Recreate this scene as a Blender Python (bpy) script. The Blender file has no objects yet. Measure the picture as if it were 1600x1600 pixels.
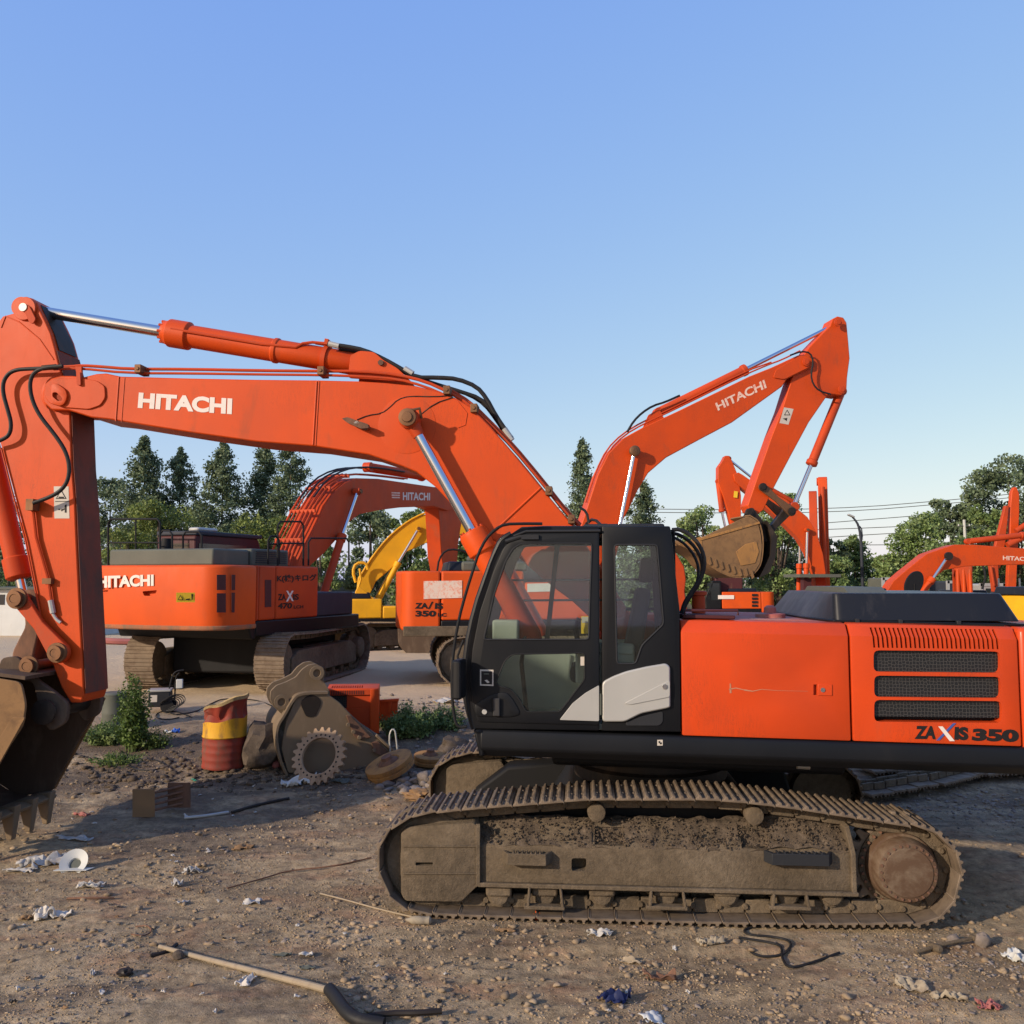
import bpy, bmesh, math, random
import numpy as np
from mathutils import Vector, Matrix, noise
R = math.radians
random.seed(7)
rng = np.random.default_rng(11)
C = bpy.context.scene.collection
PI = math.pi

# ------------------------------------------------------------------ camera model
F = 1400.0                      # focal length in pixels of the 1600 px photograph
TH = math.atan(105 / F)
CAMZ = 2.87

def ray(px, py):
    x = (px - 800) / F; z = (800 - py) / F
    return (x, math.cos(TH) - math.sin(TH) * z, math.sin(TH) + math.cos(TH) * z)

def sm(a, b, x):
    t = min(1, max(0, (x - a) / (b - a))); return t * t * (3 - 2 * t)

def base_h(x, y):
    h = 0.55 * sm(10.2, 16.5, y) - 0.55 * sm(26, 42, y)
    return h

def ground_h(x, y):
    """height of the yard at a point: long swell, ruts, lumps"""
    h = base_h(x, y)
    if y < 60 and abs(x) < 60:
        h += 0.05 * noise.noise(Vector((x * .35, y * .5, 3.1)))
        h += 0.03 * noise.noise(Vector((x * 1.1, y * 1.7, 1.7)))
        k = 1 - sm(18, 40, y)
        if k > 0:
            n = noise.noise(Vector((x * 3.1, y * 5.2, 7.7)))
            h += k * 0.016 * n
            n2 = noise.noise(Vector((x * 8.3, y * 9.2, 2.7)))
            h += k * 0.017 * n2
            n3 = noise.noise(Vector((x * 21, y * 23, 5.7)))
            h += k * 0.010 * n3
        # berm of spoil behind the near track, pile under the old parts
        h += 0.10 * math.exp(-((x + 1.2) / 1.3) ** 2 - ((y - 11.7) / .8) ** 2)
        h += 0.12 * math.exp(-((x - 4.6) / 1.6) ** 2 - ((y - 9.6) / 1.3) ** 2)
        # flat where the tracks stand
        if 7.2 < y < 11.2 and -1.8 < x < 4.3:
            h = h * .45 + 0.014
    return h

def G(px, py, dz=0.0):
    """point of the ground seen at a pixel of the photograph"""
    d = ray(px, py); z = 0.2
    for _ in range(12):
        t = (z - CAMZ) / d[2]
        z = .5 * z + .5 * ground_h(d[0] * t, d[1] * t)
    t = (z - CAMZ) / d[2]
    return Vector((d[0] * t, d[1] * t, z + dz))

def S(px, y):
    """x of a pixel column at distance y"""
    return (px - 800) / F * y
def Z(py, y):
    d = ray(800, py); return CAMZ + d[2] / d[1] * y

class Fr:
    """local frame of a machine: u along it, v away from the camera, z up"""
    def __init__(s, ox, oy, oz, deg):
        s.o = Vector((ox, oy, oz)); a = R(deg); s.deg = deg
        s.u = Vector((math.cos(a), math.sin(a), 0)); s.v = Vector((-math.sin(a), math.cos(a), 0))
    def w(s, u, v, z):
        return s.o + s.u * u + s.v * v + Vector((0, 0, z))
    def P(s, px, py, v=0.0):
        d = ray(px, py); q = s.o + s.v * v
        t = (q.x * s.v.x + q.y * s.v.y) / (d[0] * s.v.x + d[1] * s.v.y)
        w = Vector((d[0] * t, d[1] * t, CAMZ + d[2] * t)) - s.o
        return (w.dot(s.u), w.z)
    def pp(s, pts, v=0.0):
        return [s.P(x, y, v) for x, y in pts]
    def pw(s, px, py, v=0.0):
        u, z = s.P(px, py, v); return s.w(u, v, z)

WORLD = Fr(0, 0, 0, 0)

# ------------------------------------------------------------------ materials
MATS = {}
def _nt(name):
    m = bpy.data.materials.new(name); m.use_nodes = True
    nt = m.node_tree; b = nt.nodes['Principled BSDF']
    return m, nt, b
def _n(nt, t, **kw):
    n = nt.nodes.new(t)
    for k, v in kw.items():
        if k in n.inputs: n.inputs[k].default_value = v
        else: setattr(n, k, v)
    return n
def _noise(nt, scale, detail=4, rough=.55, dist=0.0, stretch=None):
    tc = _n(nt, 'ShaderNodeTexCoord'); src = tc.outputs['Object']
    if stretch:
        mp = _n(nt, 'ShaderNodeMapping'); mp.inputs['Scale'].default_value = stretch
        nt.links.new(src, mp.inputs['Vector']); src = mp.outputs['Vector']
    n = _n(nt, 'ShaderNodeTexNoise', Scale=scale, Detail=detail, Roughness=rough, Distortion=dist)
    nt.links.new(src, n.inputs['Vector']); return n.outputs['Fac']
def _ramp(nt, src, stops):
    r = _n(nt, 'ShaderNodeValToRGB'); e = r.color_ramp.elements
    while len(e) < len(stops): e.new(.5)
    for i, (p, c) in enumerate(stops):
        e[i].position = p; e[i].color = (*c, 1) if len(c) == 3 else c
    nt.links.new(src, r.inputs['Fac']); return r.outputs['Color']
def _mix(nt, fac, a, b):
    m = _n(nt, 'ShaderNodeMix', data_type='RGBA')
    for s, i in ((fac, 0), (a, 6), (b, 7)):
        if isinstance(s, (tuple, list)): m.inputs[i].default_value = (*s, 1)
        elif isinstance(s, (int, float)): m.inputs[i].default_value = s
        else: nt.links.new(s, m.inputs[i])
    return m.outputs[2]
def _bump(nt, b, src, strength, dist=.01):
    bp = _n(nt, 'ShaderNodeBump', Strength=strength, Distance=dist)
    nt.links.new(src, bp.inputs['Height']); nt.links.new(bp.outputs['Normal'], b.inputs['Normal'])

def paint(name, col, rough=.42, dirt=(.16, .10, .06), amount=.3, fade=.12, metal=0.0, bump=.06, dscale=3.0, coat=0.0, stretch=(1, 1, .35), scr=0.0):
    """painted steel: slight fading, streaky dirt, tiny bumps"""
    m, nt, b = _nt(name)
    c2 = tuple(min(1, c * (1 - fade) + .02 * fade) for c in col)
    n1 = _noise(nt, 1.3, 3)
    base = _mix(nt, _ramp(nt, n1, [(.35, (0, 0, 0)), (.7, (1, 1, 1))]), col, c2)
    n2 = _noise(nt, dscale, 8, .68, .4, stretch)
    lo = .685 - .34 * amount
    msk = _ramp(nt, n2, [(lo, (0, 0, 0)), (min(.99, lo + .22), (min(1, amount * 1.6),) * 3)])
    base = _mix(nt, msk, base, dirt)
    n3 = _noise(nt, 60, 5, .7)
    spk = _ramp(nt, n3, [(.66, (0, 0, 0)), (.74, (amount, amount, amount))])
    base = _mix(nt, spk, base, dirt)
    if scr:   # fine scratches and chips
        n4 = _noise(nt, 5, 6, .75, 1.6, (3, 3, .5)); n5 = _noise(nt, .8, 2)
        s = _ramp(nt, n4, [(.485, (0, 0, 0)), (.5, (1, 1, 1)), (.515, (0, 0, 0))])
        g = _ramp(nt, n5, [(.5, (0, 0, 0)), (.62, (scr,) * 3)])
        mu = _n(nt, 'ShaderNodeMath', operation='MULTIPLY'); nt.links.new(s, mu.inputs[0]); nt.links.new(g, mu.inputs[1])
        base = _mix(nt, mu.outputs[0], base, (.10, .035, .02))
        n6 = _noise(nt, 2.2, 5, .6, .2, (1, 1, .22))
        base = _mix(nt, _ramp(nt, n6, [(.55, (0, 0, 0)), (.72, (.35,) * 3)]), base, tuple(min(1, c * .72 + .012) for c in col))
    nt.links.new(base, b.inputs['Base Color'])
    rr = _n(nt, 'ShaderNodeMapRange'); rr.inputs['To Min'].default_value = rough - .06; rr.inputs['To Max'].default_value = min(1, rough + .25)
    nt.links.new(n2, rr.inputs['Value']); nt.links.new(rr.outputs[0], b.inputs['Roughness'])
    b.inputs['Metallic'].default_value = metal; b.inputs['Specular IOR Level'].default_value = .22
    b.inputs['Coat Weight'].default_value = coat; b.inputs['Coat Roughness'].default_value = .15
    _bump(nt, b, _noise(nt, 25, 4), bump, .004)
    MATS[name] = m; return m

def earthy(name, stops, scale=6, rough=.95, bump=.6, bdist=.02, bscale=40):
    m, nt, b = _nt(name)
    c1 = _ramp(nt, _noise(nt, scale, 8, .65, .3), stops)
    c2 = _ramp(nt, _noise(nt, scale * 9, 5, .7), [(.3, (.74,) * 3), (.7, (1.2,) * 3)])
    mm = _n(nt, 'ShaderNodeMix', data_type='RGBA', blend_type='MULTIPLY'); mm.inputs[0].default_value = 1
    nt.links.new(c1, mm.inputs[6]); nt.links.new(c2, mm.inputs[7])
    nt.links.new(mm.outputs[2], b.inputs['Base Color'])
    b.inputs['Roughness'].default_value = rough
    b.inputs['Specular IOR Level'].default_value = .25
    _bump(nt, b, _noise(nt, bscale, 8, .7), bump, bdist)
    MATS[name] = m; return m

OR = (.56, .062, .005)
M = {}
M['orange'] = paint('orange_paint', OR, .40, (.15, .06, .03), .34, .16, scr=.5)
M['orange2'] = paint('faded_orange_paint', (.48, .053, .008), .5, amount=.34, fade=.22)
M['orange3'] = paint('bright_orange_paint', (.60, .075, .006), .48, amount=.26, fade=.16)
M['orangehood'] = paint('engine_hood_orange', (.57, .056, .008), .36, (.22, .08, .04), .24, .2, coat=.08, scr=.6)
M['reddust'] = paint('dusty_red_top', (.40, .12, .10), .6, (.32, .24, .20), .6, .2, stretch=None)
M['maroon'] = paint('maroon_paint', (.065, .018, .020), .5, amount=.3)
M['yellow'] = paint('yellow_paint', (.72, .36, .012), .45, amount=.3, fade=.2)
M['drumred'] = paint('drum_red', (.26, .042, .025), .55, (.12, .07, .05), .6, .3, dscale=8)
M['drumyel'] = paint('drum_yellow', (.62, .32, .02), .55, (.14, .08, .04), .55, .3, dscale=8)
M['charcoal'] = paint('charcoal_paint', (.0075, .008, .0095), .36, (.035, .032, .03), .18, -.2, bump=.03)
M['charcoal2'] = paint('dusty_charcoal', (.020, .021, .024), .5, (.08, .07, .06), .35, -.3)
M['cover'] = paint('black_plastic_cover', (.013, .014, .018), .28, (.07, .065, .065), .28, -.4, dscale=6)
M['black'] = paint('matte_black', (.010, .010, .011), .6, (.03, .025, .02), .3, 0)
M['greygreen'] = paint('grey_green_paint', (.10, .105, .085), .5, (.2, .17, .12), .3, .2)
M['deckgrey'] = paint('dark_deck', (.03, .034, .045), .55, (.09, .08, .07), .35, 0)
M['silver'] = paint('silver_paint', (.42, .41, .38), .38, (.22, .18, .14), .2, .12, .35)
M['white'] = paint('white_paint', (.50, .50, .47), .5, (.35, .28, .2), .2, .1)
M['letterwhite'] = paint('white_lettering', (.68, .61, .55), .5, (.6, .22, .12), .28, .1, dscale=14, stretch=None)
M['letterwhite2'] = paint('worn_white_lettering', (.70, .55, .45), .6, (.7, .15, .06), .6, .1, dscale=16, stretch=None)
M['letterblack'] = paint('black_lettering', (.014, .012, .012), .5, (.3, .06, .03), .15, 0)
M['letterblue'] = paint('blue_lettering', (.05, .09, .3), .5, amount=.1)
M['decal'] = paint('decal_cream', (.52, .47, .40), .6, (.3, .2, .14), .35, .1)
M['decalyel'] = paint('decal_yellow', (.75, .48, .03), .6, (.3, .2, .1), .2, .1)
M['rubber'] = paint('rubber_hose', (.014, .014, .015), .45, (.08, .065, .05), .35, 0)
M['pinbrown'] = paint('greasy_pin', (.20, .10, .05), .5, (.05, .035, .025), .5, .3, .5)
M['grease'] = paint('greasy_black_steel', (.022, .017, .014), .42, (.09, .06, .04), .45, 0)
M['rust'] = paint('rusty_steel', (.20, .10, .06), .8, (.09, .055, .04), .7, .4, dscale=9, bump=.3)
M['rustorange'] = paint('ochre_rusty_paint', (.38, .19, .06), .7, (.14, .085, .05), .6, .3, dscale=9, bump=.3)
M['shoe'] = paint('worn_track_steel', (.22, .165, .115), .62, (.10, .075, .055), .75, .25, .25, .4, 7, stretch=None)
M['shoe2'] = paint('muddy_track_steel', (.22, .165, .115), .85, (.12, .085, .06), .7, .25, 0, .4, 7, stretch=None)
M['ringtan'] = paint('rusty_tan_steel', (.36, .25, .16), .8, (.16, .10, .065), .6, .2, dscale=7, stretch=None, bump=.3)
M['bucketgrey'] = paint('dusty_bucket_steel', (.18, .13, .082), .75, (.25, .18, .115), .5, .2, 0, .25, 4)
M['buckettan'] = paint('tan_mud_bucket', (.24, .135, .06), .85, (.13, .075, .04), .6, .25, 0, .5, 5, stretch=None)
M['darkbucket'] = paint('dark_bucket_inside', (.085, .055, .037), .75, (.14, .10, .07), .6, .2, 0, .2, 4)  # bucket brown darkened so the hollow's shade sits in the colour
M['armrustshade'] = paint('scuffed_rusty_shaded_plate', (.21, .048, .028), .6, (.07, .05, .038), .72, .3, .1, .3, 2.2, stretch=(1, 1, .5))  # rusty scuffs, with the shade of the sun-averted face mixed into the tone
M['mudpaint'] = paint('mud_on_orange', (.42, .13, .05), .8, (.18, .11, .07), .9, .3, 0, .4, 4)
M['concrete'] = paint('pale_wall', (.6, .6, .57), .8, (.4, .38, .33), .3, .1)
M['wood'] = paint('weathered_pole_wood', (.34, .27, .185), .8, (.22, .16, .11), .5, .2, dscale=12)
M['card'] = paint('cardboard', (.25, .15, .075), .85, (.13, .08, .05), .5, .2)
M['paper'] = paint('dirty_white_paper', (.42, .40, .37), .85, (.30, .25, .20), .55, .1, dscale=12, stretch=None)
M['blueplastic'] = paint('navy_plastic', (.016, .022, .07), .4, (.08, .08, .1), .3, 0)
M['bluebright'] = paint('blue_plastic', (.03, .12, .5), .4, amount=.2)
M['greenplastic'] = paint('green_plastic', (.05, .3, .2), .4, amount=.2)
M['ragtan'] = paint('dusty_cloth', (.30, .25, .18), .9, (.16, .12, .09), .6, .1, dscale=9, stretch=None)
M['pink'] = paint('faded_red_plastic', (.30, .10, .09), .5, amount=.3)
M['trim'] = paint('grey_interior', (.40, .41, .35), .7, amount=.1)
M['seatf'] = paint('seat_fabric', (.045, .05, .052), .9, amount=.1)
M['mud'] = earthy('track_mud', [(.3, (.085, .064, .042)), (.52, (.125, .094, .062)), (.72, (.175, .135, .092))], 1.8, bump=.7, bdist=.02)
M['scratch'] = paint('scratched_primer', (.42, .19, .11), .7, amount=.3)
M['drivebrown'] = paint('oily_brown_hub', (.10, .058, .034), .55, (.17, .125, .085), .6, .2, 0, .3, 5, stretch=None)
M['mudpack'] = earthy('packed_mud_clods', [(.3, (.055, .041, .029)), (.55, (.105, .078, .054)), (.75, (.18, .135, .095))], 12, bump=.7, bdist=.02, bscale=30)
M['clod'] = earthy('loose_soil_clods', [(.3, (.17, .12, .075)), (.5, (.28, .205, .13)), (.7, (.39, .29, .185))], 1.3, bump=.5, bdist=.01)
M['stone'] = earthy('field_stones', [(.3, (.13, .10, .08)), (.6, (.24, .20, .17)), (.8, (.36, .33, .29))], .9, bump=.4)
M['rock'] = earthy('grey_boulder', [(.3, (.06, .046, .036)), (.7, (.15, .115, .085))], 2)
M['bark'] = earthy('tree_bark', [(.3, (.05, .035, .025)), (.7, (.13, .10, .075))], 5)

def simple(name, col, rough=.5, metal=0.0):
    m, nt, b = _nt(name); b.inputs['Base Color'].default_value = (*col, 1)
    b.inputs['Roughness'].default_value = rough; b.inputs['Metallic'].default_value = metal
    return m
M['chrome'] = simple('chromed_rod', (.62, .63, .64), .16, 1)
M['mesh'] = None
def glass(name, tint=(.90, .95, .93), refl=1.0):
    m = bpy.data.materials.new(name); m.use_nodes = True; nt = m.node_tree
    nt.nodes.clear(); o = _n(nt, 'ShaderNodeOutputMaterial')
    t = _n(nt, 'ShaderNodeBsdfTransparent'); t.inputs[0].default_value = (*tint, 1)
    g = _n(nt, 'ShaderNodeBsdfGlossy'); g.inputs['Roughness'].default_value = .03
    d = _n(nt, 'ShaderNodeBsdfDiffuse'); d.inputs[0].default_value = (.35, .33, .28, 1)
    fr = _n(nt, 'ShaderNodeFresnel', IOR=1.5)
    m1 = _n(nt, 'ShaderNodeMixShader'); nt.links.new(fr.outputs[0], m1.inputs[0])
    nt.links.new(t.outputs[0], m1.inputs[1]); nt.links.new(g.outputs[0], m1.inputs[2])
    m2 = _n(nt, 'ShaderNodeMixShader')
    nz = _noise(nt, 4, 6, .7)
    f = _ramp(nt, nz, [(.35, (.0,) * 3), (.8, (.035,) * 3)])
    nt.links.new(f, m2.inputs[0]); nt.links.new(m1.outputs[0], m2.inputs[1]); nt.links.new(d.outputs[0], m2.inputs[2])
    nt.links.new(m2.outputs[0], o.inputs[0]); return m
M['glass'] = glass('cab_glass')
M['darkglass'] = simple('dark_window', (.02, .026, .028), .12)

def hexmesh():
    m = bpy.data.materials.new('perforated_grille'); m.use_nodes = True; nt = m.node_tree
    b = nt.nodes['Principled BSDF']; b.inputs['Roughness'].default_value = .6
    tc = _n(nt, 'ShaderNodeTexCoord'); mp = _n(nt, 'ShaderNodeMapping'); mp.inputs['Scale'].default_value = (36, 36, 36)
    sx = _n(nt, 'ShaderNodeSeparateXYZ'); cx = _n(nt, 'ShaderNodeCombineXYZ'); nt.links.new(tc.outputs['Object'], sx.inputs[0])
    nt.links.new(sx.outputs['X'], cx.inputs['X']); nt.links.new(sx.outputs['Z'], cx.inputs['Y']); nt.links.new(cx.outputs[0], mp.inputs[0])
    v = _n(nt, 'ShaderNodeTexVoronoi', voronoi_dimensions='2D'); v.feature = 'DISTANCE_TO_EDGE'; v.inputs['Randomness'].default_value = .4; v.inputs['Scale'].default_value = 1
    nt.links.new(mp.outputs[0], v.inputs['Vector'])
    c = _ramp(nt, v.outputs['Distance'], [(.05, (.045, .042, .038)), (.10, (.003, .003, .003))])
    nt.links.new(c, b.inputs['Base Color']); return m
M['mesh'] = hexmesh()

def leafmat(name, c1, c2, c3):
    m, nt, b = _nt(name)
    n = _noise(nt, .9, 3)
    a = _ramp(nt, n, [(.3, c1), (.5, c2), (.72, c3)])
    oi = _n(nt, 'ShaderNodeNewGeometry')
    v = _n(nt, 'ShaderNodeMapRange'); v.inputs['To Min'].default_value = .6; v.inputs['To Max'].default_value = 1.45
    nt.links.new(oi.outputs['Random Per Island'], v.inputs['Value'])
    mm = _n(nt, 'ShaderNodeMix', data_type='RGBA', blend_type='MULTIPLY'); mm.inputs[0].default_value = 1
    nt.links.new(a, mm.inputs[6]); nt.links.new(v.outputs[0], mm.inputs[7])
    nt.links.new(mm.outputs[2], b.inputs['Base Color']); b.inputs['Roughness'].default_value = .55
    b.inputs['Specular IOR Level'].default_value = .3
    tr = _n(nt, 'ShaderNodeBsdfTranslucent'); nt.links.new(mm.outputs[2], tr.inputs[0])
    ms = _n(nt, 'ShaderNodeMixShader'); ms.inputs[0].default_value = .25
    out = nt.nodes['Material Output']
    nt.links.new(b.outputs[0], ms.inputs[1]); nt.links.new(tr.outputs[0], ms.inputs[2]); nt.links.new(ms.outputs[0], out.inputs[0])
    return m
M['leafdark'] = leafmat('dark_conifer_leaves', (.075, .108, .058), (.115, .158, .082), (.18, .22, .115))
M['leafmid'] = leafmat('mid_green_leaves', (.085, .13, .04), (.13, .19, .062), (.21, .26, .09))
M['leaflight'] = leafmat('light_green_leaves', (.11, .17, .05), (.18, .25, .08), (.30, .36, .17))
M['leafyellow'] = leafmat('yellow_green_leaves', (.09, .125, .03), (.15, .19, .045), (.22, .25, .07))
M['leafweed'] = leafmat('weed_leaves', (.05, .085, .02), (.09, .14, .03), (.18, .22, .06))

# ------------------------------------------------------------------ mesh helpers
def empty(name, loc, label=None, cat=None, group=None):
    o = bpy.data.objects.new(name, None); C.objects.link(o); o.location = loc; o.empty_display_size = .2
    if label: o['label'] = label
    if cat: o['category'] = cat
    if group: o['group'] = group
    return o
def tag(o, label, cat, group=None):
    o['label'] = label; o['category'] = cat
    if group: o['group'] = group
    return o
ORG = {}
def origin(o):
    return ORG.get(o.name, Vector(o.location)) if o else Vector((0, 0, 0))

class MB:
    def __init__(s): s.v = []; s.f = []
    def add(s, vs, fs):
        k = len(s.v); s.v += [Vector(p) for p in vs]; s.f += [tuple(i + k for i in f) for f in fs]; return s
    def prism(s, fr, poly, v0, v1):
        n = len(poly)
        a = sum(poly[i][0] * poly[(i + 1) % n][1] - poly[(i + 1) % n][0] * poly[i][1] for i in range(n))
        if a < 0: poly = poly[::-1]
        if v0 > v1: v0, v1 = v1, v0
        vs = [fr.w(u, v0, z) for u, z in poly] + [fr.w(u, v1, z) for u, z in poly]
        fs = [tuple(range(n)), tuple(range(2 * n - 1, n - 1, -1))]
        for i in range(n):
            j = (i + 1) % n; fs.append((j, i, i + n, j + n))
        return s.add(vs, fs)
    def px(s, fr, pts, v0, v1, r=0, seg=3):
        p = fr.pp(pts, v0)
        if r: p = fillet(p, r, seg)
        return s.prism(fr, p, v0, v1)
    def extu(s, fr, poly, u0, u1):
        """profile (v,z) extruded along u"""
        n = len(poly)
        a = sum(poly[i][0] * poly[(i + 1) % n][1] - poly[(i + 1) % n][0] * poly[i][1] for i in range(n))
        if a < 0: poly = poly[::-1]
        vs = [fr.w(u0, v, z) for v, z in poly] + [fr.w(u1, v, z) for v, z in poly]
        fs = [tuple(range(n - 1, -1, -1)), tuple(range(n, 2 * n))]
        for i in range(n):
            j = (i + 1) % n; fs.append((i, j, j + n, i + n))
        return s.add(vs, fs)
    def extz(s, fr, poly, z0, z1, taper=1.0):
        """plan outline (u,v) extruded upwards"""
        n = len(poly)
        a = sum(poly[i][0] * poly[(i + 1) % n][1] - poly[(i + 1) % n][0] * poly[i][1] for i in range(n))
        if a < 0: poly = poly[::-1]
        cx = sum(p[0] for p in poly) / n; cy = sum(p[1] for p in poly) / n
        vs = [fr.w(u, v, z0) for u, v in poly] + [fr.w(cx + (u - cx) * taper, cy + (v - cy) * taper, z1) for u, v in poly]
        fs = [tuple(range(n - 1, -1, -1)), tuple(range(n, 2 * n))]
        for i in range(n):
            j = (i + 1) % n; fs.append((i, j, j + n, i + n))
        return s.add(vs, fs)
    def box(s, fr, u0, u1, v0, v1, z0, z1):
        return s.prism(fr, [(u0, z0), (u1, z0), (u1, z1), (u0, z1)], v0, v1)
    def obox(s, c, ax, ay, az):
        c = Vector(c); vs = []
        for k in (-1, 1):
            for j in (-1, 1):
                for i in (-1, 1): vs.append(c + ax * i + ay * j + az * k)
        return s.add(vs, [(0, 2, 3, 1), (4, 5, 7, 6), (0, 1, 5, 4), (2, 6, 7, 3), (0, 4, 6, 2), (1, 3, 7, 5)])
    def cyl(s, p, q, r0, r1=None, n=20, caps=True):
        r1 = r0 if r1 is None else r1
        p = Vector(p); q = Vector(q); d = (q - p).normalized()
        a = d.orthogonal().normalized(); b = d.cross(a)
        vs = []
        for c, r in ((p, r0), (q, r1)):
            vs += [c + a * (r * math.cos(2 * PI * i / n)) + b * (r * math.sin(2 * PI * i / n)) for i in range(n)]
        fs = [(i, (i + 1) % n, (i + 1) % n + n, i + n) for i in range(n)]
        if caps: fs += [tuple(range(n - 1, -1, -1)), tuple(range(n, 2 * n))]
        return s.add(vs, fs)
    def lathe(s, p, d, prof, n=24):
        """prof: (distance along d, radius)"""
        p = Vector(p); d = Vector(d).normalized(); a = d.orthogonal().normalized(); b = d.cross(a)
        vs = []; m = len(prof)
        for t, r in prof:
            vs += [p + d * t + a * (r * math.cos(2 * PI * i / n)) + b * (r * math.sin(2 * PI * i / n)) for i in range(n)]
        fs = []
        for k in range(m - 1):
            fs += [(k * n + i, k * n + (i + 1) % n, (k + 1) * n + (i + 1) % n, (k + 1) * n + i) for i in range(n)]
        fs += [tuple(range(n - 1, -1, -1)), tuple(range((m - 1) * n, m * n))]
        return s.add(vs, fs)
    def tube(s, pts, r, n=8, smooth=0):
        pts = [Vector(p) for p in pts]
        for _ in range(smooth):
            q = [pts[0]]
            for i in range(len(pts) - 1):
                q.append(pts[i] * .75 + pts[i + 1] * .25); q.append(pts[i] * .25 + pts[i + 1] * .75)
            q.append(pts[-1]); pts = q
        m = len(pts); vs = []; a = None
        for i, p in enumerate(pts):
            d = (pts[min(i + 1, m - 1)] - pts[max(i - 1, 0)])
            if d.length < 1e-7: d = Vector((0, 0, 1))
            d.normalize()
            if a is None: a = d.orthogonal().normalized()
            a = (a - d * a.dot(d)).normalized(); b = d.cross(a)
            rr = r[i] if isinstance(r, (list, tuple)) and len(r) == m else (r if not isinstance(r, (list, tuple)) else r[0] + (r[1] - r[0]) * i / (m - 1))
            vs += [p + a * (rr * math.cos(2 * PI * k / n)) + b * (rr * math.sin(2 * PI * k / n)) for k in range(n)]
        fs = []
        for i in range(m - 1):
            fs += [(i * n + k, i * n + (k + 1) % n, (i + 1) * n + (k + 1) % n, (i + 1) * n + k) for k in range(n)]
        fs += [tuple(range(n - 1, -1, -1)), tuple(range((m - 1) * n, m * n))]
        return s.add(vs, fs)
    def tilt(s, k=.0175, ref=-1.57):
        for p in s.v: p.z -= k * ((p - fh.o).dot(fh.u) - ref)
        return s
    def strip(s, fr, pts, v0, v1, th):
        """bent sheet following a path (u,z), between v0 and v1, thickness th"""
        m = len(pts); up = []
        for i in range(m):
            a = Vector(pts[max(i - 1, 0)]); b = Vector(pts[min(i + 1, m - 1)]); d = (b - a).normalized(); up.append(Vector((-d.y, d.x)) * th)
        poly = [tuple(p) for p in pts] + [(pts[i][0] + up[i].x, pts[i][1] + up[i].y) for i in range(m - 1, -1, -1)]
        k = m
        vs = []
        for vv in (v0, v1): vs += [fr.w(u, vv, z) for u, z in poly]
        N = 2 * m; fs = []
        for i in range(m - 1):
            j = N - 1 - i
            fs.append((i, i + 1, j - 1, j)); fs.append((i + N, j + N, j - 1 + N, i + 1 + N))
        for i in range(N):
            j = (i + 1) % N; fs.append((j, i, i + N, j + N))
        return s.add(vs, fs)
    def build(s, name, mat, parent=None, bevel=0, smooth=True, seg=2, ang=35, off=None):
        o0 = off if off is not None else origin(parent)
        me = bpy.data.meshes.new(name)
        me.from_pydata([tuple(p - o0) for p in s.v], [], s.f)
        bm = bmesh.new(); bm.from_mesh(me); bmesh.ops.recalc_face_normals(bm, faces=bm.faces); bm.to_mesh(me); bm.free()
        if smooth:
            me.polygons.foreach_set('use_smooth', [True] * len(me.polygons)); me.set_sharp_from_angle(angle=R(ang))
        me.materials.append(mat)
        o = bpy.data.objects.new(name, me); C.objects.link(o)
        if parent: o.parent = parent; ORG[o.name] = o0
        elif off is not None: o.location = off
        if bevel:
            b = o.modifiers.new('bevel', 'BEVEL'); b.width = bevel; b.segments = seg; b.limit_method = 'ANGLE'; b.angle_limit = R(40)
        return o

def thing(mb, name, mat, label, cat, group=None, bevel=0, at=None, **k):
    """a thing that is one mesh, its origin at its foot"""
    if at is None:
        c = sum(mb.v, Vector()) / len(mb.v); at = Vector((c.x, c.y, min(p.z for p in mb.v)))
    return tag(mb.build(name, mat, None, bevel, off=at, **k), label, cat, group)

def cut(o, mb):
    """carve real openings in a plate"""
    c = mb.build('cutter', M['black'], None, off=Vector((0, 0, 0)), smooth=False)
    c.location = -origin(o.parent) if o.parent else -o.location
    par = o.parent; o.parent = None
    mods = [m for m in o.modifiers]; 
    b = o.modifiers.new('cut', 'BOOLEAN'); b.object = c; b.operation = 'DIFFERENCE'; b.solver = 'EXACT'
    loc = o.location.copy(); o.location = (0, 0, 0) if par else loc
    if not par: c.location = (0, 0, 0)
    bpy.context.view_layer.update()
    dg = bpy.context.evaluated_depsgraph_get()
    me = bpy.data.meshes.new_from_object(o.evaluated_get(dg))
    o.modifiers.clear(); o.data = me
    me.polygons.foreach_set('use_smooth', [True] * len(me.polygons)); me.set_sharp_from_angle(angle=R(32))
    o.parent = par; o.location = (0, 0, 0) if par else loc
    bpy.data.objects.remove(c)

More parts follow.
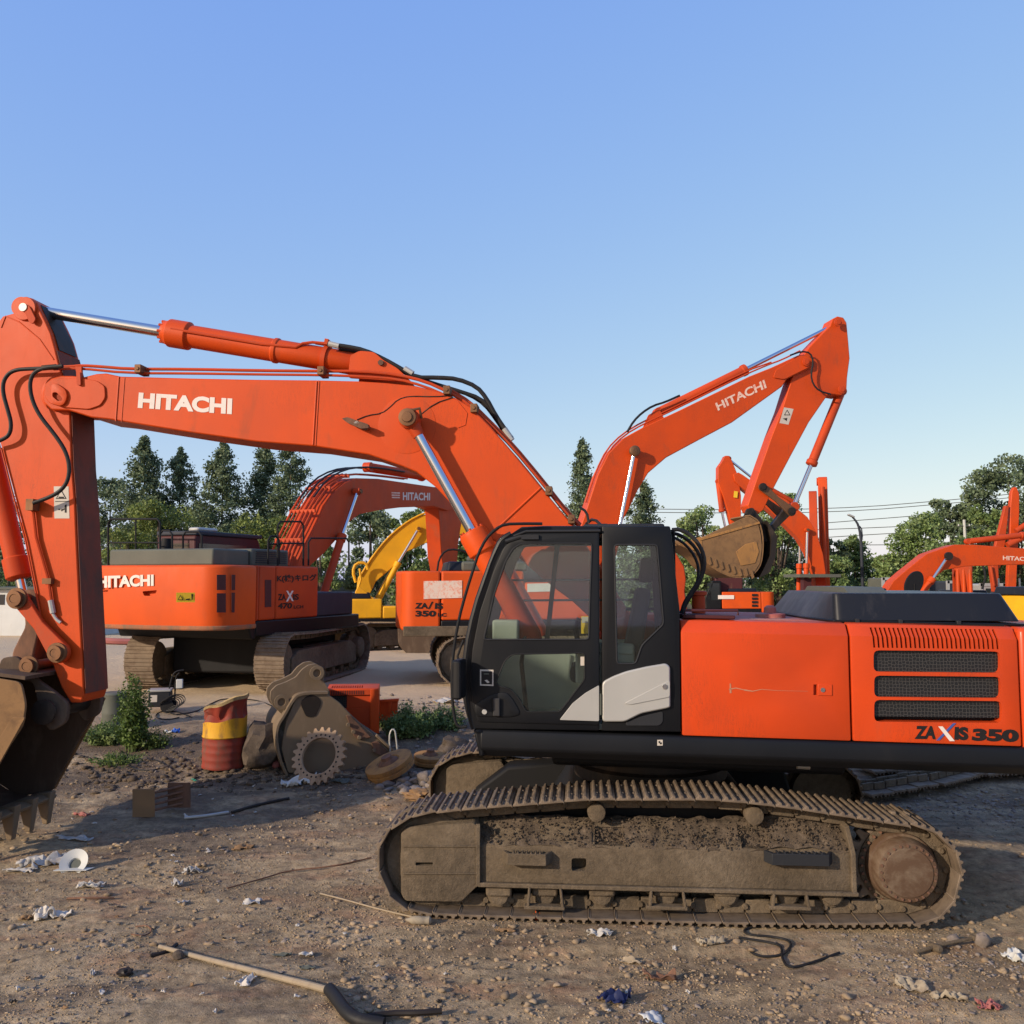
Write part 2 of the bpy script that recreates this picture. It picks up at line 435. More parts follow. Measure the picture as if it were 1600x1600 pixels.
def fillet(poly, r, seg=3):
    out = []; n = len(poly)
    for i in range(n):
        p = Vector(poly[i]); a = Vector(poly[i - 1]) - p; b = Vector(poly[(i + 1) % n]) - p
        la, lb = a.length, b.length
        if la < 1e-6 or lb < 1e-6: out.append(tuple(p)); continue
        k = min(r, la * .48, lb * .48)
        p0 = p + a / la * k; p1 = p + b / lb * k
        for j in range(seg + 1):
            t = j / seg; q = p0 * (1 - t) ** 2 + p * (2 * t * (1 - t)) + p1 * t * t
            out.append((q.x, q.y))
    return out
def circ(c, r, n=24):
    return [(c[0] + r * math.cos(2 * PI * i / n), c[1] + r * math.sin(2 * PI * i / n)) for i in range(n)]
def smoothpx(pts, it=1, closed=False):
    """Chaikin rounding of an open pixel path"""
    pts = [tuple(p) for p in pts]
    for _ in range(it):
        q = [pts[0]]
        for i in range(len(pts) - 1):
            a, b = pts[i], pts[i + 1]
            q.append((a[0] * .75 + b[0] * .25, a[1] * .75 + b[1] * .25)); q.append((a[0] * .25 + b[0] * .75, a[1] * .25 + b[1] * .75))
        q.append(pts[-1]); pts = q
    return pts

_fonts = {}
def lettering(s, fr, v, quad, mat, parent, name='lettering', bold=.02, proud=.004, cjk=False, shear=0):
    """painted letters fitted between four pixels (bottom-left, bottom-right, top-right, top-left) of a plane"""
    cu = bpy.data.curves.new('t', 'FONT'); cu.body = s; cu.offset = bold; cu.resolution_u = 4; cu.shear = shear
    o = bpy.data.objects.new('t', cu); C.objects.link(o); bpy.context.view_layer.update()
    me = bpy.data.meshes.new_from_object(o.evaluated_get(bpy.context.evaluated_depsgraph_get()))
    bpy.data.objects.remove(o)
    if not len(me.vertices): return None
    xs = [q.co.x for q in me.vertices]; ys = [q.co.y for q in me.vertices]
    x0, x1, y0, y1 = min(xs), max(xs), min(ys), max(ys)
    mb = MB(); vs = []
    for q in me.vertices:
        a = (q.co.x - x0) / (x1 - x0); b = (q.co.y - y0) / (y1 - y0)
        p = [quad[0][i] * (1 - a) * (1 - b) + quad[1][i] * a * (1 - b) + quad[2][i] * a * b + quad[3][i] * (1 - a) * b for i in (0, 1)]
        u, z = fr.P(p[0], p[1], v - proud); vs.append(fr.w(u, v - proud, z))
    mb.add(vs, [tuple(p.vertices) for p in me.polygons])
    return mb.build(name, mat, parent, smooth=False)

def plate(fr, v, pts, mat, parent, name, proud=.003, th=.002):
    p = [fr.P(x, y, v - proud) for x, y in pts]
    return MB().prism(fr, p, v - proud, v - proud + th).build(name, mat, parent, smooth=False)

def fastmesh(name, verts, faces, mat, parent=None, loc=None, smooth=False):
    me = bpy.data.meshes.new(name); nf, k = faces.shape
    me.vertices.add(len(verts)); me.vertices.foreach_set('co', verts.astype(np.float32).ravel())
    me.loops.add(nf * k); me.loops.foreach_set('vertex_index', faces.astype(np.int32).ravel())
    me.polygons.add(nf); me.polygons.foreach_set('loop_start', np.arange(0, nf * k, k, dtype=np.int32))
    me.polygons.foreach_set('loop_total', np.full(nf, k, dtype=np.int32))
    me.update(calc_edges=True); me.validate()
    if smooth: me.polygons.foreach_set('use_smooth', [True] * nf)
    me.materials.append(mat)
    o = bpy.data.objects.new(name, me); C.objects.link(o)
    if parent: o.parent = parent; ORG[o.name] = origin(parent)
    if loc is not None: o.location = loc
    return o
# ================================================================== track builder
def resample(path, n):
    """closed path -> n points and tangents at equal spacing"""
    P = [Vector(p) for p in path]; L = [0]
    for i in range(len(P)): L.append(L[-1] + (P[(i + 1) % len(P)] - P[i]).length)
    out = []
    for k in range(n):
        t = (k + .5) / n * L[-1]
        i = max(j for j in range(len(P)) if L[j] <= t)
        a, b = P[i], P[(i + 1) % len(P)]
        out.append((a + (b - a) * ((t - L[i]) / max(1e-9, L[i + 1] - L[i])), L[-1] / n))
    res = []
    for k in range(n):
        d = (out[(k + 1) % n][0] - out[k - 1][0]).normalized()
        res.append((out[k][0], d, out[k][1]))
    return res

def shoe_profile(pitch):
    """closed outline along the path (x) and outwards (z), three grousers"""
    h = .021; t = .014; p = pitch * .5
    g = [(-p * .97, -.004), (-p * .90, t)]
    for c in (-.62, .02, .66):
        x = c * p
        g += [(x - .018, t), (x - .010, t + h), (x + .010, t + h), (x + .018, t)]
    g += [(p * .94, t), (p * 1.03, -.006), (p * 1.03, -.020), (p * .90, -.006)]
    g += [(-p * .90, -.006)]
    return g

def make_track(fr, root, path, vc, width, n, mat, chainmat, shoes=True, name='track'):
    """path = outer face of the shoes (u,z), clockwise seen from -v"""
    pts = resample(path, n)
    # orientation: outward normal must point away from the centroid
    cx = sum(p[0].x for p in pts) / n; cz = sum(p[0].y for p in pts) / n
    sgn = 1 if (pts[0][0] - Vector((cx, cz))).dot(Vector((-pts[0][1].y, pts[0][1].x))) > 0 else -1
    ch = MB()
    for p, d, pitch in pts:
        nn = Vector((-d.y, d.x)) * sgn
        c = p - nn * .105
        ax = fr.u * d.x * pitch * .47 + Vector((0, 0, d.y * pitch * .47)); az = (fr.u * nn.x + Vector((0, 0, nn.y))) * .055
        for dv in (-.085, .085):
            ch.obox(fr.w(c.x, vc + dv, c.y), ax, fr.v * .022, az)
        e = p - nn * .11 + d * (pitch * .5)
        ch.cyl(fr.w(e.x, vc - .13, e.y), fr.w(e.x, vc + .13, e.y), .028, n=8)
    tr = ch.build(name, chainmat, root, bevel=.008 if shoes else 0, seg=1)
    if shoes:
        prof = shoe_profile(pts[0][2]); me = None
        for p, d, pitch in pts:
            nn = Vector((-d.y, d.x)) * sgn
            if me is None:
                m = MB(); f0 = Fr(0, 0, 0, 0)
                m.prism(f0, prof, -width / 2, width / 2)
                for dv in (-.14, .14):
                    for du in (-.045, .05): m.cyl((du, dv, .01), (du, dv, .028), .014, n=6)
                o = m.build('track_shoe', mat, tr, off=Vector((0, 0, 0)), bevel=.004, seg=1); me = o.data
            else:
                o = bpy.data.objects.new('track_shoe', me); C.objects.link(o); o.parent = tr
                b = o.modifiers.new('bevel', 'BEVEL'); b.width = .004; b.segments = 1; b.limit_method = 'ANGLE'
            q = p - nn * .044
            w = fr.w(q.x, vc, q.y) - origin(root)
            X = fr.u * d.x + Vector((0, 0, d.y)); Zv = fr.u * nn.x + Vector((0, 0, nn.y)); Y = Zv.cross(X)
            j = random.uniform(-.012, .012)
            mat4 = Matrix((( X.x, Y.x, Zv.x, w.x), (X.y, Y.y, Zv.y, w.y), (X.z, Y.z, Zv.z, w.z + j * .1), (0, 0, 0, 1)))
            o.matrix_local = mat4 @ Matrix.Rotation(j, 4, 'Y')
    else:
        pl = MB()
        for p, d, pitch in pts:
            nn = Vector((-d.y, d.x)) * sgn; q = p - nn * .03
            X = fr.u * d.x + Vector((0, 0, d.y)); Zv = fr.u * nn.x + Vector((0, 0, nn.y))
            pl.obox(fr.w(q.x, vc, q.y), X * pitch * .49, fr.v * width / 2, Zv * .012)
            for c in (-.31, 0, .31):
                pl.obox(fr.w(q.x, vc, q.y) + X * (c * pitch) + Zv * .022, X * .008, fr.v * width / 2, Zv * .014)
        o = pl.build('track_shoes', mat, root, smooth=False)
    return tr

def stadium(L, h, r0=None, n=14, sag=.04):
    """closed outer track path: length L, height h"""
    r = h / 2; pts = []
    for i in range(n): 
        a = PI / 2 - PI * i / (n - 1); pts.append((L / 2 - r + r * math.cos(a) * .95, r + r * math.sin(a)))
    for i in range(n):
        a = -PI / 2 - PI * i / (n - 1); pts.append((-L / 2 + r + r * math.cos(a) * .95, r + r * math.sin(a) * 1.0))
    m = 12
    for i in range(1, m): 
        t = i / m; pts.append((-L / 2 + r + (L - 2 * r) * t, h - sag * math.sin(t * PI) * (1 if abs(t - .5) > .1 else .8)))
    return pts

def undercarriage(fr, root, L=5.0, h=1.08, gauge=2.6, sw=.6, n=44, rev=False, shoes=False, mat=None, fmat=None):
    mat = mat or M['shoe2']; fmat = fmat or M['mud']
    s = -1 if rev else 1
    for side in (-1, 1):
        vc = side * gauge / 2
        make_track(fr, root, stadium(L, h), vc, sw, n, mat, fmat, shoes)
        f = MB(); f.prism(fr, [(-L / 2 + .75, .26), (L / 2 - .75, .26), (L / 2 - .75, .66), (L / 2 - 1.1, .80), (-L / 2 + 1.1, .80), (-L / 2 + .75, .66)], vc - .2, vc + .2)
        f.build('track_frame', fmat, root, bevel=.02)
        w = MB(); w.lathe(fr.w(-s * (L / 2 - .52), vc - .16, h / 2), fr.v, [(0, .2), (.02, .40), (.14, .43), (.18, .43), (.30, .40), (.32, .2)], 28)
        w.build('idler_wheel', fmat, root)
        w = MB(); w.prism(fr, gear((s * (L / 2 - .52), h / 2), .40, .46, 21), vc - .05, vc + .05)
        w.lathe(fr.w(s * (L / 2 - .52), vc - .27, h / 2), fr.v, [(0, .2), (.03, .25), (.2, .27), (.22, .33), (.5, .33)], 28)
        w.build('sprocket', fmat, root)
        for i in range(7):
            u = -L / 2 + 1.0 + (L - 2.0) * i / 6; r = MB()
            r.lathe(fr.w(u, vc - .15, .22), fr.v, [(0, .05), (.01, .10), (.06, .11), (.24, .11), (.29, .10), (.30, .05)], 14)
            r.build('track_roller', fmat, root)
    x = MB(); x.box(fr, -.9, .9, -gauge / 2, gauge / 2, .55, .85); x.lathe(fr.w(0, 0, .8), (0, 0, 1), [(0, .75), (.25, .72), (.45, .72)], 32)
    x.build('centre_frame', M['black'], root, bevel=.02)

def gear(c, r0, r1, n):
    out = []
    for i in range(n):
        for k, r in ((-.36, r0), (-.16, r1), (.16, r1), (.36, r0)):
            a = 2 * PI * (i + k) / n; out.append((c[0] + r * math.cos(a), c[1] + r * math.sin(a)))
    return out

def cylpx(fr, v, p0, p1, p2, rr, rb, root, name, matb, headr=1.25, rodlen_mat=None, head=.13, part=None):
    """hydraulic cylinder: rod from p0 to p1, barrel from p1 to p2 (pixels on plane v)"""
    a, b, c = (fr.pw(*p, v) for p in (p0, p1, p2))
    rod = MB(); rod.cyl(a, b, rr, n=20); ey = (b - a).normalized()
    rod_o = rod.build('piston_rod', M['chrome'], root)
    bl = MB(); d = (c - b).normalized(); L = (c - b).length
    bl.lathe(b - d * .01, d, [(0, rb * .75), (.02, rb * headr * .92), (.03, rb * headr), (head, rb * headr), (head + .02, rb), (L - .06, rb), (L - .03, rb * .9), (L, rb * .6)], 24)
    o = bl.build(name, matb, root, bevel=.006)
    for q in (a, c):
        e = MB(); e.cyl(q - fr.v * (rb * .85), q + fr.v * (rb * .85), rb * 1.02, n=20)
        e.build('cylinder_eye', matb, root, bevel=.008)
    return o

# ================================================================== MACHINE A : the near excavator
A0 = Vector((1.39, 9.22, 0))
fu = Fr(1.39, 9.22, 0, -4.4)         # tracks
fh = Fr(1.39, 9.22, 0, -5.0)         # upper structure
A = empty('excavator', A0, 'large orange excavator filling the foreground, black cab and muddy tracks, boom reaching left', 'excavator')

outer = [(583,1334),(591,1309),(607,1287),(651,1265),(697,1260),(785,1252),(869,1246),(913,1241.5),(957,1241.5),(1060,1241.5),(1128,1242),(1219,1252),(1264,1259),(1352,1272),(1394,1280),(1446,1284),(1475,1302),(1498,1322),(1510,1351),(1508,1376),(1501,1406),(1485,1430),(1466,1449),(1375,1452),(1200,1452),(1040,1450.5),(850,1445),(672,1439.5),(622,1425),(597,1396),(586,1360)]
op = fu.pp(outer, -1.6)
op = [(u, max(z, .012)) for u, z in op]
def chaik(pts, it):
    for _ in range(it):
        q = []
        for i in range(len(pts)):
            a, b = pts[i], pts[(i + 1) % len(pts)]
            q += [(a[0] * .75 + b[0] * .25, a[1] * .75 + b[1] * .25), (a[0] * .25 + b[0] * .75, a[1] * .25 + b[1] * .75)]
        pts = q
    return pts
op2 = chaik(op, 2)
for vc in (-1.3, 1.3):
    make_track(fu, A, op2, vc, .60, 49, M['shoe'], M['mud'], True)

def near_side_frame(vc, s, full=True):
    """track frame, rollers, idler and final drive; s=-1 faces the camera"""
    vf = vc + s * .21                         # face of the beam
    V = -1.3 - .21
    pp = lambda pts: fu.pp(pts, V)
    # main beam: box with sloping, mud covered upper face
    face = pp([(744, 1321), (1334, 1326), (1337, 1397), (1333, 1399), (747, 1388)])
    f = MB()
    z0 = face[3][1]; u0, u1 = face[0][0], face[1][0]
    zt = face[0][1]
    prof = [(s * -.21, z0 + .03), (s * .21, z0 + .03), (s * .21, zt), (s * .04, zt + .17), (s * -.06, zt + .19), (s * -.21, zt)]
    f.extu(fu, [(vc + a, z) for a, z in prof], u0, u1)
    fo = f.build('track_frame', M['mud'], A, bevel=.012)
    holes = MB()
    hp = pp([(893, 1341), (916, 1341), (916, 1361), (893, 1361)])
    holes.prism(fu, fillet(hp, .02), vf - s * .12, vf + s * .05)
    for a, b in ((929, 976), (1159, 1202)):
        q = pp([(a, 1290), (b, 1290), (b, 1311), (a, 1311)])
        ua, ub = q[0][0], q[1][0]
        holes.box(fu, ua, ub, vc - .10 if s > 0 else vc - .19, vc + .19 if s > 0 else vc + .10, zt + .02, zt + .14)
    cut(fo, holes)
    # lower lip and end plate
    l = MB(); l.box(fu, u0 + .02, u1 + .02, min(vf, vf + s * .045), max(vf, vf + s * .045), z0 + .0, z0 + .035)
    l.prism(fu, pp([(1325, 1288), (1336, 1332), (1338, 1397), (1330, 1397), (1328, 1334), (1318, 1292)]), vc - .2, vc + .245 if s > 0 else vc + .2) if s > 0 else l.prism(fu, pp([(1325, 1288), (1336, 1332), (1338, 1397), (1330, 1397), (1328, 1334), (1318, 1292)]), vc - .245, vc + .2)
    l.build('frame_lip', M['mud'], A, bevel=.008)
    # idler guard
    g = MB(); gp = pp([(627, 1300), (636, 1291), (742, 1284), (750, 1300), (750, 1380), (721, 1408), (634, 1407), (627, 1396)])
    ga, gb = vc - .235, vc + .235
    g.prism(fu, fillet(gp, .03), ga, gb)
    go = g.build('idler_guard', M['mud'], A, bevel=.014)
    slot = MB(); slot.prism(fu, fillet(pp([(650, 1346), (677, 1346), (677, 1351), (650, 1351)]), .008), vc + s * .16, vc + s * .3); cut(go, slot)
    r = MB()
    rv = (ga - .012, ga + .01) if s < 0 else (gb - .01, gb + .012)
    for ya, yb in ((1319, 1322), (1362, 1364.5)):
        r.prism(fu, pp([(630, ya), (746, ya), (746, yb), (630, yb)]), *rv)
    r.prism(fu, pp([(744, 1286), (751, 1286), (751, 1380), (745, 1384)]), rv[0] - .006 * (s < 0), rv[1] + .006 * (s > 0))
    r.build('guard_rib', M['mud'], go, bevel=.004)
    # idler wheel
    ci = pp([(668, 1348)])[0]
    w = MB(); w.lathe(fu.w(ci[0], vc - .17, ci[1]), fu.v, [(0, .1), (.01, .36), (.05, .405), (.10, .405), (.11, .45), (.23, .45), (.24, .405), (.29, .405), (.33, .36), (.34, .1)], 36)
    w.build('idler_wheel', M['mud'], A)
    # sprocket + final drive
    cs = pp([(1416, 1361)])[0]
    w = MB(); w.prism(fu, gear(cs, .36, .435, 23), vc - .04, vc + .04)
    w.build('sprocket', M['shoe2'], A, bevel=.008)
    fd = MB(); b0 = fu.w(cs[0], vc - s * .2, cs[1])
    fb2 = MB(); fb2.lathe(b0, fu.v * s, [(0, .32), (.22, .32), (.225, .335), (.262, .335), (.268, .31)], 48); fb2.build('drive_flange', M['mud'], A)
    fd.lathe(b0, fu.v * s, [(.25, .29), (.28, .29), (.33, .275), (.335, .258), (.43, .250), (.455, .235), (.46, .20), (.468, .195), (.475, .05)], 48)
    fo2 = fd.build('final_drive', M['drivebrown'], A)
    bt = MB(); bf = b0 + fu.v * s * .455
    for i in range(24):
        a = 2 * PI * i / 24; q = bf + fu.u * (.216 * math.cos(a)) + Vector((0, 0, .216 * math.sin(a))); bt.cyl(q, q + fu.v * s * .016, .011, n=6)
    bf = b0 + fu.v * s * .275
    for i in range(30):
        a = 2 * PI * i / 30; q = bf + fu.u * (.318 * math.cos(a)) + Vector((0, 0, .318 * math.sin(a))); bt.cyl(q, q + fu.v * s * .02, .013, n=6)
    bt.build('drive_bolts', M['rust'], fo2)
    # rollers below, with guards at three of them
    for i, px in enumerate((779, 851, 941, 1041, 1137, 1232, 1303)):
        c = pp([(px, 1402)])[0]
        m = MB(); m.lathe(fu.w(c[0], vc - .19, c[1]), fu.v, [(0, .03), (.01, .075), (.05, .085), (.055, .105), (.12, .105), (.125, .085), (.255, .085), (.26, .105), (.325, .105), (.33, .085), (.37, .075), (.38, .03)], 20)
        m.build('track_roller', M['mud'], A)
        m = MB(); m.box(fu, c[0] - .11, c[0] + .11, min(vf - s * .06, vf), max(vf - s * .06, vf), c[1] + .0, z0 + .03)
        m.build('roller_bracket', M['mud'], A, bevel=.02)
        if i in (1, 3, 5):
            m = MB(); vv = sorted((vf - s * .02, vf + s * .06))
            m.box(fu, c[0] - .17, c[0] + .17, vv[0], vv[1], c[1] - .085, c[1] - .055)
            for k in (-.15, .14): m.prism(fu, [(c[0] + k, c[1] - .06), (c[0] + k + .025, c[1] - .06), (c[0] + k * .9 + .02, z0 + .01), (c[0] + k * .9, z0 + .01)], vv[0], vv[1])
            m.build('track_guard', M['mud'], A, bevel=.006)
    for px, py in ((932, 1271), (1180, 1276)):
        c = pp([(px, py)])[0]
        m = MB(); m.lathe(fu.w(c[0], vc - .2, c[1]), fu.v, [(0, .05), (.01, .075), (.10, .08), (.11, .055), (.29, .055), (.30, .08), (.39, .075), (.40, .05)], 20)
        m.box(fu, c[0] - .04, c[0] + .04, vc - .06, vc + .06, zt + .1, c[1])
        m.build('carrier_roller', M['mud'], A)
    for xa, xb, m_ in ((785, 863, M['mud']), (1193, 1300, M['charcoal2'])):
        q = pp([(xa, 1328), (xb, 1328), (xb, 1346), (xa, 1346)]); a, b = q[0][0], q[1][0]; zz, z1 = q[3][1], q[0][1]
        vs = [vf, vf + s * .10]
        poly = [(a, vf), (a + .05, vf + s * .10), (b - .05, vf + s * .10), (b, vf), (b - .03, vf), (b - .07, vf + s * .075), (a + .07, vf + s * .075), (a + .03, vf)]
        m = MB(); m.extz(fu, poly, zz, z1)
        m.extz(fu, [(a + .06, vf + s * .012), (a + .08, vf + s * .08), (b - .08, vf + s * .08), (b - .06, vf + s * .012)], z1 - .03, z1 - .018)
        for k in range(7):
            uu = a + .10 + (b - a - .2) * k / 6; m.box(fu, uu - .008, uu + .008, min(vf + s * .02, vf + s * .09), max(vf + s * .02, vf + s * .09), z1 - .018, z1 + .008)
        m.build('step', m_, A, bevel=.004)
    # packed mud and stones lying on the frame
    mm = MB()
    for k in range(1500 if s < 0 else 120):
        uu = random.uniform(u0 + .05, u1 - .04); t = random.random()
        vv = vc + s * (.02 + .19 * t); zz = zt + .19 - .17 * t + random.uniform(-.02, .035)
        hump = .09 * math.exp(-((uu - (u1 - .45)) / .35) ** 2)
        zz += hump * (1 - abs(t - .4)) 
        rr = random.uniform(.004, .014)
        vs = [Vector((random.uniform(-1, 1), random.uniform(-1, 1), random.uniform(-1, 1))).normalized() * rr for _ in range(6)]
        vs = [fu.w(uu, vv, zz) + q for q in (Vector((rr, 0, 0)), Vector((-rr, 0, 0)), Vector((0, rr, 0)), Vector((0, -rr, 0)), Vector((0, 0, rr * .8)), Vector((0, 0, -rr)))]
        vs = [q + Vector((random.uniform(-.4, .4) * rr, random.uniform(-.4, .4) * rr, random.uniform(-.4, .4) * rr)) for q in vs]
        mm.add(vs, [(0, 2, 4), (2, 1, 4), (1, 3, 4), (3, 0, 4), (2, 0, 5), (1, 2, 5), (3, 1, 5), (0, 3, 5)])
    # lumpy bed
    mesh_u, mesh_t = 110, 9
    bed = []
    for i in range(mesh_u + 1):
        uu = u0 + .03 + (u1 - u0 - .06) * i / mesh_u
        for j in range(mesh_t + 1):
            t = j / mesh_t; vv = vc + s * (-.1 + .31 * t)
            zz = (zt + .2 if t < .4 else zt + .2 - .19 * (t - .4) / .6) + .03 * noise.noise(Vector((uu * 7, t * 3, vc))) + .008 * noise.noise(Vector((uu * 22, t * 9, vc)))
            zz += .09 * math.exp(-((uu - (u1 - .45)) / .35) ** 2) * (1 - abs(t - .4))
            for ca, cb in ((929, 976), (1159, 1202)):
                q = pp([(ca, 1290), (cb, 1290)])
                if q[0][0] < uu < q[1][0] and t > .45 and t < .95: zz -= .12
            bed.append(fu.w(uu, vv, zz - .008))
    fs = []
    for i in range(mesh_u):
        for j in range(mesh_t):
            a = i * (mesh_t + 1) + j; fs.append((a, a + 1, a + mesh_t + 2, a + mesh_t + 1))
    mm.add(bed, fs)
    mo = mm.build('packed_mud', M['mudpack'], fo, smooth=False); mo['kind'] = 'stuff'  # mud whose brown is deepened to hold the shade of the recess above
near_side_frame(-1.3, -1)
near_side_frame(1.3, 1)
x = MB()
x.prism(fu, [(-1.0, .62), (1.0, .62), (.8, .92), (-.8, .92)], -1.12, 1.12)
x.prism(fu, [(-1.9, .5), (-.9, .55), (-.8, .86), (-1.5, .80)], -1.12, -.75); x.prism(fu, [(-1.9, .5), (-.9, .55), (-.8, .86), (-1.5, .80)], .75, 1.12)
x.prism(fu, [(1.6, .5), (.9, .55), (.8, .86), (1.5, .80)], -1.12, -.75); x.prism(fu, [(1.6, .5), (.9, .55), (.8, .86), (1.5, .80)], .75, 1.12)
x.build('centre_frame', M['black'], A, bevel=.03)
x = MB(); x.lathe(fu.w(0, 0, .85), (0, 0, 1), [(0, .70), (.08, .76), (.18, .76), (.2, .70), (.50, .70)], 48)
x.build('slewing_ring', M['grease'], A)
# hanging belly pan under the house (dark)
x = MB(); x.box(fh, -.95, 1.7, -.85, .95, 1.16, 1.33); x.tilt()
x.build('belly_pan', M['black'], A, bevel=.04)

# ------------------------------------------------------------------ skirt (deck frame)
v0 = -1.5
sk = MB()
u_l = fh.P(739, 1139, v0)[0]; zt = 1.575; zb = 1.345
ub = fh.P(1600, 1160, v0)[0]
prof = [(-1.5, zt), (-1.52, zt - .05), (-1.52, zb + .07), (-1.44, zb), (-1.1, zb - .01), (1.1, zb - .01), (1.44, zb), (1.52, zb + .07), (1.52, zt - .05), (1.5, zt)]
sk.extu(fh, prof, u_l + .06, 3.0)
pl = [(u_l + .07, -1.5), (u_l + .07, 1.5)]
sk.prism(fh, [(u_l, zt), (u_l + .10, zt), (u_l + .10, zb), (u_l + .055, zb)], -1.5, -.42)
sk.prism(fh, [(u_l, zt), (u_l + .10, zt), (u_l + .10, zb), (u_l + .055, zb)], .65, 1.5)
sk.tilt(); sk.build('deck_frame', M['charcoal'], A, bevel=.02)
# ------------------------------------------------------------------ engine house, panels
zrb, zrt = 2.45, 2.55
def hood(u0, u1, name, mat):
    m = MB(); m.extu(fh, [(-1.5, zt + .004), (-1.5, zrb), (-1.42, zrt), (-1.30, zrt + .008), (-1.30, zt + .004)], u0, u1)
    m.tilt(); return m.build(name, mat, A, bevel=.014)
ua = fh.P(1065.5, 1100, v0)[0]; ub1 = fh.P(1330, 1100, v0)[0]; uc = fh.P(1594, 1100, v0)[0]
p1 = hood(ua, ub1 - .008, 'side_door', M['orangehood'])
p2 = hood(ub1 + .008, uc, 'radiator_door', M['orangehood'])
c = MB()
for ya, yb, x0, x1 in ((1016, 1049.5, 1365, 1562.5), (1055.5, 1089, 1366, 1563.5), (1093.5, 1127.5, 1366, 1565)):
    c.prism(fh, fillet(fh.pp([(x0, ya), (x1, ya + 2), (x1, yb + 2), (x0, yb)], v0), .045), -1.56, -1.25)
cut(p2, c)
c = MB()
for k in range(28):
    xa = 1362 + k * 7.14
    c.prism(fh, fh.pp([(xa, 981 + k * .12), (xa + 3.4, 981 + k * .12), (xa + 6.2, 1012 + k * .09), (xa + 2.8, 1012 + k * .09)], v0), -1.56, -1.36)
cut(p2, c)
g = MB(); g.box(fh, ub1 + .05, uc - .05, -1.462, -1.452, zt + .15, zrb - .05)
g.build('grille_mesh', M['mesh'], p2)
g = MB(); g.box(fh, ub1 + .05, uc - .05, -1.385, -1.38, zt + .12, zrt - .06); g.build('radiator_core', M['black'], p2)
# latch
q = fh.pp([(1269, 1067), (1302, 1068), (1302, 1088), (1269, 1087)], v0)
c = MB(); c.prism(fh, fh.pp([(1271, 1069.5), (1276.5, 1069.5), (1276.5, 1086), (1271, 1086)], v0), -1.52, -1.46); cut(p1, c)
g = MB(); g.prism(fh, fh.pp([(1278, 1069), (1300, 1069.5), (1300, 1087), (1278, 1086.5)], v0), -1.508, -1.49)
lt = g.build('door_latch', M['orangehood'], p1, bevel=.003)
g = MB(); cc = fh.pw(1285.5, 1078, -1.508); g.cyl(cc, cc - fh.v * .006, .019, n=18); g.build('latch_lock', M['chrome'], lt)
# roof of the house
r = MB(); r.extu(fh, [(-1.30, zt), (-1.30, zrt), (1.0, zrt + .0), (1.42, zrt - .02), (1.5, zrb), (1.5, zt)], ua + .01, uc)
r.tilt(); ro = r.build('house_roof', M['reddust'], A, bevel=.02)
c = MB()
for k in range(9):
    uu = fh.P(1200, 965, -1.2)[0] + k * .055
    c.add(*(lambda a: ([fh.w(*p) for p in a], [(0, 3, 2, 1), (4, 5, 6, 7), (0, 1, 5, 4), (1, 2, 6, 5), (2, 3, 7, 6), (3, 0, 4, 7)]))([(uu, -1.2, 2.4), (uu + .028, -1.2, 2.4), (uu - .10, -.8, 2.4), (uu - .128, -.8, 2.4), (uu, -1.2, 2.7), (uu + .028, -1.2, 2.7), (uu - .10, -.8, 2.7), (uu - .128, -.8, 2.7)]))
cut(ro, c)
# small plates, bars and filler on the roof near the cab
m = MB(); m.box(fh, ua + .03, ua + .48, -1.36, -1.0, zrt + .012, zrt + .045); m.tilt(); m.build('roof_plate', M['maroon'], A, bevel=.008)
m = MB(); pc = fh.P(1091.5, 950, -.9)
m.lathe(fh.w(pc[0], -.9, zrt), (0, 0, 1), [(0, .062), (.17, .060), (.175, .078), (.205, .078), (.215, .06)], 24); m.build('filler_neck', M['orange2'], A)
m = MB(); m.lathe(fh.w(fh.P(1203, 945, -.5)[0], -.5, zrt - .06), (0, 0, 1), [(0, .14), (.05, .14), (.06, .06), (.11, .055), (.13, .03)], 24); m.build('exhaust_cap', M['reddust'], A)
m = MB(); m.tube([fh.w(ua + .05, -1.38, zrt + .01), fh.w(ua + .05, -1.38, zrt + .05), fh.w(ua + .5, -1.38, zrt + .05), fh.w(ua + .5, -1.38, zrt + .01)], .012); m.build('roof_rail', M['maroon'], A)
# black plastic engine cover
def loftbox(fr, bot, top, z0, z1, mid=None):
    n = len(bot); vs = [fr.w(u, v, z0) for u, v in bot]; rings = 1
    if mid:
        for zz, sc in mid:
            vs += [fr.w(bot[i][0] * (1 - sc) + top[i][0] * sc, bot[i][1] * (1 - sc) + top[i][1] * sc, zz) for i in range(n)]; rings += 1
    vs += [fr.w(u, v, z1) for u, v in top]; rings += 1
    fs = []
    for k in range(rings - 1):
        for i in range(n):
            j = (i + 1) % n; fs.append((k * n + i, k * n + j, (k + 1) * n + j, (k + 1) * n + i))
    fs += [tuple(range(n - 1, -1, -1)), tuple(range((rings - 1) * n, rings * n))]
    return MB().add(vs, fs)
ca = fh.P(1290, 973, -1.28)[0]; cb = fh.P(1597, 975, -1.28)[0]; cta = fh.P(1303, 926, -1.2)[0]; ctb = fh.P(1566, 928, -1.2)[0]; zc = fh.P(1400, 927, -1.2)[1]
ca = fh.P(1305, 972, -1.28)[0]; cta = fh.P(1301, 926, -1.2)[0]; cbk = fh.P(1257, 962, -.55)[0]; ctk = fh.P(1284, 925, -.55)[0]
bot = fillet([(ca, -1.28), (cb, -1.28), (cb, 1.1), (cbk, 1.1), (cbk, -.55)], .07, 4)
top = fillet([(cta, -1.20), (ctb, -1.20), (ctb, .95), (ctk, .95), (ctk, -.55)], .07, 4)
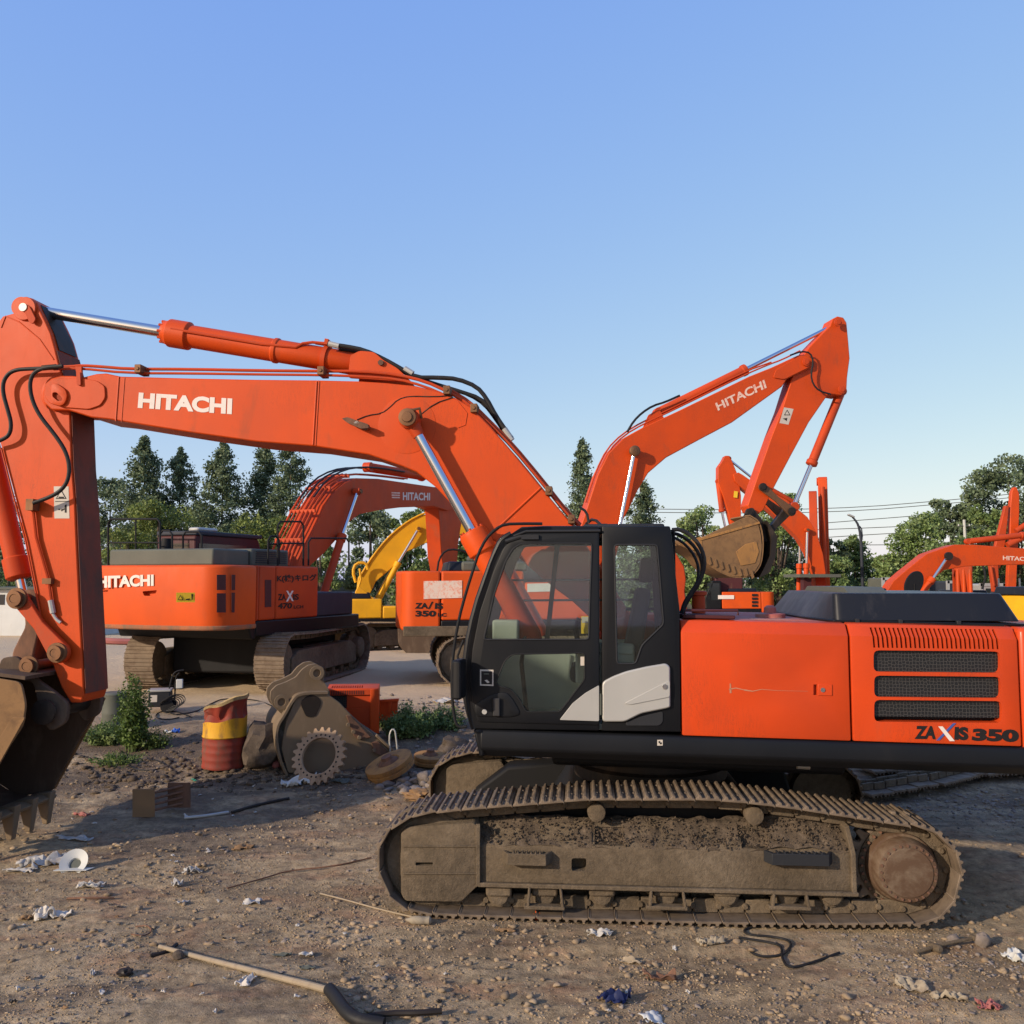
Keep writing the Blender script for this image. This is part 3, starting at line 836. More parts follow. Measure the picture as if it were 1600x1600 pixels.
cv = loftbox(fh, bot, top, zrt - .04, zc, [(zc - .03, .86), (zc - .008, .95)]).build('engine_cover', M['cover'], A, bevel=.012, ang=50)
m = MB(); m.extz(fh, [(ca - .02, -1.31), (cb + .02, -1.31), (cb + .02, 1.12), (cbk - .03, 1.12), (cbk - .03, -.56)], zrt + .003, zrt + .024); m.tilt(); m.build('cover_flange', M['charcoal'], cv, bevel=.006)
m = MB(); m.extu(fh, fillet([(-.9, zc - .02), (-.7, zc + .05), (.7, zc + .05), (.9, zc - .02)], .03), fh.P(1276, 920, .3)[0], fh.P(1330, 920, .3)[0]); m.build('rear_box', M['greygreen'], A, bevel=.02)
for du in (.16, .52, 1.0):
    m = MB(); m.box(fh, ca + du, ca + du + .035, -1.325, -1.29, zrt + .0, zrt + .04); m.tilt(); m.build('cover_latch', M['charcoal2'], cv, bevel=.004)
# counterweight
cw = []
for k in range(13):
    a = -PI / 2 + PI * k / 12; cw.append((uc + .25 + .62 * math.cos(a), 1.5 * math.copysign(abs(math.sin(a)) ** .5, math.sin(a))))
cw = [(uc + .012, -1.5)] + cw + [(uc + .012, 1.5)]
m = MB(); m.extz(fh, cw, 1.36, zrt + .0); m.tilt(); m.build('counterweight', M['orangehood'], A, bevel=.04)
# lettering
lettering('ZA', fh, v0, [(1429, 1154.5), (1462, 1155), (1464, 1134.5), (1431, 1134)], M['letterblack'], p2, bold=.05)
lettering('IS', fh, v0, [(1491, 1156), (1513, 1157), (1513, 1136), (1492, 1135.5)], M['letterblack'], p2, bold=.06)
lettering('350', fh, v0, [(1518, 1157.5), (1592, 1160), (1592, 1140), (1520, 1138)], M['letterblack'], p2, bold=.06)
plate(fh, v0, [(1463, 1157), (1468, 1157), (1494, 1130), (1489, 1130)], M['letterblue'], p2, 'lettering', .006)
plate(fh, v0, [(1466, 1135), (1473, 1135), (1492, 1158), (1484, 1158)], M['letterwhite'], p2, 'lettering', .008)
# scratch in the paint
sc = MB(); pts = [(1139, 1077), (1150, 1075), (1163, 1078), (1176, 1080), (1190, 1077), (1215, 1079), (1262, 1080)]
for i in range(len(pts) - 1):
    a, b = pts[i], pts[i + 1]; w = (1.1, .8, 1.1, .7, .4, .25)[i]
    sc.prism(fh, fh.pp([(a[0], a[1] - w), (b[0], b[1] - w * .7), (b[0], b[1] + w * .7), (a[0], a[1] + w)], v0), -1.5025, -1.501)
sc.prism(fh, fh.pp([(1140, 1068), (1142, 1068), (1143, 1083), (1140, 1083)], v0), -1.5025, -1.501)
sc.build('paint_scratch', M['scratch'], p1, smooth=False)
d = plate(fh, -1.52, [(1027, 1156), (1035.5, 1156), (1035.5, 1165), (1027, 1165)], M['decal'], A, 'decal')
plate(fh, -1.52, [(1029, 1158), (1031.5, 1158), (1031.5, 1161), (1029, 1161)], M['letterblack'], d, 'decal_mark', .005)
plate(fh, -1.52, [(1031, 1160), (1034, 1160), (1034, 1163), (1031, 1163)], M['letterblack'], d, 'decal_mark', .005)
# under-deck shiny pipe
m = MB(); m.tube([fh.pw(1150, 1191, -1.1), fh.pw(1245, 1194, -1.1)], .008); m.cyl(fh.pw(1245, 1196, -1.1), fh.pw(1265, 1197, -1.1), .03); m.build('grease_line', M['silver'], A)

# ------------------------------------------------------------------ cab
cabout = [(739, 1139), (728, 1102), (724, 1066), (727, 1015), (740, 952), (762, 890), (777, 852), (784, 842), (797, 835), (815, 823), (850, 821.5), (1047, 822), (1050, 840), (1055, 890), (1062, 952), (1064, 1144)]
win = [(756, 999), (772, 930), (790, 877), (802, 857), (815, 849), (925, 849), (922, 924), (920, 999)]
win2 = [(775, 1066), (789, 1032), (801, 1022), (914, 1020), (914, 1061), (875, 1112), (822, 1112), (812, 1092), (798, 1076), (780, 1072)]
rwin = [(960, 851), (1027, 851), (1037, 975), (1003, 1008), (993, 1037), (964, 1037)]
def splitpoly(poly, x, left):
    out = []
    n = len(poly)
    for i in range(n):
        a, b = poly[i], poly[(i + 1) % n]; ia = (a[0] <= x) == left; ib = (b[0] <= x) == left
        if ia: out.append(a)
        if ia != ib:
            t = (x - a[0]) / (b[0] - a[0]); out.append((x, a[1] + t * (b[1] - a[1])))
    return out
doorpoly = splitpoly(cabout, 936.5, True); rearpoly = splitpoly(cabout, 940.5, False)
m = MB(); m.prism(fh, fh.pp(rearpoly, v0), -1.5, -1.43); rear = m.build('cab_body', M['charcoal'], A, bevel=.012)
c = MB(); c.prism(fh, fillet(fh.pp(rwin, v0), .035), -1.6, -1.3); cut(rear, c)
inner = [(747, 1128), (738, 1100), (735, 1066), (738, 1016), (750, 955), (771, 893), (787, 856), (801, 843), (818, 833), (936.5, 832), (936.5, 1133)]
m = MB(); m.prism(fh, fh.pp(doorpoly, v0), -1.5, -1.44); fr_ = m.build('door_surround', M['charcoal'], A, bevel=.014)
c = MB(); c.prism(fh, fh.pp([(752, 1118), (744, 1066), (746, 1018), (757, 957), (777, 897), (792, 862), (806, 848), (820, 842), (928, 841), (928, 1124)], v0), -1.6, -1.3); cut(fr_, c)
m = MB(); m.prism(fh, fillet(fh.pp(inner, v0), .02), -1.515, -1.475); door = m.build('door', M['black'], A, bevel=.010)
door.data.materials[0] = M['charcoal']
c = MB(); c.prism(fh, fillet(fh.pp(win, v0), .03), -1.6, -1.3); c.prism(fh, fillet(fh.pp(win2, v0), .03), -1.6, -1.3); cut(door, c)
for w_, par in ((win, door), (win2, door)):
    m = MB(); m.prism(fh, fh.pp([((x - 850) * 1.03 + 850, (y - 960) * 1.02 + 960) for x, y in w_], v0), -1.498, -1.492); m.build('window_pane', M['glass'], par, smooth=False)
m = MB(); m.prism(fh, fh.pp([((x - 998) * 1.05 + 998, (y - 940) * 1.03 + 940) for x, y in rwin], v0), -1.478, -1.472); m.build('window_pane', M['glass'], rear, smooth=False)
# rubber seals round the panes
def seal(poly, v, r, par, mat='rubber'):
    p = fillet(fh.pp(poly, v0), .03); pts = [fh.w(u, v, z) for u, z in p]; MB().tube(pts + [pts[0]], r, 6).build('window_seal', M[mat], par)
seal(win, -1.516, .008, door, 'charcoal2'); seal(rwin, -1.502, .008, rear, 'charcoal2'); seal(win2, -1.516, .006, door)
# far side of the cab
far = MB(); far.prism(fh, fh.pp(cabout, v0), -.52, -.46)
fo = far.build('cab_far_side', M['black'], A, bevel=.01)
c = MB()
c.prism(fh, fillet(fh.pp([(752, 1012), (770, 940), (790, 880), (806, 848), (860, 846), (842, 1012)], v0), .03), -.7, -.3)
c.prism(fh, fillet(fh.pp([(868, 846), (1028, 846), (1038, 1012), (850, 1012)], v0), .03), -.7, -.3); cut(fo, c)
m = MB()
for yy in (905, 941): m.tube([fh.pw(762, yy + 2, v0) + fh.v * 1.05, fh.pw(1040, yy, v0) + fh.v * 1.05], .011, 8)
m.tube([fh.pw(985, 958, v0) + fh.v * 1.05, fh.pw(1040, 958, v0) + fh.v * 1.05], .014, 8)
m.build('window_guard_bar', M['black'], fo)
m = MB(); m.prism(fh, fh.pp([(752, 1012), (806, 846), (1030, 846), (1040, 1012)], v0), -.49, -.487); m.build('window_pane', M['glass'], fo, smooth=False)
m = MB(); m.prism(fh, fh.pp([(750, 1018), (1050, 1018), (1050, 1136), (745, 1136), (742, 1080)], v0), -.535, -.525); m.build('cab_lining', M['trim'], A)
# roof, rear wall, floor, front
P_ = fh.pp(cabout, v0)
m = MB()
rp = [P_[i] for i in (8, 9, 10, 11)]
m.prism(fh, [(P_[7][0], P_[7][1]), P_[8], P_[9], P_[10], P_[11], (P_[11][0], P_[11][1] - .09), (P_[10][0], P_[10][1] - .05), (P_[9][0], P_[9][1] - .06)], -1.435, -.52)
cabroof = m.build('cab_roof', M['charcoal'], A, bevel=.015)
m = MB(); m.box(fh, P_[11][0] - .75, P_[11][0] - .03, -1.3, -.66, P_[11][1] - .01, P_[11][1] + .035); m.build('roof_hatch', M['charcoal2'], cabroof, bevel=.02)
m = MB(); m.box(fh, P_[15][0] - .05, P_[15][0] - .005, -1.43, -.52, zt, 2.62); m.box(fh, P_[15][0] - .05, P_[15][0] - .02, -1.43, -1.36, 2.62, 3.28); m.box(fh, P_[15][0] - .05, P_[15][0] - .02, -.60, -.52, 2.62, 3.28); m.box(fh, P_[15][0] - .07, P_[15][0] - .03, -1.43, -.52, 3.2, 3.3)
m.build('cab_rear_wall', M['black'], A)
m = MB(); m.box(fh, P_[15][0] - .04, P_[15][0] - .034, -1.36, -.60, 2.62, 3.2); m.build('window_pane', M['glass'], A, smooth=False)
m = MB(); m.box(fh, P_[0][0] + .04, P_[15][0] - .05, -1.43, -.52, zt + .003, zt + .05); m.build('cab_floor', M['trim'], A)
fp = [P_[i] for i in (1, 2, 3, 4, 5, 6, 7)]
m = MB(); m.strip(fh, [(u + .03, z) for u, z in fp], -1.43, -.53, -.006); m.build('windscreen', M['glass'], A)
m = MB(); m.strip(fh, [(u + .005, z) for u, z in P_[0:3]], -1.43, -.53, -.02); m.box(fh, P_[3][0] + .01, P_[3][0] + .05, -1.43, -.53, P_[3][1] - .03, P_[3][1] + .02)
m.build('windscreen_frame', M['charcoal'], A)
for vv in (-1.47, -.49):
    m = MB(); m.tube([fh.w(u + .01, vv, z) for u, z in P_[0:9]], .033, 10, 1); m.build('front_pillar', M['charcoal'], A)
m = MB(); m.tube([fh.w(u - .0, -1.512, z) for u, z in fh.pp([(790, 846), (812, 839), (830, 838)], v0)], .02, 8); m.box(fh, *(lambda a, b: (a[0], b[0]))(fh.P(815, 843, v0), fh.P(842, 843, v0)), -1.54, -1.51, *(lambda a, b: (b[1], a[1]))(fh.P(815, 836, v0), fh.P(815, 843, v0))); m.build('door_hinge', M['charcoal2'], door)
# drip rail over the door
m = MB(); m.tube([fh.w(u, -1.518, z) for u, z in fh.pp([(803, 838), (822, 830.5), (938, 829.5)], v0)], .012, 8); m.build('drip_rail', M['charcoal2'], A)
# silver panels
s1 = [(874.5, 1124), (895, 1098), (915, 1082), (936, 1070), (936, 1126)]
s2 = [(941, 1127), (941, 1065), (958, 1056), (978, 1048.5), (1010, 1041), (1040, 1036), (1046.5, 1041), (1047, 1104), (1042, 1106), (1002, 1114), (976, 1127)]
m = MB(); m.prism(fh, fillet(fh.pp(s1, v0), .012), -1.535, -1.51); m.build('silver_panel', M['silver'], door, bevel=.008)
m = MB(); m.prism(fh, fillet(fh.pp(s2, v0), .03), -1.535, -1.495); sp = m.build('silver_panel', M['silver'], rear, bevel=.012)
m = MB(); m.prism(fh, fillet(fh.pp([(975, 1098), (1046, 1062), (1046, 1088), (985, 1100)], v0), .02), -1.543, -1.53); m.build('panel_crease', M['silver'], sp, bevel=.008)
cc = fh.pw(1039, 1073, -1.543); m = MB(); m.cyl(cc, cc - fh.v * .006, .022, n=18); m.build('panel_lock', M['chrome'], sp)
m = MB(); m.prism(fh, fh.pp([(937, 1083), (939.5, 1083), (939.5, 1116), (937, 1116)], v0), -1.54, -1.51); m.build('hinge_strip', M['greygreen'], rear)
m = MB(); m.prism(fh, fillet(fh.pp([(978, 1128), (1003, 1119), (1036, 1111), (1036, 1128), (1030, 1134), (978, 1134)], v0), .02), -1.508, -1.5); m.build('lower_trim', M['charcoal2'], rear, bevel=.004)
# door handle, sticker
m = MB(); m.prism(fh, fillet(fh.pp([(742, 1100), (765, 1086), (778, 1082), (792, 1081), (802, 1092), (812, 1110), (812, 1116), (799, 1120), (745, 1119), (742, 1110)], v0), .03), -1.527, -1.512)
hb = m.build('handle_housing', M['charcoal'], door, bevel=.008)
c = MB(); c.prism(fh, fillet(fh.pp([(766, 1091), (788, 1091), (797, 1103), (790, 1117), (770, 1117)], v0), .03), -1.6, -1.52); cut(hb, c)
m = MB(); m.prism(fh, fillet(fh.pp([(771, 1090), (782, 1090), (782, 1118), (771, 1118)], v0), .01), -1.55, -1.535); m.build('door_handle', M['charcoal2'], hb, bevel=.008)
cc = fh.pw(757, 1112, -1.527); m = MB(); m.cyl(cc, cc - fh.v * .008, .022, n=18); m.build('door_lock', M['silver'], hb)
dd = plate(fh, -1.515, [(750, 1046), (771, 1046.5), (771, 1072), (750, 1071)], M['decal'], door, 'decal')
plate(fh, -1.515, [(752, 1048.5), (769, 1049), (769, 1069.5), (752, 1069)], M['letterblack'], dd, 'decal_mark', .005)
plate(fh, -1.515, [(757, 1063), (761, 1062), (765, 1066), (762, 1067.5)], M['decal'], dd, 'decal_mark', .007)
plate(fh, -1.515, [(756, 1052), (764, 1052), (764, 1054), (756, 1054)], M['greygreen'], dd, 'decal_mark', .007)
plate(fh, -1.498, [(907, 1026), (914, 1026), (914, 1040), (907, 1040)], M['decal'], door, 'decal')
# front handrail and mirror
m = MB(); m.tube([fh.w(u, -1.56 - .05 * min(1, i / 3), z) for i, (u, z) in enumerate(fh.pp([(848, 819), (820, 819), (790, 820), (776, 828), (762, 842), (750, 865), (742, 890), (731, 925), (720, 965), (713, 1005), (709.5, 1040), (709, 1077), (711, 1105), (715, 1127), (721, 1133), (732, 1132)], v0))], .013, 8, 1)
m.build('handrail', M['black'], A)
m = MB(); m.tube([fh.pw(724, 1000, -1.5), fh.pw(715, 1025, -1.5), fh.pw(718, 1045, -1.5)], .01); mi = m.build('mirror_arm', M['black'], A)
m = MB(); q = fh.P(722, 1058, v0); m.extz(fh, fillet([(q[0] - .05, -1.78), (q[0] + .03, -1.80), (q[0] + .05, -1.58), (q[0] - .03, -1.56)], .03), q[1] - .16, q[1] + .17); m.build('mirror', M['charcoal'], mi, bevel=.02)
# antenna / lamp block on the cab roof, wiper
m = MB(); m.box(fh, *(fh.P(935, 820, v0)[0], fh.P(950, 820, v0)[0]), -1.2, -1.05, 3.33, 3.37); m.tube([fh.pw(920, 818, -1.2), fh.pw(917, 800, -1.2), fh.pw(905, 792, -1.2)], .012, 8, 1)
m.tube([fh.w(-.45, -1.0, 3.34), fh.w(-.55, -.9, 3.44), fh.w(-.62, -.7, 3.40)], .014, 8, 1)
m.build('roof_antenna', M['rubber'], cabroof)
# seat and controls
sc_u = fh.P(985, 950, -1.0)[0]
m = MB(); m.prism(fh, fillet([(sc_u - .55, 1.95), (sc_u - .05, 1.93), (sc_u - .02, 2.08), (sc_u - .55, 2.10)], .05), -1.22, -.74); m.prism(fh, fillet([(sc_u - .1, 2.05), (sc_u + .06, 2.05), (sc_u + .18, 2.78), (sc_u + .06, 2.80)], .05), -1.22, -.74)
seat = m.build('seat', M['seatf'], A, bevel=.03)
m = MB(); m.prism(fh, fillet([(sc_u + .08, 2.84), (sc_u + .20, 2.84), (sc_u + .22, 3.05), (sc_u + .10, 3.07)], .04), -1.12, -.84); m.build('headrest', M['black'], seat, bevel=.03)
m = MB(); m.box(fh, sc_u - .5, sc_u + .02, -1.30, -1.22, 1.95, 2.25); m.box(fh, sc_u - .5, sc_u + .02, -.74, -.64, 1.95, 2.3); m.box(fh, sc_u - .45, sc_u, -1.15, -.8, zt + .05, 1.95)
m.prism(fh, fillet([(sc_u - .55, 2.22), (sc_u + .02, 2.2), (sc_u + .02, 2.3), (sc_u - .55, 2.32)], .03), -1.31, -1.2); m.build('console', M['trim'], A, bevel=.02)
m = MB()
for vv in (-1.26, -.69): m.tube([fh.w(sc_u - .48, vv, 2.28), fh.w(sc_u - .5, vv, 2.42), fh.w(sc_u - .47, vv, 2.5)], [.014, .026], 8)
m.build('joystick', M['black'], A)
m = MB()
for vv in (-1.08, -.92): m.tube([fh.w(sc_u - .95, vv, zt + .06), fh.w(sc_u - 1.0, vv, 2.1), fh.w(sc_u - .97, vv, 2.34)], .014, 8)
m.build('travel_lever', M['black'], A)
m = MB(); m.box(fh, P_[3][0] + .15, P_[3][0] + .4, -.72, -.56, 2.25, 2.48); m.build('monitor', M['trim'], A, bevel=.02)
plate(fh, -.60, [(908, 963), (920, 963), (920, 990), (908, 990)], M['decalyel'], A, 'decal')
plate(fh, -.604, [(909, 964), (919, 964), (919, 973), (909, 973)], M['decal'], A, 'decal')
# big hose behind the cab
m = MB(); q = [(1050, 828), (1062, 827), (1078, 835), (1092, 850), (1100, 868), (1101, 885), (1095, 905), (1080, 925), (1068, 945), (1066, 958)]
m.tube([fh.pw(x, y, -1.2) for x, y in q], .019, 10, 1); m.tube([fh.pw(x - 8 + i, y + 6, -1.12) for i, (x, y) in enumerate(q)], .017, 10, 1); m.tube([fh.pw(x - 17 + i * 1.6, y + 10, -1.0) for i, (x, y) in enumerate(q)], .014, 10, 1)
m.build('hose', M['rubber'], A)
# ------------------------------------------------------------------ boom of machine A
bn, bf = -.27, .37
bo = [(66,614),(70,600),(80,591),(95,587),(112,587),(130,589),(150,584),(165,583),(188,588),(300,591),(400,593),(497,594),(560,595.5),(600,598),(650,603),(690,613),(712,622),(735,635),(765,665),(800,705),(845,760),(893,818),(945,895),(985,960),(996,985),(990,1003),(972,1010),(950,1003),(925,968),(895,940),(868,920),(840,897),(800,862),(760,838),(725,810),(700,782),(682,762),(650,737),(625,727),(575,710),(490,697),(400,690),(300,676),(212,662),(170,655),(142,652),(107,641),(80,640),(68,629)]
m = MB(); m.px(fh, bo, bn, bf); boom = m.build('boom', M['orange'], A, bevel=.014)
def weld(pts, v, w, par, mat='orange', th=.008, name='weld_seam'):
    p = [fh.w(u, v - th * .3, z) for u, z in fh.pp(pts, v)]
    return MB().tube(p, w, 6).build(name, M[mat], par)
weld([(495, 596), (489, 695)], bn, .010, boom); weld([(499, 596), (493, 696)], bn, .006, boom)
weld([(845, 762), (800, 804), (770, 832)], bn, .011, boom)
weld([(716, 628), (730, 646), (727, 664), (716, 668)], bn, .005, boom)
weld([(186, 589), (181, 658)], bn, .008, boom); weld([(195, 590), (190, 659)], bn, .004, boom)
def disc(fr, v, px, r, th, n=40, scale=1.0):
    c = fr.pw(px[0], px[1], v); return MB().lathe(c, -fr.v, [(0, r), (th * .7, r), (th, r * .97)], n)
disc(fh, bn, (636, 664), .30, .004, 48).build('boss_plate', M['orange'], boom)
m = MB(); m.prism(fh, fillet(fh.pp([(72, 600), (84, 592), (130, 592), (152, 595), (165, 604), (166, 622), (158, 634), (140, 640), (100, 637), (78, 630), (70, 618)], bn), .03), bn - .02, bn - .001); m.build('nose_plate', M['orange'], boom, bevel=.006)
m = MB(); m.prism(fh, fillet(fh.pp([(84, 602), (92, 600), (106, 610), (109, 620), (105, 632), (98, 636), (88, 633), (84, 626)], bn), .03), bn - .05, bn - .015)
kp = m.build('pin_keeper', M['orange'], boom, bevel=.006)
c = MB(); c.prism(fh, fillet(fh.pp([(86, 615), (92, 614), (102, 624), (101, 628), (94, 628), (86, 621)], bn), .015), bn - .1, bn - .02); cut(kp, c)
m = MB(); m.prism(fh, fh.pp([(118, 573), (128, 573), (128, 588), (124, 588), (124, 583), (120, 583)], bn), bn - .01, bn + .02); m.prism(fh, fillet(fh.pp([(123, 583), (129, 583), (130, 603), (124, 603)], bn), .01), bn - .05, bn - .02); m.build('pipe_clip', M['orange2'], boom)
lettering('HITACHI', fh, bn, [(215, 637.5), (362, 647.5), (363, 622.5), (217, 613)], M['letterwhite'], boom, bold=.05)
# lifting pad with its lamp
m = MB(); m.prism(fh, fillet(fh.pp([(536, 655), (545, 653), (556, 657), (577, 664), (578, 670), (566, 671), (545, 662)], bn - .08), .01), bn - .13, bn - .06); m.tube([fh.pw(571, 668, bn - .1), fh.pw(571, 668, bn)], .03); pad = m.build('work_lamp_bracket', M['rust'], boom, bevel=.004)
m = MB(); m.lathe(fh.pw(557, 661, bn - .13), fh.v, [(0, .025), (.06, .02)], 12); m.build('work_lamp', M['letterwhite'], pad)
m = MB(); m.tube([fh.pw(x, y, bn) - fh.v * .004 for x, y in [(558, 656), (575, 649), (597, 646), (610, 636), (622, 624), (640, 619), (680, 620), (703, 618)]], .006, 6, 1); m.tube([fh.pw(x, y, bn) - fh.v * .004 for x, y in [(656, 649), (680, 630), (708, 621)]], .006, 6, 1); m.build('grease_line', M['grease'], boom)
# boom cylinders, both sides
for v, s in ((-.46, 1), (.56, 0)):
    a = fh.P(640, 655, -.46); b = fh.P(738, 832, -.46); e = fh.P(835, 1010, -.46)
    A_, B_, E_ = (fh.w(p[0], v, p[1]) for p in (a, b, e))
    d = (B_ - A_).normalized()
    MB().cyl(A_, B_ + d * .1, .052, n=24).build('piston_rod', M['chrome'], A)
    m = MB(); L = (E_ - B_).length
    m.lathe(B_ - d * .02, d, [(0, .09), (.01, .135), (.05, .145), (.24, .145), (.26, .118), (L - .08, .118), (L, .09)], 28)
    cy = m.build('boom_cylinder', M['orange'], A, bevel=.006)
    m = MB()
    for i in range(8):
        an = 2 * PI * i / 8; o_ = d.orthogonal().normalized(); q = B_ - d * .035 + (Matrix.Rotation(an, 3, d) @ o_) * .112; m.cyl(q, q + d * .03, .014, n=6)
    m.build('head_bolts', M['orange2'], cy)
    m = MB(); m.lathe(A_ - fh.v * .10, fh.v, [(0, .085), (.02, .105), (.18, .105), (.2, .085)], 28); m.cyl(A_ + d * .07, A_ + d * .20, .078, .06, n=20); m.build('cylinder_eye', M['orange2'], cy)
    sg = -1 if s else 1
    q = A_ + fh.v * (sg * .10); m = MB(); m.lathe(q, fh.v * sg, [(0, .088), (.03, .088), (.035, .055), (.05, .05), (.052, .015)], 28); m.tube([q + Vector((0, 0, .07)) + fh.u * .03, q + fh.u * .12 + Vector((0, 0, .09)), q + fh.u * .13 - fh.v * sg * .05], .016, 6); m.build('pin_cap', M['pinbrown'], cy)
m = MB(); m.cyl(fh.w(*(lambda p: (p[0], -.35, p[1]))(fh.P(640, 655, -.46))), fh.w(*(lambda p: (p[0], .5, p[1]))(fh.P(640, 655, -.46))), .07); m.build('pin', M['pinbrown'], boom)
# boom foot bracket on the deck, turntable cheeks
m = MB(); q = fh.P(975, 990, bn)
for vv in (-.40, .40): m.prism(fh, [(q[0] - .9, 1.57), (q[0] + .75, 1.57), (q[0] + .3, q[1] + .12), (q[0] + .05, q[1] + .2), (q[0] - .15, q[1] + .12), (q[0] - .5, 1.85), (q[0] - .95, 1.8)], vv - .03, vv + .03)
m.build('boom_cheek', M['orange2'], A, bevel=.01)
# right side body and tank beyond the boom
m = MB(); m.box(fh, -1.5, -.35, .75, 1.45, 1.58, 2.15); m.box(fh, -.32, ua, .75, 1.45, 1.58, 2.48); m.build('fuel_tank', M['orange2'], A, bevel=.04)
# arm cylinder on top of the boom
av = .05
pA = fh.pw(41, 483, av); pB = fh.pw(258, 527, av); pC = fh.pw(570, 571, av)
d = (pC - pA).normalized(); pB = pA + d * (pB - pA).length
MB().cyl(pA, pB + d * .1, .062, n=28).build('piston_rod', M['chrome'], A)
m = MB(); L = (pC - pB).length
m.lathe(pB - d * .03, d, [(0, .08), (.01, .125), (.06, .135), (.08, .155), (.30, .155), (.32, .125), (L - 1.0, .125), (L - .99, .138), (L - .95, .138), (L - .94, .125), (L - .02, .125), (L + .03, .09)], 32)
ac = m.build('arm_cylinder', M['orange'], A, bevel=.005)
m = MB(); o_ = d.orthogonal().normalized()
for i in range(10):
    q = pB - d * .045 + (Matrix.Rotation(2 * PI * i / 10, 3, d) @ o_) * .115; m.cyl(q, q + d * .05, .016, n=6)
m.build('head_bolts', M['orange2'], ac)
m = MB(); m.cyl(pC - fh.v * .13, pC + fh.v * .13, .12, n=24); m.lathe(pC - fh.v * .20, fh.v, [(0, .03), (.005, .095), (.05, .10), (.35, .10), (.40, .095)], 24); m.cyl(pA - fh.v * .10, pA + fh.v * .10, .11, n=24); m.build('cylinder_eye', M['orange'], ac)
up = Vector((0, 0, 1)); nrm = (up - d * up.dot(d)).normalized()
side = -fh.v
m = MB(); m.tube([pB + d * .12 + side * .14 + nrm * .02, pB + d * 1.5 + side * .13 + nrm * .02, pB + d * 1.62 + side * .10 + nrm * .13, pB + d * 1.9 + side * .08 + nrm * .155, pB + d * 2.2 + side * .08 + nrm * .15], .017, 8, 1)
m.tube([pB + d * 1.7 + side * .02 + nrm * .15, pB + d * 2.2 + side * .02 + nrm * .15, pB + d * 2.36 + side * .02 + nrm * .12], .017, 8)
m.build('hydraulic_pipe', M['orange2'], ac)
m = MB(); m.strip(fh, [(0, 0), (.05, 0)], 0, .01, .01)
m = MB(); m.lathe(pB + d * 1.82, d, [(0, .13), (.0, .150), (.05, .150), (.05, .13)], 24); m.obox(pB + d * 1.845 + nrm * .165 + side * .05, d * .02, side * .07, nrm * .03); m.build('pipe_clamp', M['orange2'], ac)
# bracket carrying the arm cylinder
for vv in (-.17, .25):
    m = MB(); m.prism(fh, fillet(fh.pp([(552, 597), (556, 563), (570, 556), (592, 558), (606, 570), (628, 583), (650, 604)], av), .03), vv, vv + .04); m.build('cylinder_bracket', M['orange'], boom, bevel=.006)
q = fh.pw(603, 575, av); m = MB(); m.cyl(q - fh.v * .25, q - fh.v * .2, .03, n=12); m.build('bracket_bolt', M['rust'], boom)
# steel pipes along the top of the boom
top1 = [(80, 573), (110, 573), (128, 571), (160, 573), (200, 576.5), (300, 577), (400, 579), (505, 580), (560, 580), (620, 585), (665, 596), (700, 612), (735, 633), (770, 668), (800, 698), (845, 752), (885, 803), (906, 822)]
top2 = [(84, 577), (120, 575), (200, 583), (300, 583.5), (400, 585), (505, 586), (560, 588), (620, 592), (662, 603), (697, 618), (730, 637), (766, 673), (797, 704), (842, 758), (880, 808), (900, 826)]
for t, v in ((top1, -.20), (top2, -.24), (top1, -.08)):
    m = MB(); m.tube([fh.pw(x, y, v) for x, y in t], .017 if t is top1 else .014, 8, 1); m.build('hydraulic_pipe', M['orange2'], boom)
m = MB(); m.tube([fh.pw(x, y - 3, -.14) for x, y in [(700, 612), (735, 633), (770, 668), (800, 698), (845, 752), (885, 803), (906, 824)]], .028, 10, 1); m.build('pipe_cover', M['orange2'], boom)
for px, py in ((222, 579), (505, 582), (700, 612), (742, 640), (858, 768), (893, 812)):
    m = MB(); q = fh.pw(px, py, -.22); m.obox(q, fh.u * .035, fh.v * .10, up * .045); m.cyl(q - fh.v * .11, q - fh.v * .09, .02, n=8); m.build('pipe_clamp', M['pinbrown'], boom, bevel=.005)
# rubber hoses over the boom
for pts, v, r in (([(512, 538), (540, 541), (570, 547), (600, 561), (625, 575), (650, 590), (685, 590), (715, 592), (745, 604), (760, 622), (775, 650), (790, 672), (800, 685)], -.12, .024),
                  ([(530, 545), (560, 549), (590, 560), (620, 576), (645, 588), (680, 600), (720, 612), (750, 622), (768, 640), (783, 662), (797, 685)], -.02, .022),
                  ([(706, 608), (735, 617), (758, 632), (775, 655), (790, 678), (800, 688)], .08, .022)):
    m = MB(); m.tube([fh.pw(x, y, v) for x, y in pts], r, 10, 1); m.build('hose', M['rubber'], boom)
m = MB(); 
for a, b in (((514, 537), (530, 541)), ((788, 670), (800, 688)), ((632, 576), (645, 584))): m.cyl(fh.pw(*a, -.12), fh.pw(*b, -.12), .032, n=10)
m.build('hose_fitting', M['silver'], boom)

# ------------------------------------------------------------------ arm (dipper)
an_, af = -.18, .28
ao = [(22,489),(24,474),(31,466),(40,463),(50,466),(58,474),(62,484),(70,500),(79,520),(86,545),(92,570),(101,600),(109,640),(112,727),(117,790),(119,840),(125,965),(129,1040),(131,1085),(127,1098),(110,1098),(96,1075),(84,1043),(62,965),(39,840),(20,765),(0,692),(-14,650),(-22,605),(-22,560),(-12,515),(4,494)]
m = MB(); m.px(fh, ao, an_, af); arm = m.build('arm', M['orange'], A, bevel=.014)
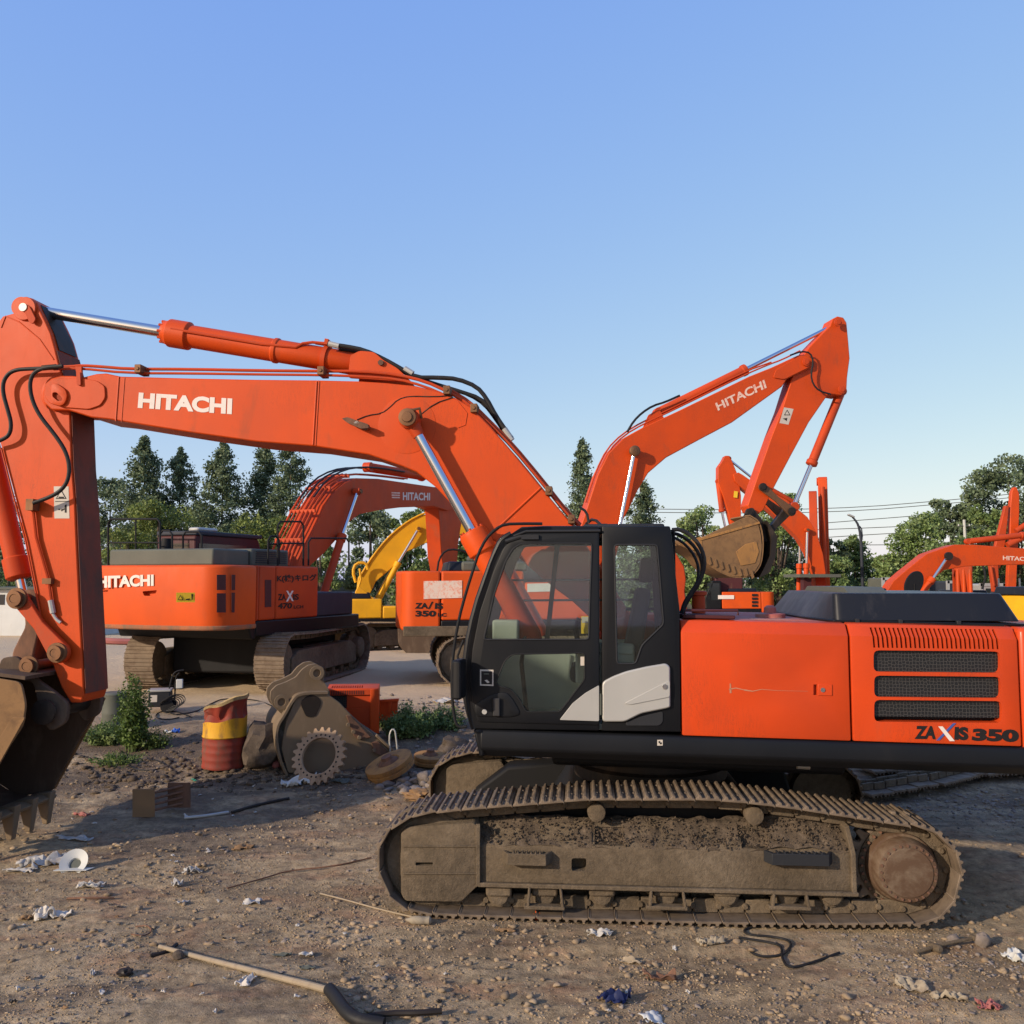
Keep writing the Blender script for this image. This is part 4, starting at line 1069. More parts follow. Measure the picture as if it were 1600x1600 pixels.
# scuffed rusty plate, shade painted in, under the arm side facing the tracks
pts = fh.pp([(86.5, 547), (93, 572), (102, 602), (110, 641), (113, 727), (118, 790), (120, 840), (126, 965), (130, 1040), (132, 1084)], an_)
m = MB(); m.strip(fh, [(u + .004, z) for u, z in pts], an_ + .012, af - .012, .006); pl = m.build('wear_plate', M['armrustshade'], arm, smooth=False)
m = MB(); pts = fh.pp([(58, 474), (68, 497), (80, 521), (87, 545)], an_); m.strip(fh, [(u + .003, z) for u, z in pts], an_ + .06, af - .06, .004); m.build('nose_slot', M['grease'], arm)
disc(fh, an_, (40, 483), .13, .03).build('nose_boss', M['orange'], arm)
q = fh.pw(38, 481, an_ - .03); m = MB(); m.cyl(q, q - fh.v * .03, .045, n=20); m.build('pin', M['silver'], arm)
m = MB(); m.prism(fh, fillet(fh.pp([(40, 476), (50, 480), (60, 500), (56, 508), (50, 506), (42, 488)], an_), .02), an_ - .05, an_ - .03); m.build('pin_keeper', M['orange2'], arm, bevel=.004)
weld([(2, 512), (9, 494), (30, 503), (62, 530), (84, 562)], an_, .007, arm)
disc(fh, an_, (92, 615), .20, .012).build('boss_plate', M['orange'], arm)
# decal on the arm: warning triangle and figure
dd = plate(fh, an_, [(84, 760), (107, 760), (108.5, 810), (85, 810)], M['decal'], arm, 'decal')
def tri(par, fr, v, cx, cy, r, mat, pr):
    o = [(cx, cy - r), (cx + r, cy + r * .75), (cx - r, cy + r * .75)]
    plate(fr, v, o, mat, par, 'decal_mark', pr)
tri(dd, fh, an_, 95.5, 773, 8.5, M['letterblack'], .005); tri(dd, fh, an_, 95.5, 773.4, 6.2, M['decal'], .007)
plate(fh, an_, [(91, 776), (100, 776), (99, 778.5), (92, 778.5)], M['letterblack'], dd, 'decal_mark', .009)
plate(fh, an_, [(86, 783), (107.5, 783), (107.5, 784), (86, 784)], M['letterblack'], dd, 'decal_mark', .005)
plate(fh, an_, [(101, 789), (104, 788), (104, 801), (101, 801)], M['letterblack'], dd, 'decal_mark', .005)
plate(fh, an_, [(95, 796), (101, 794), (101, 796), (96, 799)], M['letterblack'], dd, 'decal_mark', .005)
plate(fh, an_, [(91, 795), (94, 795), (94, 797), (91, 797)], M['letterblack'], dd, 'decal_mark', .005)
# looping hoses at the elbow, pipes down the arm
for pts, v in (([(98, 572), (70, 574), (52, 582), (46, 600), (50, 625), (62, 650), (85, 678), (103, 705), (109, 730), (106, 752), (94, 768), (75, 778), (52, 786)], -.30),
               ([(90, 575), (50, 576), (20, 578), (6, 592), (4, 612), (12, 640), (18, 662), (15, 680), (2, 688), (-14, 692)], -.27)):
    m = MB(); m.tube([fh.pw(x, y, v) for x, y in pts], .021, 10, 2); m.build('hose', M['rubber'], arm)
m = MB(); m.cyl(fh.pw(66, 575, -.29), fh.pw(88, 573, -.27), .03, n=10); m.obox(fh.pw(51, 789, -.25), fh.u * .04, fh.v * .06, up * .06); m.build('hose_fitting', M['pinbrown'], arm)
m = MB(); m.tube([fh.pw(x, y, -.215) for x, y in [(51, 795), (56, 840), (75, 905), (80, 940)]], .020, 8); m.build('hydraulic_pipe', M['orange2'], arm)
m = MB(); m.tube([fh.pw(x, y, -.215) for x, y in [(80, 942), (82, 958), (88, 968), (95, 973)]], .017, 8, 1); m.cyl(fh.pw(79, 938, -.215), fh.pw(83, 958, -.215), .03, n=8); m.build('hose_fitting', M['silver'], arm)
m = MB(); m.obox(fh.pw(76, 908, -.2), fh.u * .05, fh.v * .04, up * .03); m.build('pipe_clamp', M['pinbrown'], arm)
m = MB(); m.tube([fh.pw(x, y, -.2) for x, y in [(2, 700), (20, 772), (40, 845), (64, 965), (84, 1036)]], .010, 6); m.build('weld_seam', M['orange2'], arm)
# bucket cylinder behind the arm and its linkage
cylc = [fh.w(p[0], .05, p[1]) for p in fh.pp([(-30, 640), (31, 905), (33, 930)], .05)]
d = (cylc[1] - cylc[0]).normalized(); m = MB(); L = (cylc[1] - cylc[0]).length
m.lathe(cylc[0], d, [(0, .08), (.02, .11), (L - .25, .11), (L - .24, .135), (L - .03, .135), (L, .10)], 24); bc = m.build('bucket_cylinder', M['orange2'], A, bevel=.005)
m = MB(); m.cyl(cylc[1] - d * .05, cylc[1] + d * .25, .05, n=16); m.build('piston_rod', M['chrome'], bc)
lp = fh.P(27, 935, -.30); ap = fh.P(94, 1019, -.25); bp = fh.P(47, 1040, -.33)
def link(fr, p, q, v, r0, r1, th, mat, name, par, w=.7):
    """bar with round ends between two pins"""
    p = Vector(p); q = Vector(q); d = (q - p).normalized(); n_ = Vector((-d.y, d.x)); poly = []
    for i in range(9): a = PI / 2 + PI * i / 8; poly.append(tuple(p + d * (r0 * math.cos(a)) + n_ * (r0 * math.sin(a))))
    md = (p + q) / 2; poly.append(tuple(md - n_ * (min(r0, r1) * w)))
    for i in range(9): a = -PI / 2 + PI * i / 8; poly.append(tuple(q + d * (r1 * math.cos(a)) + n_ * (r1 * math.sin(a))))
    poly.append(tuple(md + n_ * (min(r0, r1) * w)))
    m = MB(); m.prism(fr, poly, v - th / 2, v + th / 2); return m.build(name, mat, par, bevel=.01)
for v in (-.26, .36): link(fh, lp, ap, v, .085, .115, .06, M['rustorange'] if v > 0 else M['orange2'], 'side_link', A)
for p_, v, r in ((lp, -.29, .085), (ap, -.29, .08), (bp, -.33, .08)):
    q = fh.w(p_[0], v, p_[1]); m = MB(); m.lathe(q, -fh.v, [(0, r * 1.3), (.03, r * 1.3), (.031, r * .95), (.075, r * .95), (.076, r * .55), (.07, r * .5), (.07, .01)], 24); m.cyl(q, fh.w(p_[0], .40, p_[1]), .05, n=16); m.build('pin', M['pinbrown'], A)
bl = fh.P(47, 1038, .05)
m = MB(); poly = fillet([(lp[0] - .09, lp[1] + .09), (lp[0] + .09, lp[1] + .09), (lp[0] + .16, lp[1] - .25), (bl[0] + .13, bl[1] + .05), (bl[0] + .05, bl[1] - .10), (bl[0] - .1, bl[1] - .08), (bl[0] - .10, bl[1] + .15), (lp[0] - .02, lp[1] - .3)], .05)
m.prism(fh, poly, -.12, .22); m.build('bucket_link', M['rust'], A, bevel=.02)
# bucket
prof = [(-6.28, 1.84), (-6.22, 1.62), (-6.24, 1.42), (-6.48, 1.05), (-6.80, .42), (-7.2, .36), (-7.58, .58), (-7.82, 1.0), (-7.80, 1.4), (-7.5, 1.72), (-7.1, 1.86), (-6.7, 1.90)]
nb, fb = -.68, .78
bucket = MB(); bucket.prism(fh, fillet(prof, .06), nb, nb + .03); bucket = bucket.build('bucket', M['buckettan'], A, bevel=.008)
m = MB(); m.prism(fh, fillet(prof, .06), fb - .03, fb); m.build('bucket_side', M['darkbucket'], bucket, bevel=.008)
shell = smoothpx([(-6.26, 1.86), (-6.7, 1.91), (-7.1, 1.87), (-7.5, 1.73), (-7.80, 1.41), (-7.82, 1.0), (-7.58, .58), (-7.2, .36), (-6.79, .40)], 2)
m = MB(); m.strip(fh, shell, nb + .03, fb - .03, -.035); m.build('bucket_shell', M['darkbucket'], bucket)
m = MB(); m.strip(fh, [(-7.0, .355), (-6.82, .37), (-6.77, .34)], nb - .005, fb + .005, .045); m.build('bucket_lip', M['bucketgrey'], bucket, bevel=.006)
for v in (nb - .025, fb + .002):
    m = MB(); m.prism(fh, fillet([(-6.2, 1.5), (-6.46, 1.03), (-6.78, .44), (-6.92, .47), (-6.62, 1.05), (-6.34, 1.5)], .03), v, v + .022)
    m.build('side_cutter', M['buckettan'], bucket, bevel=.005)
for i in range(5):
    v = nb + .10 + (fb - nb - .20) * i / 4
    m = MB(); fs = [(0, 1, 2, 3), (7, 6, 5, 4), (0, 4, 5, 1), (1, 5, 6, 2), (2, 6, 7, 3), (3, 7, 4, 0)]
    a = [fh.w(-6.93, v - .055, .42), fh.w(-6.93, v + .055, .42), fh.w(-6.73, v + .055, .45), fh.w(-6.73, v - .055, .45)]
    b = [fh.w(-6.83, v - .036, .08), fh.w(-6.83, v + .036, .08), fh.w(-6.77, v + .036, .08), fh.w(-6.77, v - .036, .08)]
    m.add(a + b, fs); m.build('bucket_tooth', M['bucketgrey'], bucket, bevel=.012)
tipq = fh.P(107, 1103, .05)
for v in (-.30, .34):
    m = MB(); m.prism(fh, fillet([(bl[0] - .14, 1.84), (bl[0] - .10, bl[1] + .10), (bl[0] + .08, bl[1] + .12), (bl[0] + .3, bl[1] - .12), (tipq[0] + .05, tipq[1] + .19), (tipq[0] + .2, tipq[1] + .08), (tipq[0] + .19, tipq[1] - .12), (tipq[0] + .02, tipq[1] - .22), (-6.30, 1.42), (-6.4, 1.8)], .06), v, v + .06)
    m.build('bucket_ear', M['darkbucket'], bucket, bevel=.01)
m = MB(); q = fh.w(tipq[0], -.38, tipq[1]); m.cyl(q, fh.w(tipq[0], .46, tipq[1]), .085, n=24); m.lathe(q, -fh.v, [(0, .13), (.03, .13), (.04, .08)], 24); m.lathe(fh.w(tipq[0], .42, tipq[1]), fh.v, [(0, .15), (.08, .15)], 24); m.build('pin', M['grease'], bucket)

# ================================================================== generic excavator body
def cw_plan(u0, u1, hw, r=.5, bulge=.25, n=8):
    """plan outline of a counterweight: flat at u1, rounded rear at u0"""
    pts = [(u1, -hw)]
    for i in range(n + 1):
        a = -PI / 2 - PI / 2 * i / n; pts.append((u0 + bulge + r + r * math.cos(a), -hw + r + r * math.sin(a)))
    for t in (.25, .5, .75):
        pts.append((u0 + bulge * (1 - math.sin(t * PI)) , (-hw + r) * (1 - t) + (hw - r) * t))
    for i in range(n + 1):
        a = PI - PI / 2 * i / n; pts.append((u0 + bulge + r + r * math.cos(a), hw - r + r * math.sin(a)))
    pts.append((u1, hw)); return pts

def body(fr, root, mat, s=1, rear=3.3, front=1.3, hw=1.5, zb=1.2, zt=2.5, cab=1, cabmat=None, cwm=None, r=.5, nocab=False):
    """upper structure heading along +u*s, cab on the side v=cab*hw"""
    T = lambda u: u * s
    def bx(m, u0, u1, *a): m.box(fr, min(T(u0), T(u1)), max(T(u0), T(u1)), *a)
    m = MB(); m.extz(fr, [(T(u), v) for u, v in cw_plan(-rear, -rear + .95, hw, r=r, bulge=.1)], zb, zt); cwo = m.build('counterweight', cwm or mat, root, bevel=.05, seg=3)
    m = MB(); bx(m, -rear + .97, front, -hw, hw, zb, zb + .22); m.build('deck_frame', M['charcoal'], root, bevel=.02)
    hz = zt
    m = MB(); bx(m, -rear + .97, -.55, -hw, hw, zb + .222, hz); m.build('engine_house', mat, root, bevel=.05, seg=3)
    m = MB(); bx(m, -.53, front - .35, -cab * hw if cab > 0 else hw * .32, -hw * .32 if cab > 0 else hw, zb + .222, hz - .25); m.build('fuel_tank', mat, root, bevel=.05)
    m = MB(); m.extz(fr, fillet([(T(-rear + 1.1), -hw * .7), (T(-.9), -hw * .7), (T(-.9), hw * .6), (T(-rear + 1.1), hw * .6)], .1), hz, hz + .22, .92); m.build('engine_cover', M['cover'], root, bevel=.03)
    if nocab: return cwo, None
    # cab
    cm = cabmat or M['charcoal']; va, vb = (hw * .36, hw) if cab > 0 else (-hw, -hw * .36)
    u0, u1 = -.5, front + .1; zc = zb + 1.95
    prof = [(T(u0), zb + .22), (T(u1), zb + .22), (T(u1 + .08), zb + .9), (T(u1 - .35), zc - .03), (T(u1 - .5), zc), (T(u0), zc)]
    m = MB(); m.prism(fr, fillet(prof, .08), va, vb); co = m.build('cab', cm, root, bevel=.03)
    wp = [(T(u0 + .72), zb + .75), (T(u1 - .10), zb + .85), (T(u1 - .42), zc - .16), (T(u0 + .72), zc - .16)]
    wq = [(T(u0 + .1), zb + .75), (T(u0 + .62), zb + .75), (T(u0 + .62), zc - .16), (T(u0 + .1), zc - .16)]
    for v in ((vb, vb + .006), (va - .006, va)):
        for w_ in (wp, wq): m = MB(); m.prism(fr, fillet(w_, .06), *v); m.build('cab_window', M['darkglass'], co, smooth=False)
    a = Vector((T(u1 + .08), zb + .9)); b = Vector((T(u1 - .35), zc - .05)); dd_ = Vector((T(.012), 0))
    m = MB(); m.prism(fr, [tuple(a + dd_ * .2), tuple(a + dd_), tuple(b + dd_), tuple(b + dd_ * .2)], va + .1, vb - .1); m.build('windscreen', M['darkglass'], co, smooth=False)
    return cwo, co

def boomset(fr, root, mat, boompx, v0, v1, cyl=None, armpx=None, armv=None, armcyl=None, piv=None, mats=None):
    m = MB(); m.px(fr, boompx, v0, v1); bo = m.build('boom', mat, root, bevel=.02)
    if armpx:
        m = MB(); m.px(fr, armpx, *(armv or (v0 + .08, v1 - .08))); m.build('arm', mat, root, bevel=.02)
    if cyl:
        for v in (v0 - .14, v1 + .14):
            vv = v0 - .14
            p = [fr.P(*q, vv) for q in cyl]; a, b, c = (fr.w(q[0], v, q[1]) for q in p); d = (c - a).normalized()
            MB().cyl(a, b, .05, n=12).build('piston_rod', M['chrome'], root)
            L = (c - b).length; m = MB(); m.lathe(b, d, [(0, .08), (.02, .13), (.2, .13), (.22, .105), (L, .105)], 16); m.build('boom_cylinder', mat, root); m = MB(); m.cyl(a - fr.v * .1, a + fr.v * .1, .1, n=16); m.build('cylinder_eye', mat, root)
            m = MB(); m.cyl(a - fr.v * .13, a + fr.v * .13, .06, n=12); m.build('pin', M['pinbrown'], root)
    return bo

# ================================================================== MACHINE B : raised boom behind the cab
gB = .55
fb_ = Fr(.6, 21.5, gB, 8)
B = empty('excavator', fb_.o, 'orange excavator behind the near cab, boom raised high with its tan bucket tucked in mid-air', 'excavator')
undercarriage(fb_, B, n=44)
cwo, co = body(fb_, B, M['orange3'], 1, 3.35, 1.4, 1.5, 1.2, 2.5, cab=1, r=.3)
m = MB(); m.box(fb_, -3.2, -.6, -1.53, -1.48, 1.08, 1.30); m.build('muddy_skirt', M['mud'], B, bevel=.02)
m = MB(); m.box(fb_, -1.9, -.4, -1.1, .2, 2.5, 2.72); m.box(fb_, -1.7, -.6, -1.0, 0, 2.72, 2.86); m.build('engine_cover', M['greygreen'], B, bevel=.05)
m = MB(); m.tube([fb_.pw(683, 893, -1.2), fb_.pw(686, 873, -1.2), fb_.pw(696, 860, -1.2), fb_.pw(712, 858, -1.2), fb_.pw(740, 866, -1.2)], .022, 8, 1); m.build('handrail', M['black'], B)
hv = -1.474
plate(fb_, hv - .03, [(662, 908), (722, 907), (722, 934), (662, 936)], M['letterwhite2'], B, 'name_board', .01, .02)
plate(fb_, hv - .03, [(824, 912), (866, 911), (866, 924), (824, 925)], M['letterwhite'], B, 'name_board', .01, .02)
lettering('ZA', fb_, hv - .03, [(648, 951), (669, 951), (669, 942), (649, 942)], M['letterblack'], B, bold=.05)
plate(fb_, hv - .03, [(668.5, 951.5), (671, 951.5), (677, 940), (674.5, 940)], M['letterblack'], B, 'lettering', .006)
lettering('IS', fb_, hv - .03, [(679, 951.5), (692, 951.5), (692, 942), (680, 942)], M['letterblack'], B, bold=.05)
lettering('350', fb_, hv - .03, [(649, 963.5), (681, 963.5), (682, 954), (649, 954)], M['letterblack'], B, bold=.05)
lettering('LC', fb_, hv - .03, [(684, 963.5), (698, 963.5), (698, 958), (684, 958)], M['letterblack'], B, bold=.05)
Bb = [(870,950),(858,938),(862,925),(880,895),(900,845),(917,794),(934,742),(951,708),(975,684),(1006,667),(1058,643),(1171,588),(1206,574),(1247,555),(1258,554),(1266,558),(1269,566),(1266,574),(1258,579),(1230,592),(1222,604),(1144,660),(1092,687.5),(1041,715),(1013,739),(996,767),(982,797),(968,822),(940,880),(905,935),(888,950)]
Ba = [(1297,509),(1301,498),(1309,494),(1318,496),(1323,504),(1326,535),(1328,560),(1324,590),(1323,612),(1314,618),(1295,615),(1264,660),(1236,712),(1209,763),(1193,797),(1185,803),(1172,800),(1168,790),(1182,749),(1206,681),(1222,640),(1233,605),(1243,575),(1264,543),(1280,526)]
bo_ = boomset(fb_, B, M['orange'], Bb, -.28, .36, cyl=[(991, 705), (968, 822), (930, 930)], armpx=Ba, armv=(-.20, .28))
lettering('HITACHI', fb_, -.28, [(1122, 642), (1198, 606), (1194, 593), (1117, 630)], M['letterwhite2'], bo_, bold=.03)
m = MB(); q = fb_.pw(991, 705, -.45); m.lathe(q, -fb_.v, [(0, .13), (.08, .13), (.1, .1)], 20); m.build('pin', M['pinbrown'], B)
cylpx(fb_, .04, (1306, 507), (1166, 577), (1028, 645), .055, .12, B, 'arm_cylinder', M['orange2'])
cylpx(fb_, .04, (1240, 792), (1267, 727), (1314, 612), .055, .115, B, 'bucket_cylinder', M['orange2'])
for q in ((1259, 566), (1309, 504), (1315, 609), (1192, 761), (1171, 801), (1237, 799)):
    c_ = fb_.pw(*q, -.32); m = MB(); m.lathe(c_, -fb_.v, [(0, .10), (.03, .10), (.035, .06), (.05, .06)], 18); m.build('pin', M['grease'] if q[1] > 700 else M['orange2'], B)
m = MB(); m.prism(fb_, fillet(fb_.pp([(1250, 556), (1262, 555), (1270, 562), (1266, 573), (1225, 593), (1208, 590), (1212, 578)], -.30), .05), -.31, -.285); m.build('nose_plate', M['orange'], B, bevel=.008)
p_ = fb_.P(1192, 761, -.3); q_ = fb_.P(1237, 799, -.3); r_ = fb_.P(1196, 840, -.1)
for v in (-.27, .33): link(fb_, p_, q_, v, .10, .12, .06, M['pinbrown'], 'side_link', B)
link(fb_, q_, r_, .04, .11, .12, .2, M['grease'], 'bucket_link', B)
for pts in ([(1200, 604), (1232, 556), (1256, 549), (1266, 552), (1271, 565), (1268, 585), (1270, 600), (1280, 611), (1300, 617)],):
    m = MB(); m.tube([fb_.pw(x, y, -.34) for x, y in [(1235, 555), (1252, 549), (1266, 551), (1271, 565), (1267, 585), (1270, 600), (1280, 611), (1298, 616)]], .022, 8, 1); m.build('hose', M['rubber'], B)
m = MB(); m.tube([fb_.pw(x, y, -.2) for x, y in [(980, 675), (990, 658), (1003, 645), (1020, 634), (1040, 628), (1062, 618)]], .028, 8, 1); m.build('hose', M['rubber'], B)
m = MB(); m.tube([fb_.pw(x, y, -.2) for x, y in [(919, 785), (936, 736), (952, 703), (975, 680), (1006, 662), (1058, 638), (1165, 585), (1200, 570), (1222, 562), (1250, 548)]], .02, 8, 1); m.tube([fb_.pw(x, y, -.1) for x, y in [(915, 785), (931, 736), (948, 702), (972, 678), (1004, 659), (1058, 634), (1165, 580), (1205, 566)]], .02, 8, 1); m.build('hydraulic_pipe', M['orange2'], bo_)
m = MB(); m.prism(fb_, fillet(fb_.pp([(1008, 668), (1018, 645), (1030, 640), (1038, 655)], -.1), .03), -.12, -.08); m.prism(fb_, fillet(fb_.pp([(1008, 668), (1018, 645), (1030, 640), (1038, 655)], -.1), .03), .14, .18); m.build('cylinder_bracket', M['orange'], bo_)
dd = plate(fb_, -.20, [(1225, 636.5), (1240, 639), (1232, 663.5), (1218, 661)], M['decal'], B, 'decal')
tri(dd, fb_, -.20, 1230, 645, 5, M['letterblack'], .008); tri(dd, fb_, -.20, 1230, 645.3, 3.3, M['decal'], .012)
plate(fb_, -.20, [(1223, 654), (1230, 653), (1229, 658), (1227, 656)], M['letterblack'], dd, 'decal_mark', .008)
# bucket of B: side plate, scalloped shell with teeth pointing left
bs = [(1092,842),(1158,811),(1170,806),(1184,815),(1189,835),(1191,855),(1188,880),(1180,893),(1168,901),(1144,901),(1125,893),(1109,883),(1099,870)]
m = MB(); m.px(fb_, bs, -.62, -.58, r=.06); bk = m.build('bucket', M['buckettan'], B, bevel=.01)
m = MB(); m.px(fb_, bs, .60, .64, r=.06); m.build('bucket_side', M['buckettan'], bk)
shell = smoothpx(fb_.pp([(1170, 806), (1185, 815), (1190, 835), (1191, 855), (1188, 880), (1180, 893), (1168, 901), (1144, 901), (1125, 893), (1109, 883), (1098, 868), (1078, 858), (1062, 850)], -.58), 1)
m = MB(); m.strip(fb_, shell, -.61, .63, .03); m.build('bucket_shell', M['buckettan'], bk)
m = MB(); m.prism(fb_, fb_.pp([(1092, 841), (1187, 815), (1188, 818), (1094, 845)], -.64), -.64, -.6); m.prism(fb_, fillet(fb_.pp([(1150, 862), (1165, 850), (1182, 846), (1186, 862), (1180, 880), (1158, 884)], -.63), .03), -.635, -.61); m.prism(fb_, fb_.pp([(1064, 849), (1096, 838), (1100, 868), (1085, 860), (1070, 855)], -.63), -.63, -.59); m.build('wear_plate', M['rustorange'], bk, bevel=.006)
m = MB()
for i in range(8):
    x0 = 1106 + i * 9.5; y0 = 872 + i * 3.6 - (i > 5) * 4
    m.prism(fb_, fb_.pp([(x0, y0), (x0 + 3, y0 - 2), (x0 + 6, y0 + 9), (x0 + 3, y0 + 11)], -.64), -.65, -.61)
m.build('heel_shroud', M['buckettan'], bk)
for i in range(5):
    v = -.5 + i * .27; p0 = Vector(fb_.P(1066, 850, -.5)); c_ = fb_.w(p0.x, v, p0.y)
    m = MB(); m.lathe(c_, (-fb_.u + Vector((0, 0, .25))).normalized(), [(0, .07), (.12, .06), (.3, .02)], 8); m.build('bucket_tooth', M['buckettan'], bk)
for v in (-.27, .33):
    m = MB(); m.prism(fb_, fillet(fb_.pp([(1160, 812), (1166, 795), (1176, 793), (1190, 812), (1203, 836), (1198, 847), (1188, 846)], v), .05), v - .03, v + .03); m.build('bucket_ear', M['grease'], bk, bevel=.01)
m = MB(); m.prism(fb_, fillet(fb_.pp([(1184, 815), (1200, 840), (1197, 870), (1188, 895), (1172, 903), (1189, 870), (1191, 845)], 0), .03), -.55, .58); m.build('bucket_heel', M['grease'], bk)
# grey tool box and blue tank on its deck seen through the glass
m = MB(); m.box(fb_, .55, 1.35, -1.45, -.75, 1.42, 2.25); m.build('tool_box', M['greygreen'], B, bevel=.03)

# ================================================================== MACHINE C : big excavator at left, back to us
fc = Fr(-5.9, 21.2, .55, 70); fcu = Fr(-5.9, 21.2, .55, 80)
Cx = empty('excavator', fc.o, 'large orange excavator at left with its counterweight towards us and black handrails on top', 'excavator')
undercarriage(fcu, Cx, L=5.4, h=1.2, gauge=2.9, sw=.65, n=46, shoes=False)
m = MB(); m.box(fcu, -1.9, 1.9, -1.12, 1.12, .32, 1.2); m.build('belly_shade_box', M['black'], Cx, bevel=.05)  # added black box standing in for the deep shade between the tracks
zt = 2.60; zb = 1.36
m = MB(); m.extz(fc, cw_plan(-3.75, -2.55, 1.72, r=.55, bulge=.07), zb - .02, zt); cwc = m.build('counterweight', M['orange3'], Cx, bevel=.07, seg=3)
m = MB(); m.extz(fc, cw_plan(-3.76, -2.56, 1.73, r=.55, bulge=.07), zb - .03, zb + .07); m.build('muddy_edge', M['mudpaint'], cwc, bevel=.03)
side = fc.P
def uc_(px, v=-1.7): return fc.P(px, 930, v)[0]
u_a = -2.53; u_b = uc_(405); u_c = uc_(431); u_d = uc_(497); u_e = uc_(551)
for a, b, nm in ((u_a, u_b - .01, 'grille_door'), (u_b + .01, u_c - .01, 'side_door'), (u_c + .01, u_d, 'side_door')):
    m = MB(); m.box(fc, a, b, -1.70, -1.2, zb + .12, zt); o = m.build(nm, M['orange2'], Cx, bevel=.04, seg=3)
    if nm == 'grille_door': gd = o
    if abs(a - u_b - .01) < 1e-6: sd = o
    if b == u_d: rd = o
m = MB(); m.box(fc, u_a, u_d, -1.2, 1.7, zb + .12, zt - .01); m.build('engine_house', M['orange2'], Cx, bevel=.04)
def pxrect(fr, v, x0, x1, ya, yb): return [(x0, ya), (x1, ya), (x1, yb), (x0, yb)]
for x0, x1, ya, yb in ((339, 353, 898, 922), (339, 353, 927, 957), (362, 377, 898, 922), (362, 377, 926, 957), (386, 393, 898, 920), (386, 393, 937, 955)):
    plate(fc, -1.7, pxrect(fc, -1.7, x0, x1, ya, yb), M['maroon'], gd, 'vent', .006, .004)
plate(fc, -1.7, [(414, 906), (424, 906), (424, 948), (414, 949)], M['maroon'], sd, 'vent', .006, .004)
m = MB(); m.prism(fc, [(u_a - .3, zb + .12), (u_a, zb + .12), (u_a, zb - .25), (u_a - .12, zb - .25)], -1.68, 1.68); m.box(fc, u_a, u_e + .35, -1.69, 1.69, zb - .2, zb + .115); m.build('deck_frame', M['charcoal'], Cx, bevel=.03)
m = MB(); m.box(fc, u_d + .01, u_e + .08, -1.66, -.7, zb + .12, zb + .66); dk = m.build('deck_box', M['deckgrey'], Cx, bevel=.03)
lettering('ZA', fc, -1.7, [(434.5, 938), (447, 938), (447, 928), (434.5, 928)], M['letterblack'], rd, bold=.04, proud=.006)
lettering('X', fc, -1.7, [(447, 940), (459, 939), (459, 923), (447, 923)], M['letterwhite'], rd, bold=.03, proud=.008)
lettering('IS', fc, -1.7, [(458, 938), (467, 937), (467, 928), (458, 928)], M['letterblack'], rd, bold=.04, proud=.006)
lettering('470', fc, -1.7, [(434, 951.5), (456, 951), (457, 942), (435, 942)], M['letterblack'], rd, bold=.04, proud=.006)
lettering('LCH', fc, -1.7, [(459, 951), (474, 950.5), (474, 945.5), (459, 946)], M['letterblack'], rd, bold=.03, proud=.006)
lettering('K(株)キログ', fc, -1.7, [(433, 911), (495, 909), (495, 897), (433, 898)], M['letterblack'], rd, bold=.035, proud=.006)
# lettering and recesses on the curved rear: fitted to the flat middle of the counterweight
rear_f = Fr(*(fc.w(-3.75, 0, -.55)), 70 - 90)
lettering('HITACHI', rear_f, 0, [(152, 919), (240, 915.5), (240, 897.5), (152, 900)], M['letterwhite'], cwc, bold=.045, proud=.012)
for x0, x1 in ((222, 245), (145, 166)):
    c_ = MB(); c_.prism(rear_f, fillet(rear_f.pp([(x0, 924), (x1, 922), (x1 - 4, 931), (x0 + 3, 931)], 0), .03), -.3, .12)
    cut(cwc, c_)
rs = Fr(*(fc.w(-3.0, -1.62, 0)), 30)
dd = plate(fc, -1.7, [(275, 926), (304.5, 926), (304.5, 941), (275, 941)], M['decalyel'], cwc, 'decal') if 0 else None
# yellow decal on the rounded corner
fk = Fr(*(fc.w(-3.59, -1.56, -.55)), 70 - 45); 
dd = plate(fk, -.12, [(275.5, 926), (304.5, 926), (304.5, 941), (275.5, 941)], M['decalyel'], cwc, 'decal', .0, .01)
tri(dd, fk, -.125, 282, 934, 4.5, M['letterblack'], .004); tri(dd, fk, -.125, 282, 934.3, 3, M['decalyel'], .008)
plate(fk, -.125, [(290, 936), (297, 935), (297, 937), (290, 938)], M['letterblack'], dd, 'decal_mark', .004); plate(fk, -.125, [(299, 928), (302, 928), (301, 937), (299.5, 937)], M['letterblack'], dd, 'decal_mark', .004)
# grey hood with louvres
m = MB(); m.box(fc, -3.35, -2.2, -1.25, 1.35, zt - .01, zt + .33); m.build('engine_hood', M['greygreen'], Cx, bevel=.04)
m = MB(); m.box(fc, -2.19, -.85, -1.30, 1.2, zt - .01, zt + .36); lv = m.build('louvre_hood', M['greygreen'], Cx, bevel=.04)
m = MB()
for k in range(6): m.box(fc, -2.05, -.95, -1.32, -1.29, zt + .06 + k * .045, zt + .08 + k * .045)
m.build('louvre_slats', M['deckgrey'], lv)
for px in (205, 263):
    q = rear_f.P(px, 884, .35); m = MB(); pts = [rear_f.w(q[0] + .10 * math.cos(a), .35, zt - .02 + .13 * math.sin(a)) for a in [PI * i / 8 for i in range(9)]]; m.tube(pts, .03, 8); m.build('lifting_eye', M['orange2'], cwc)
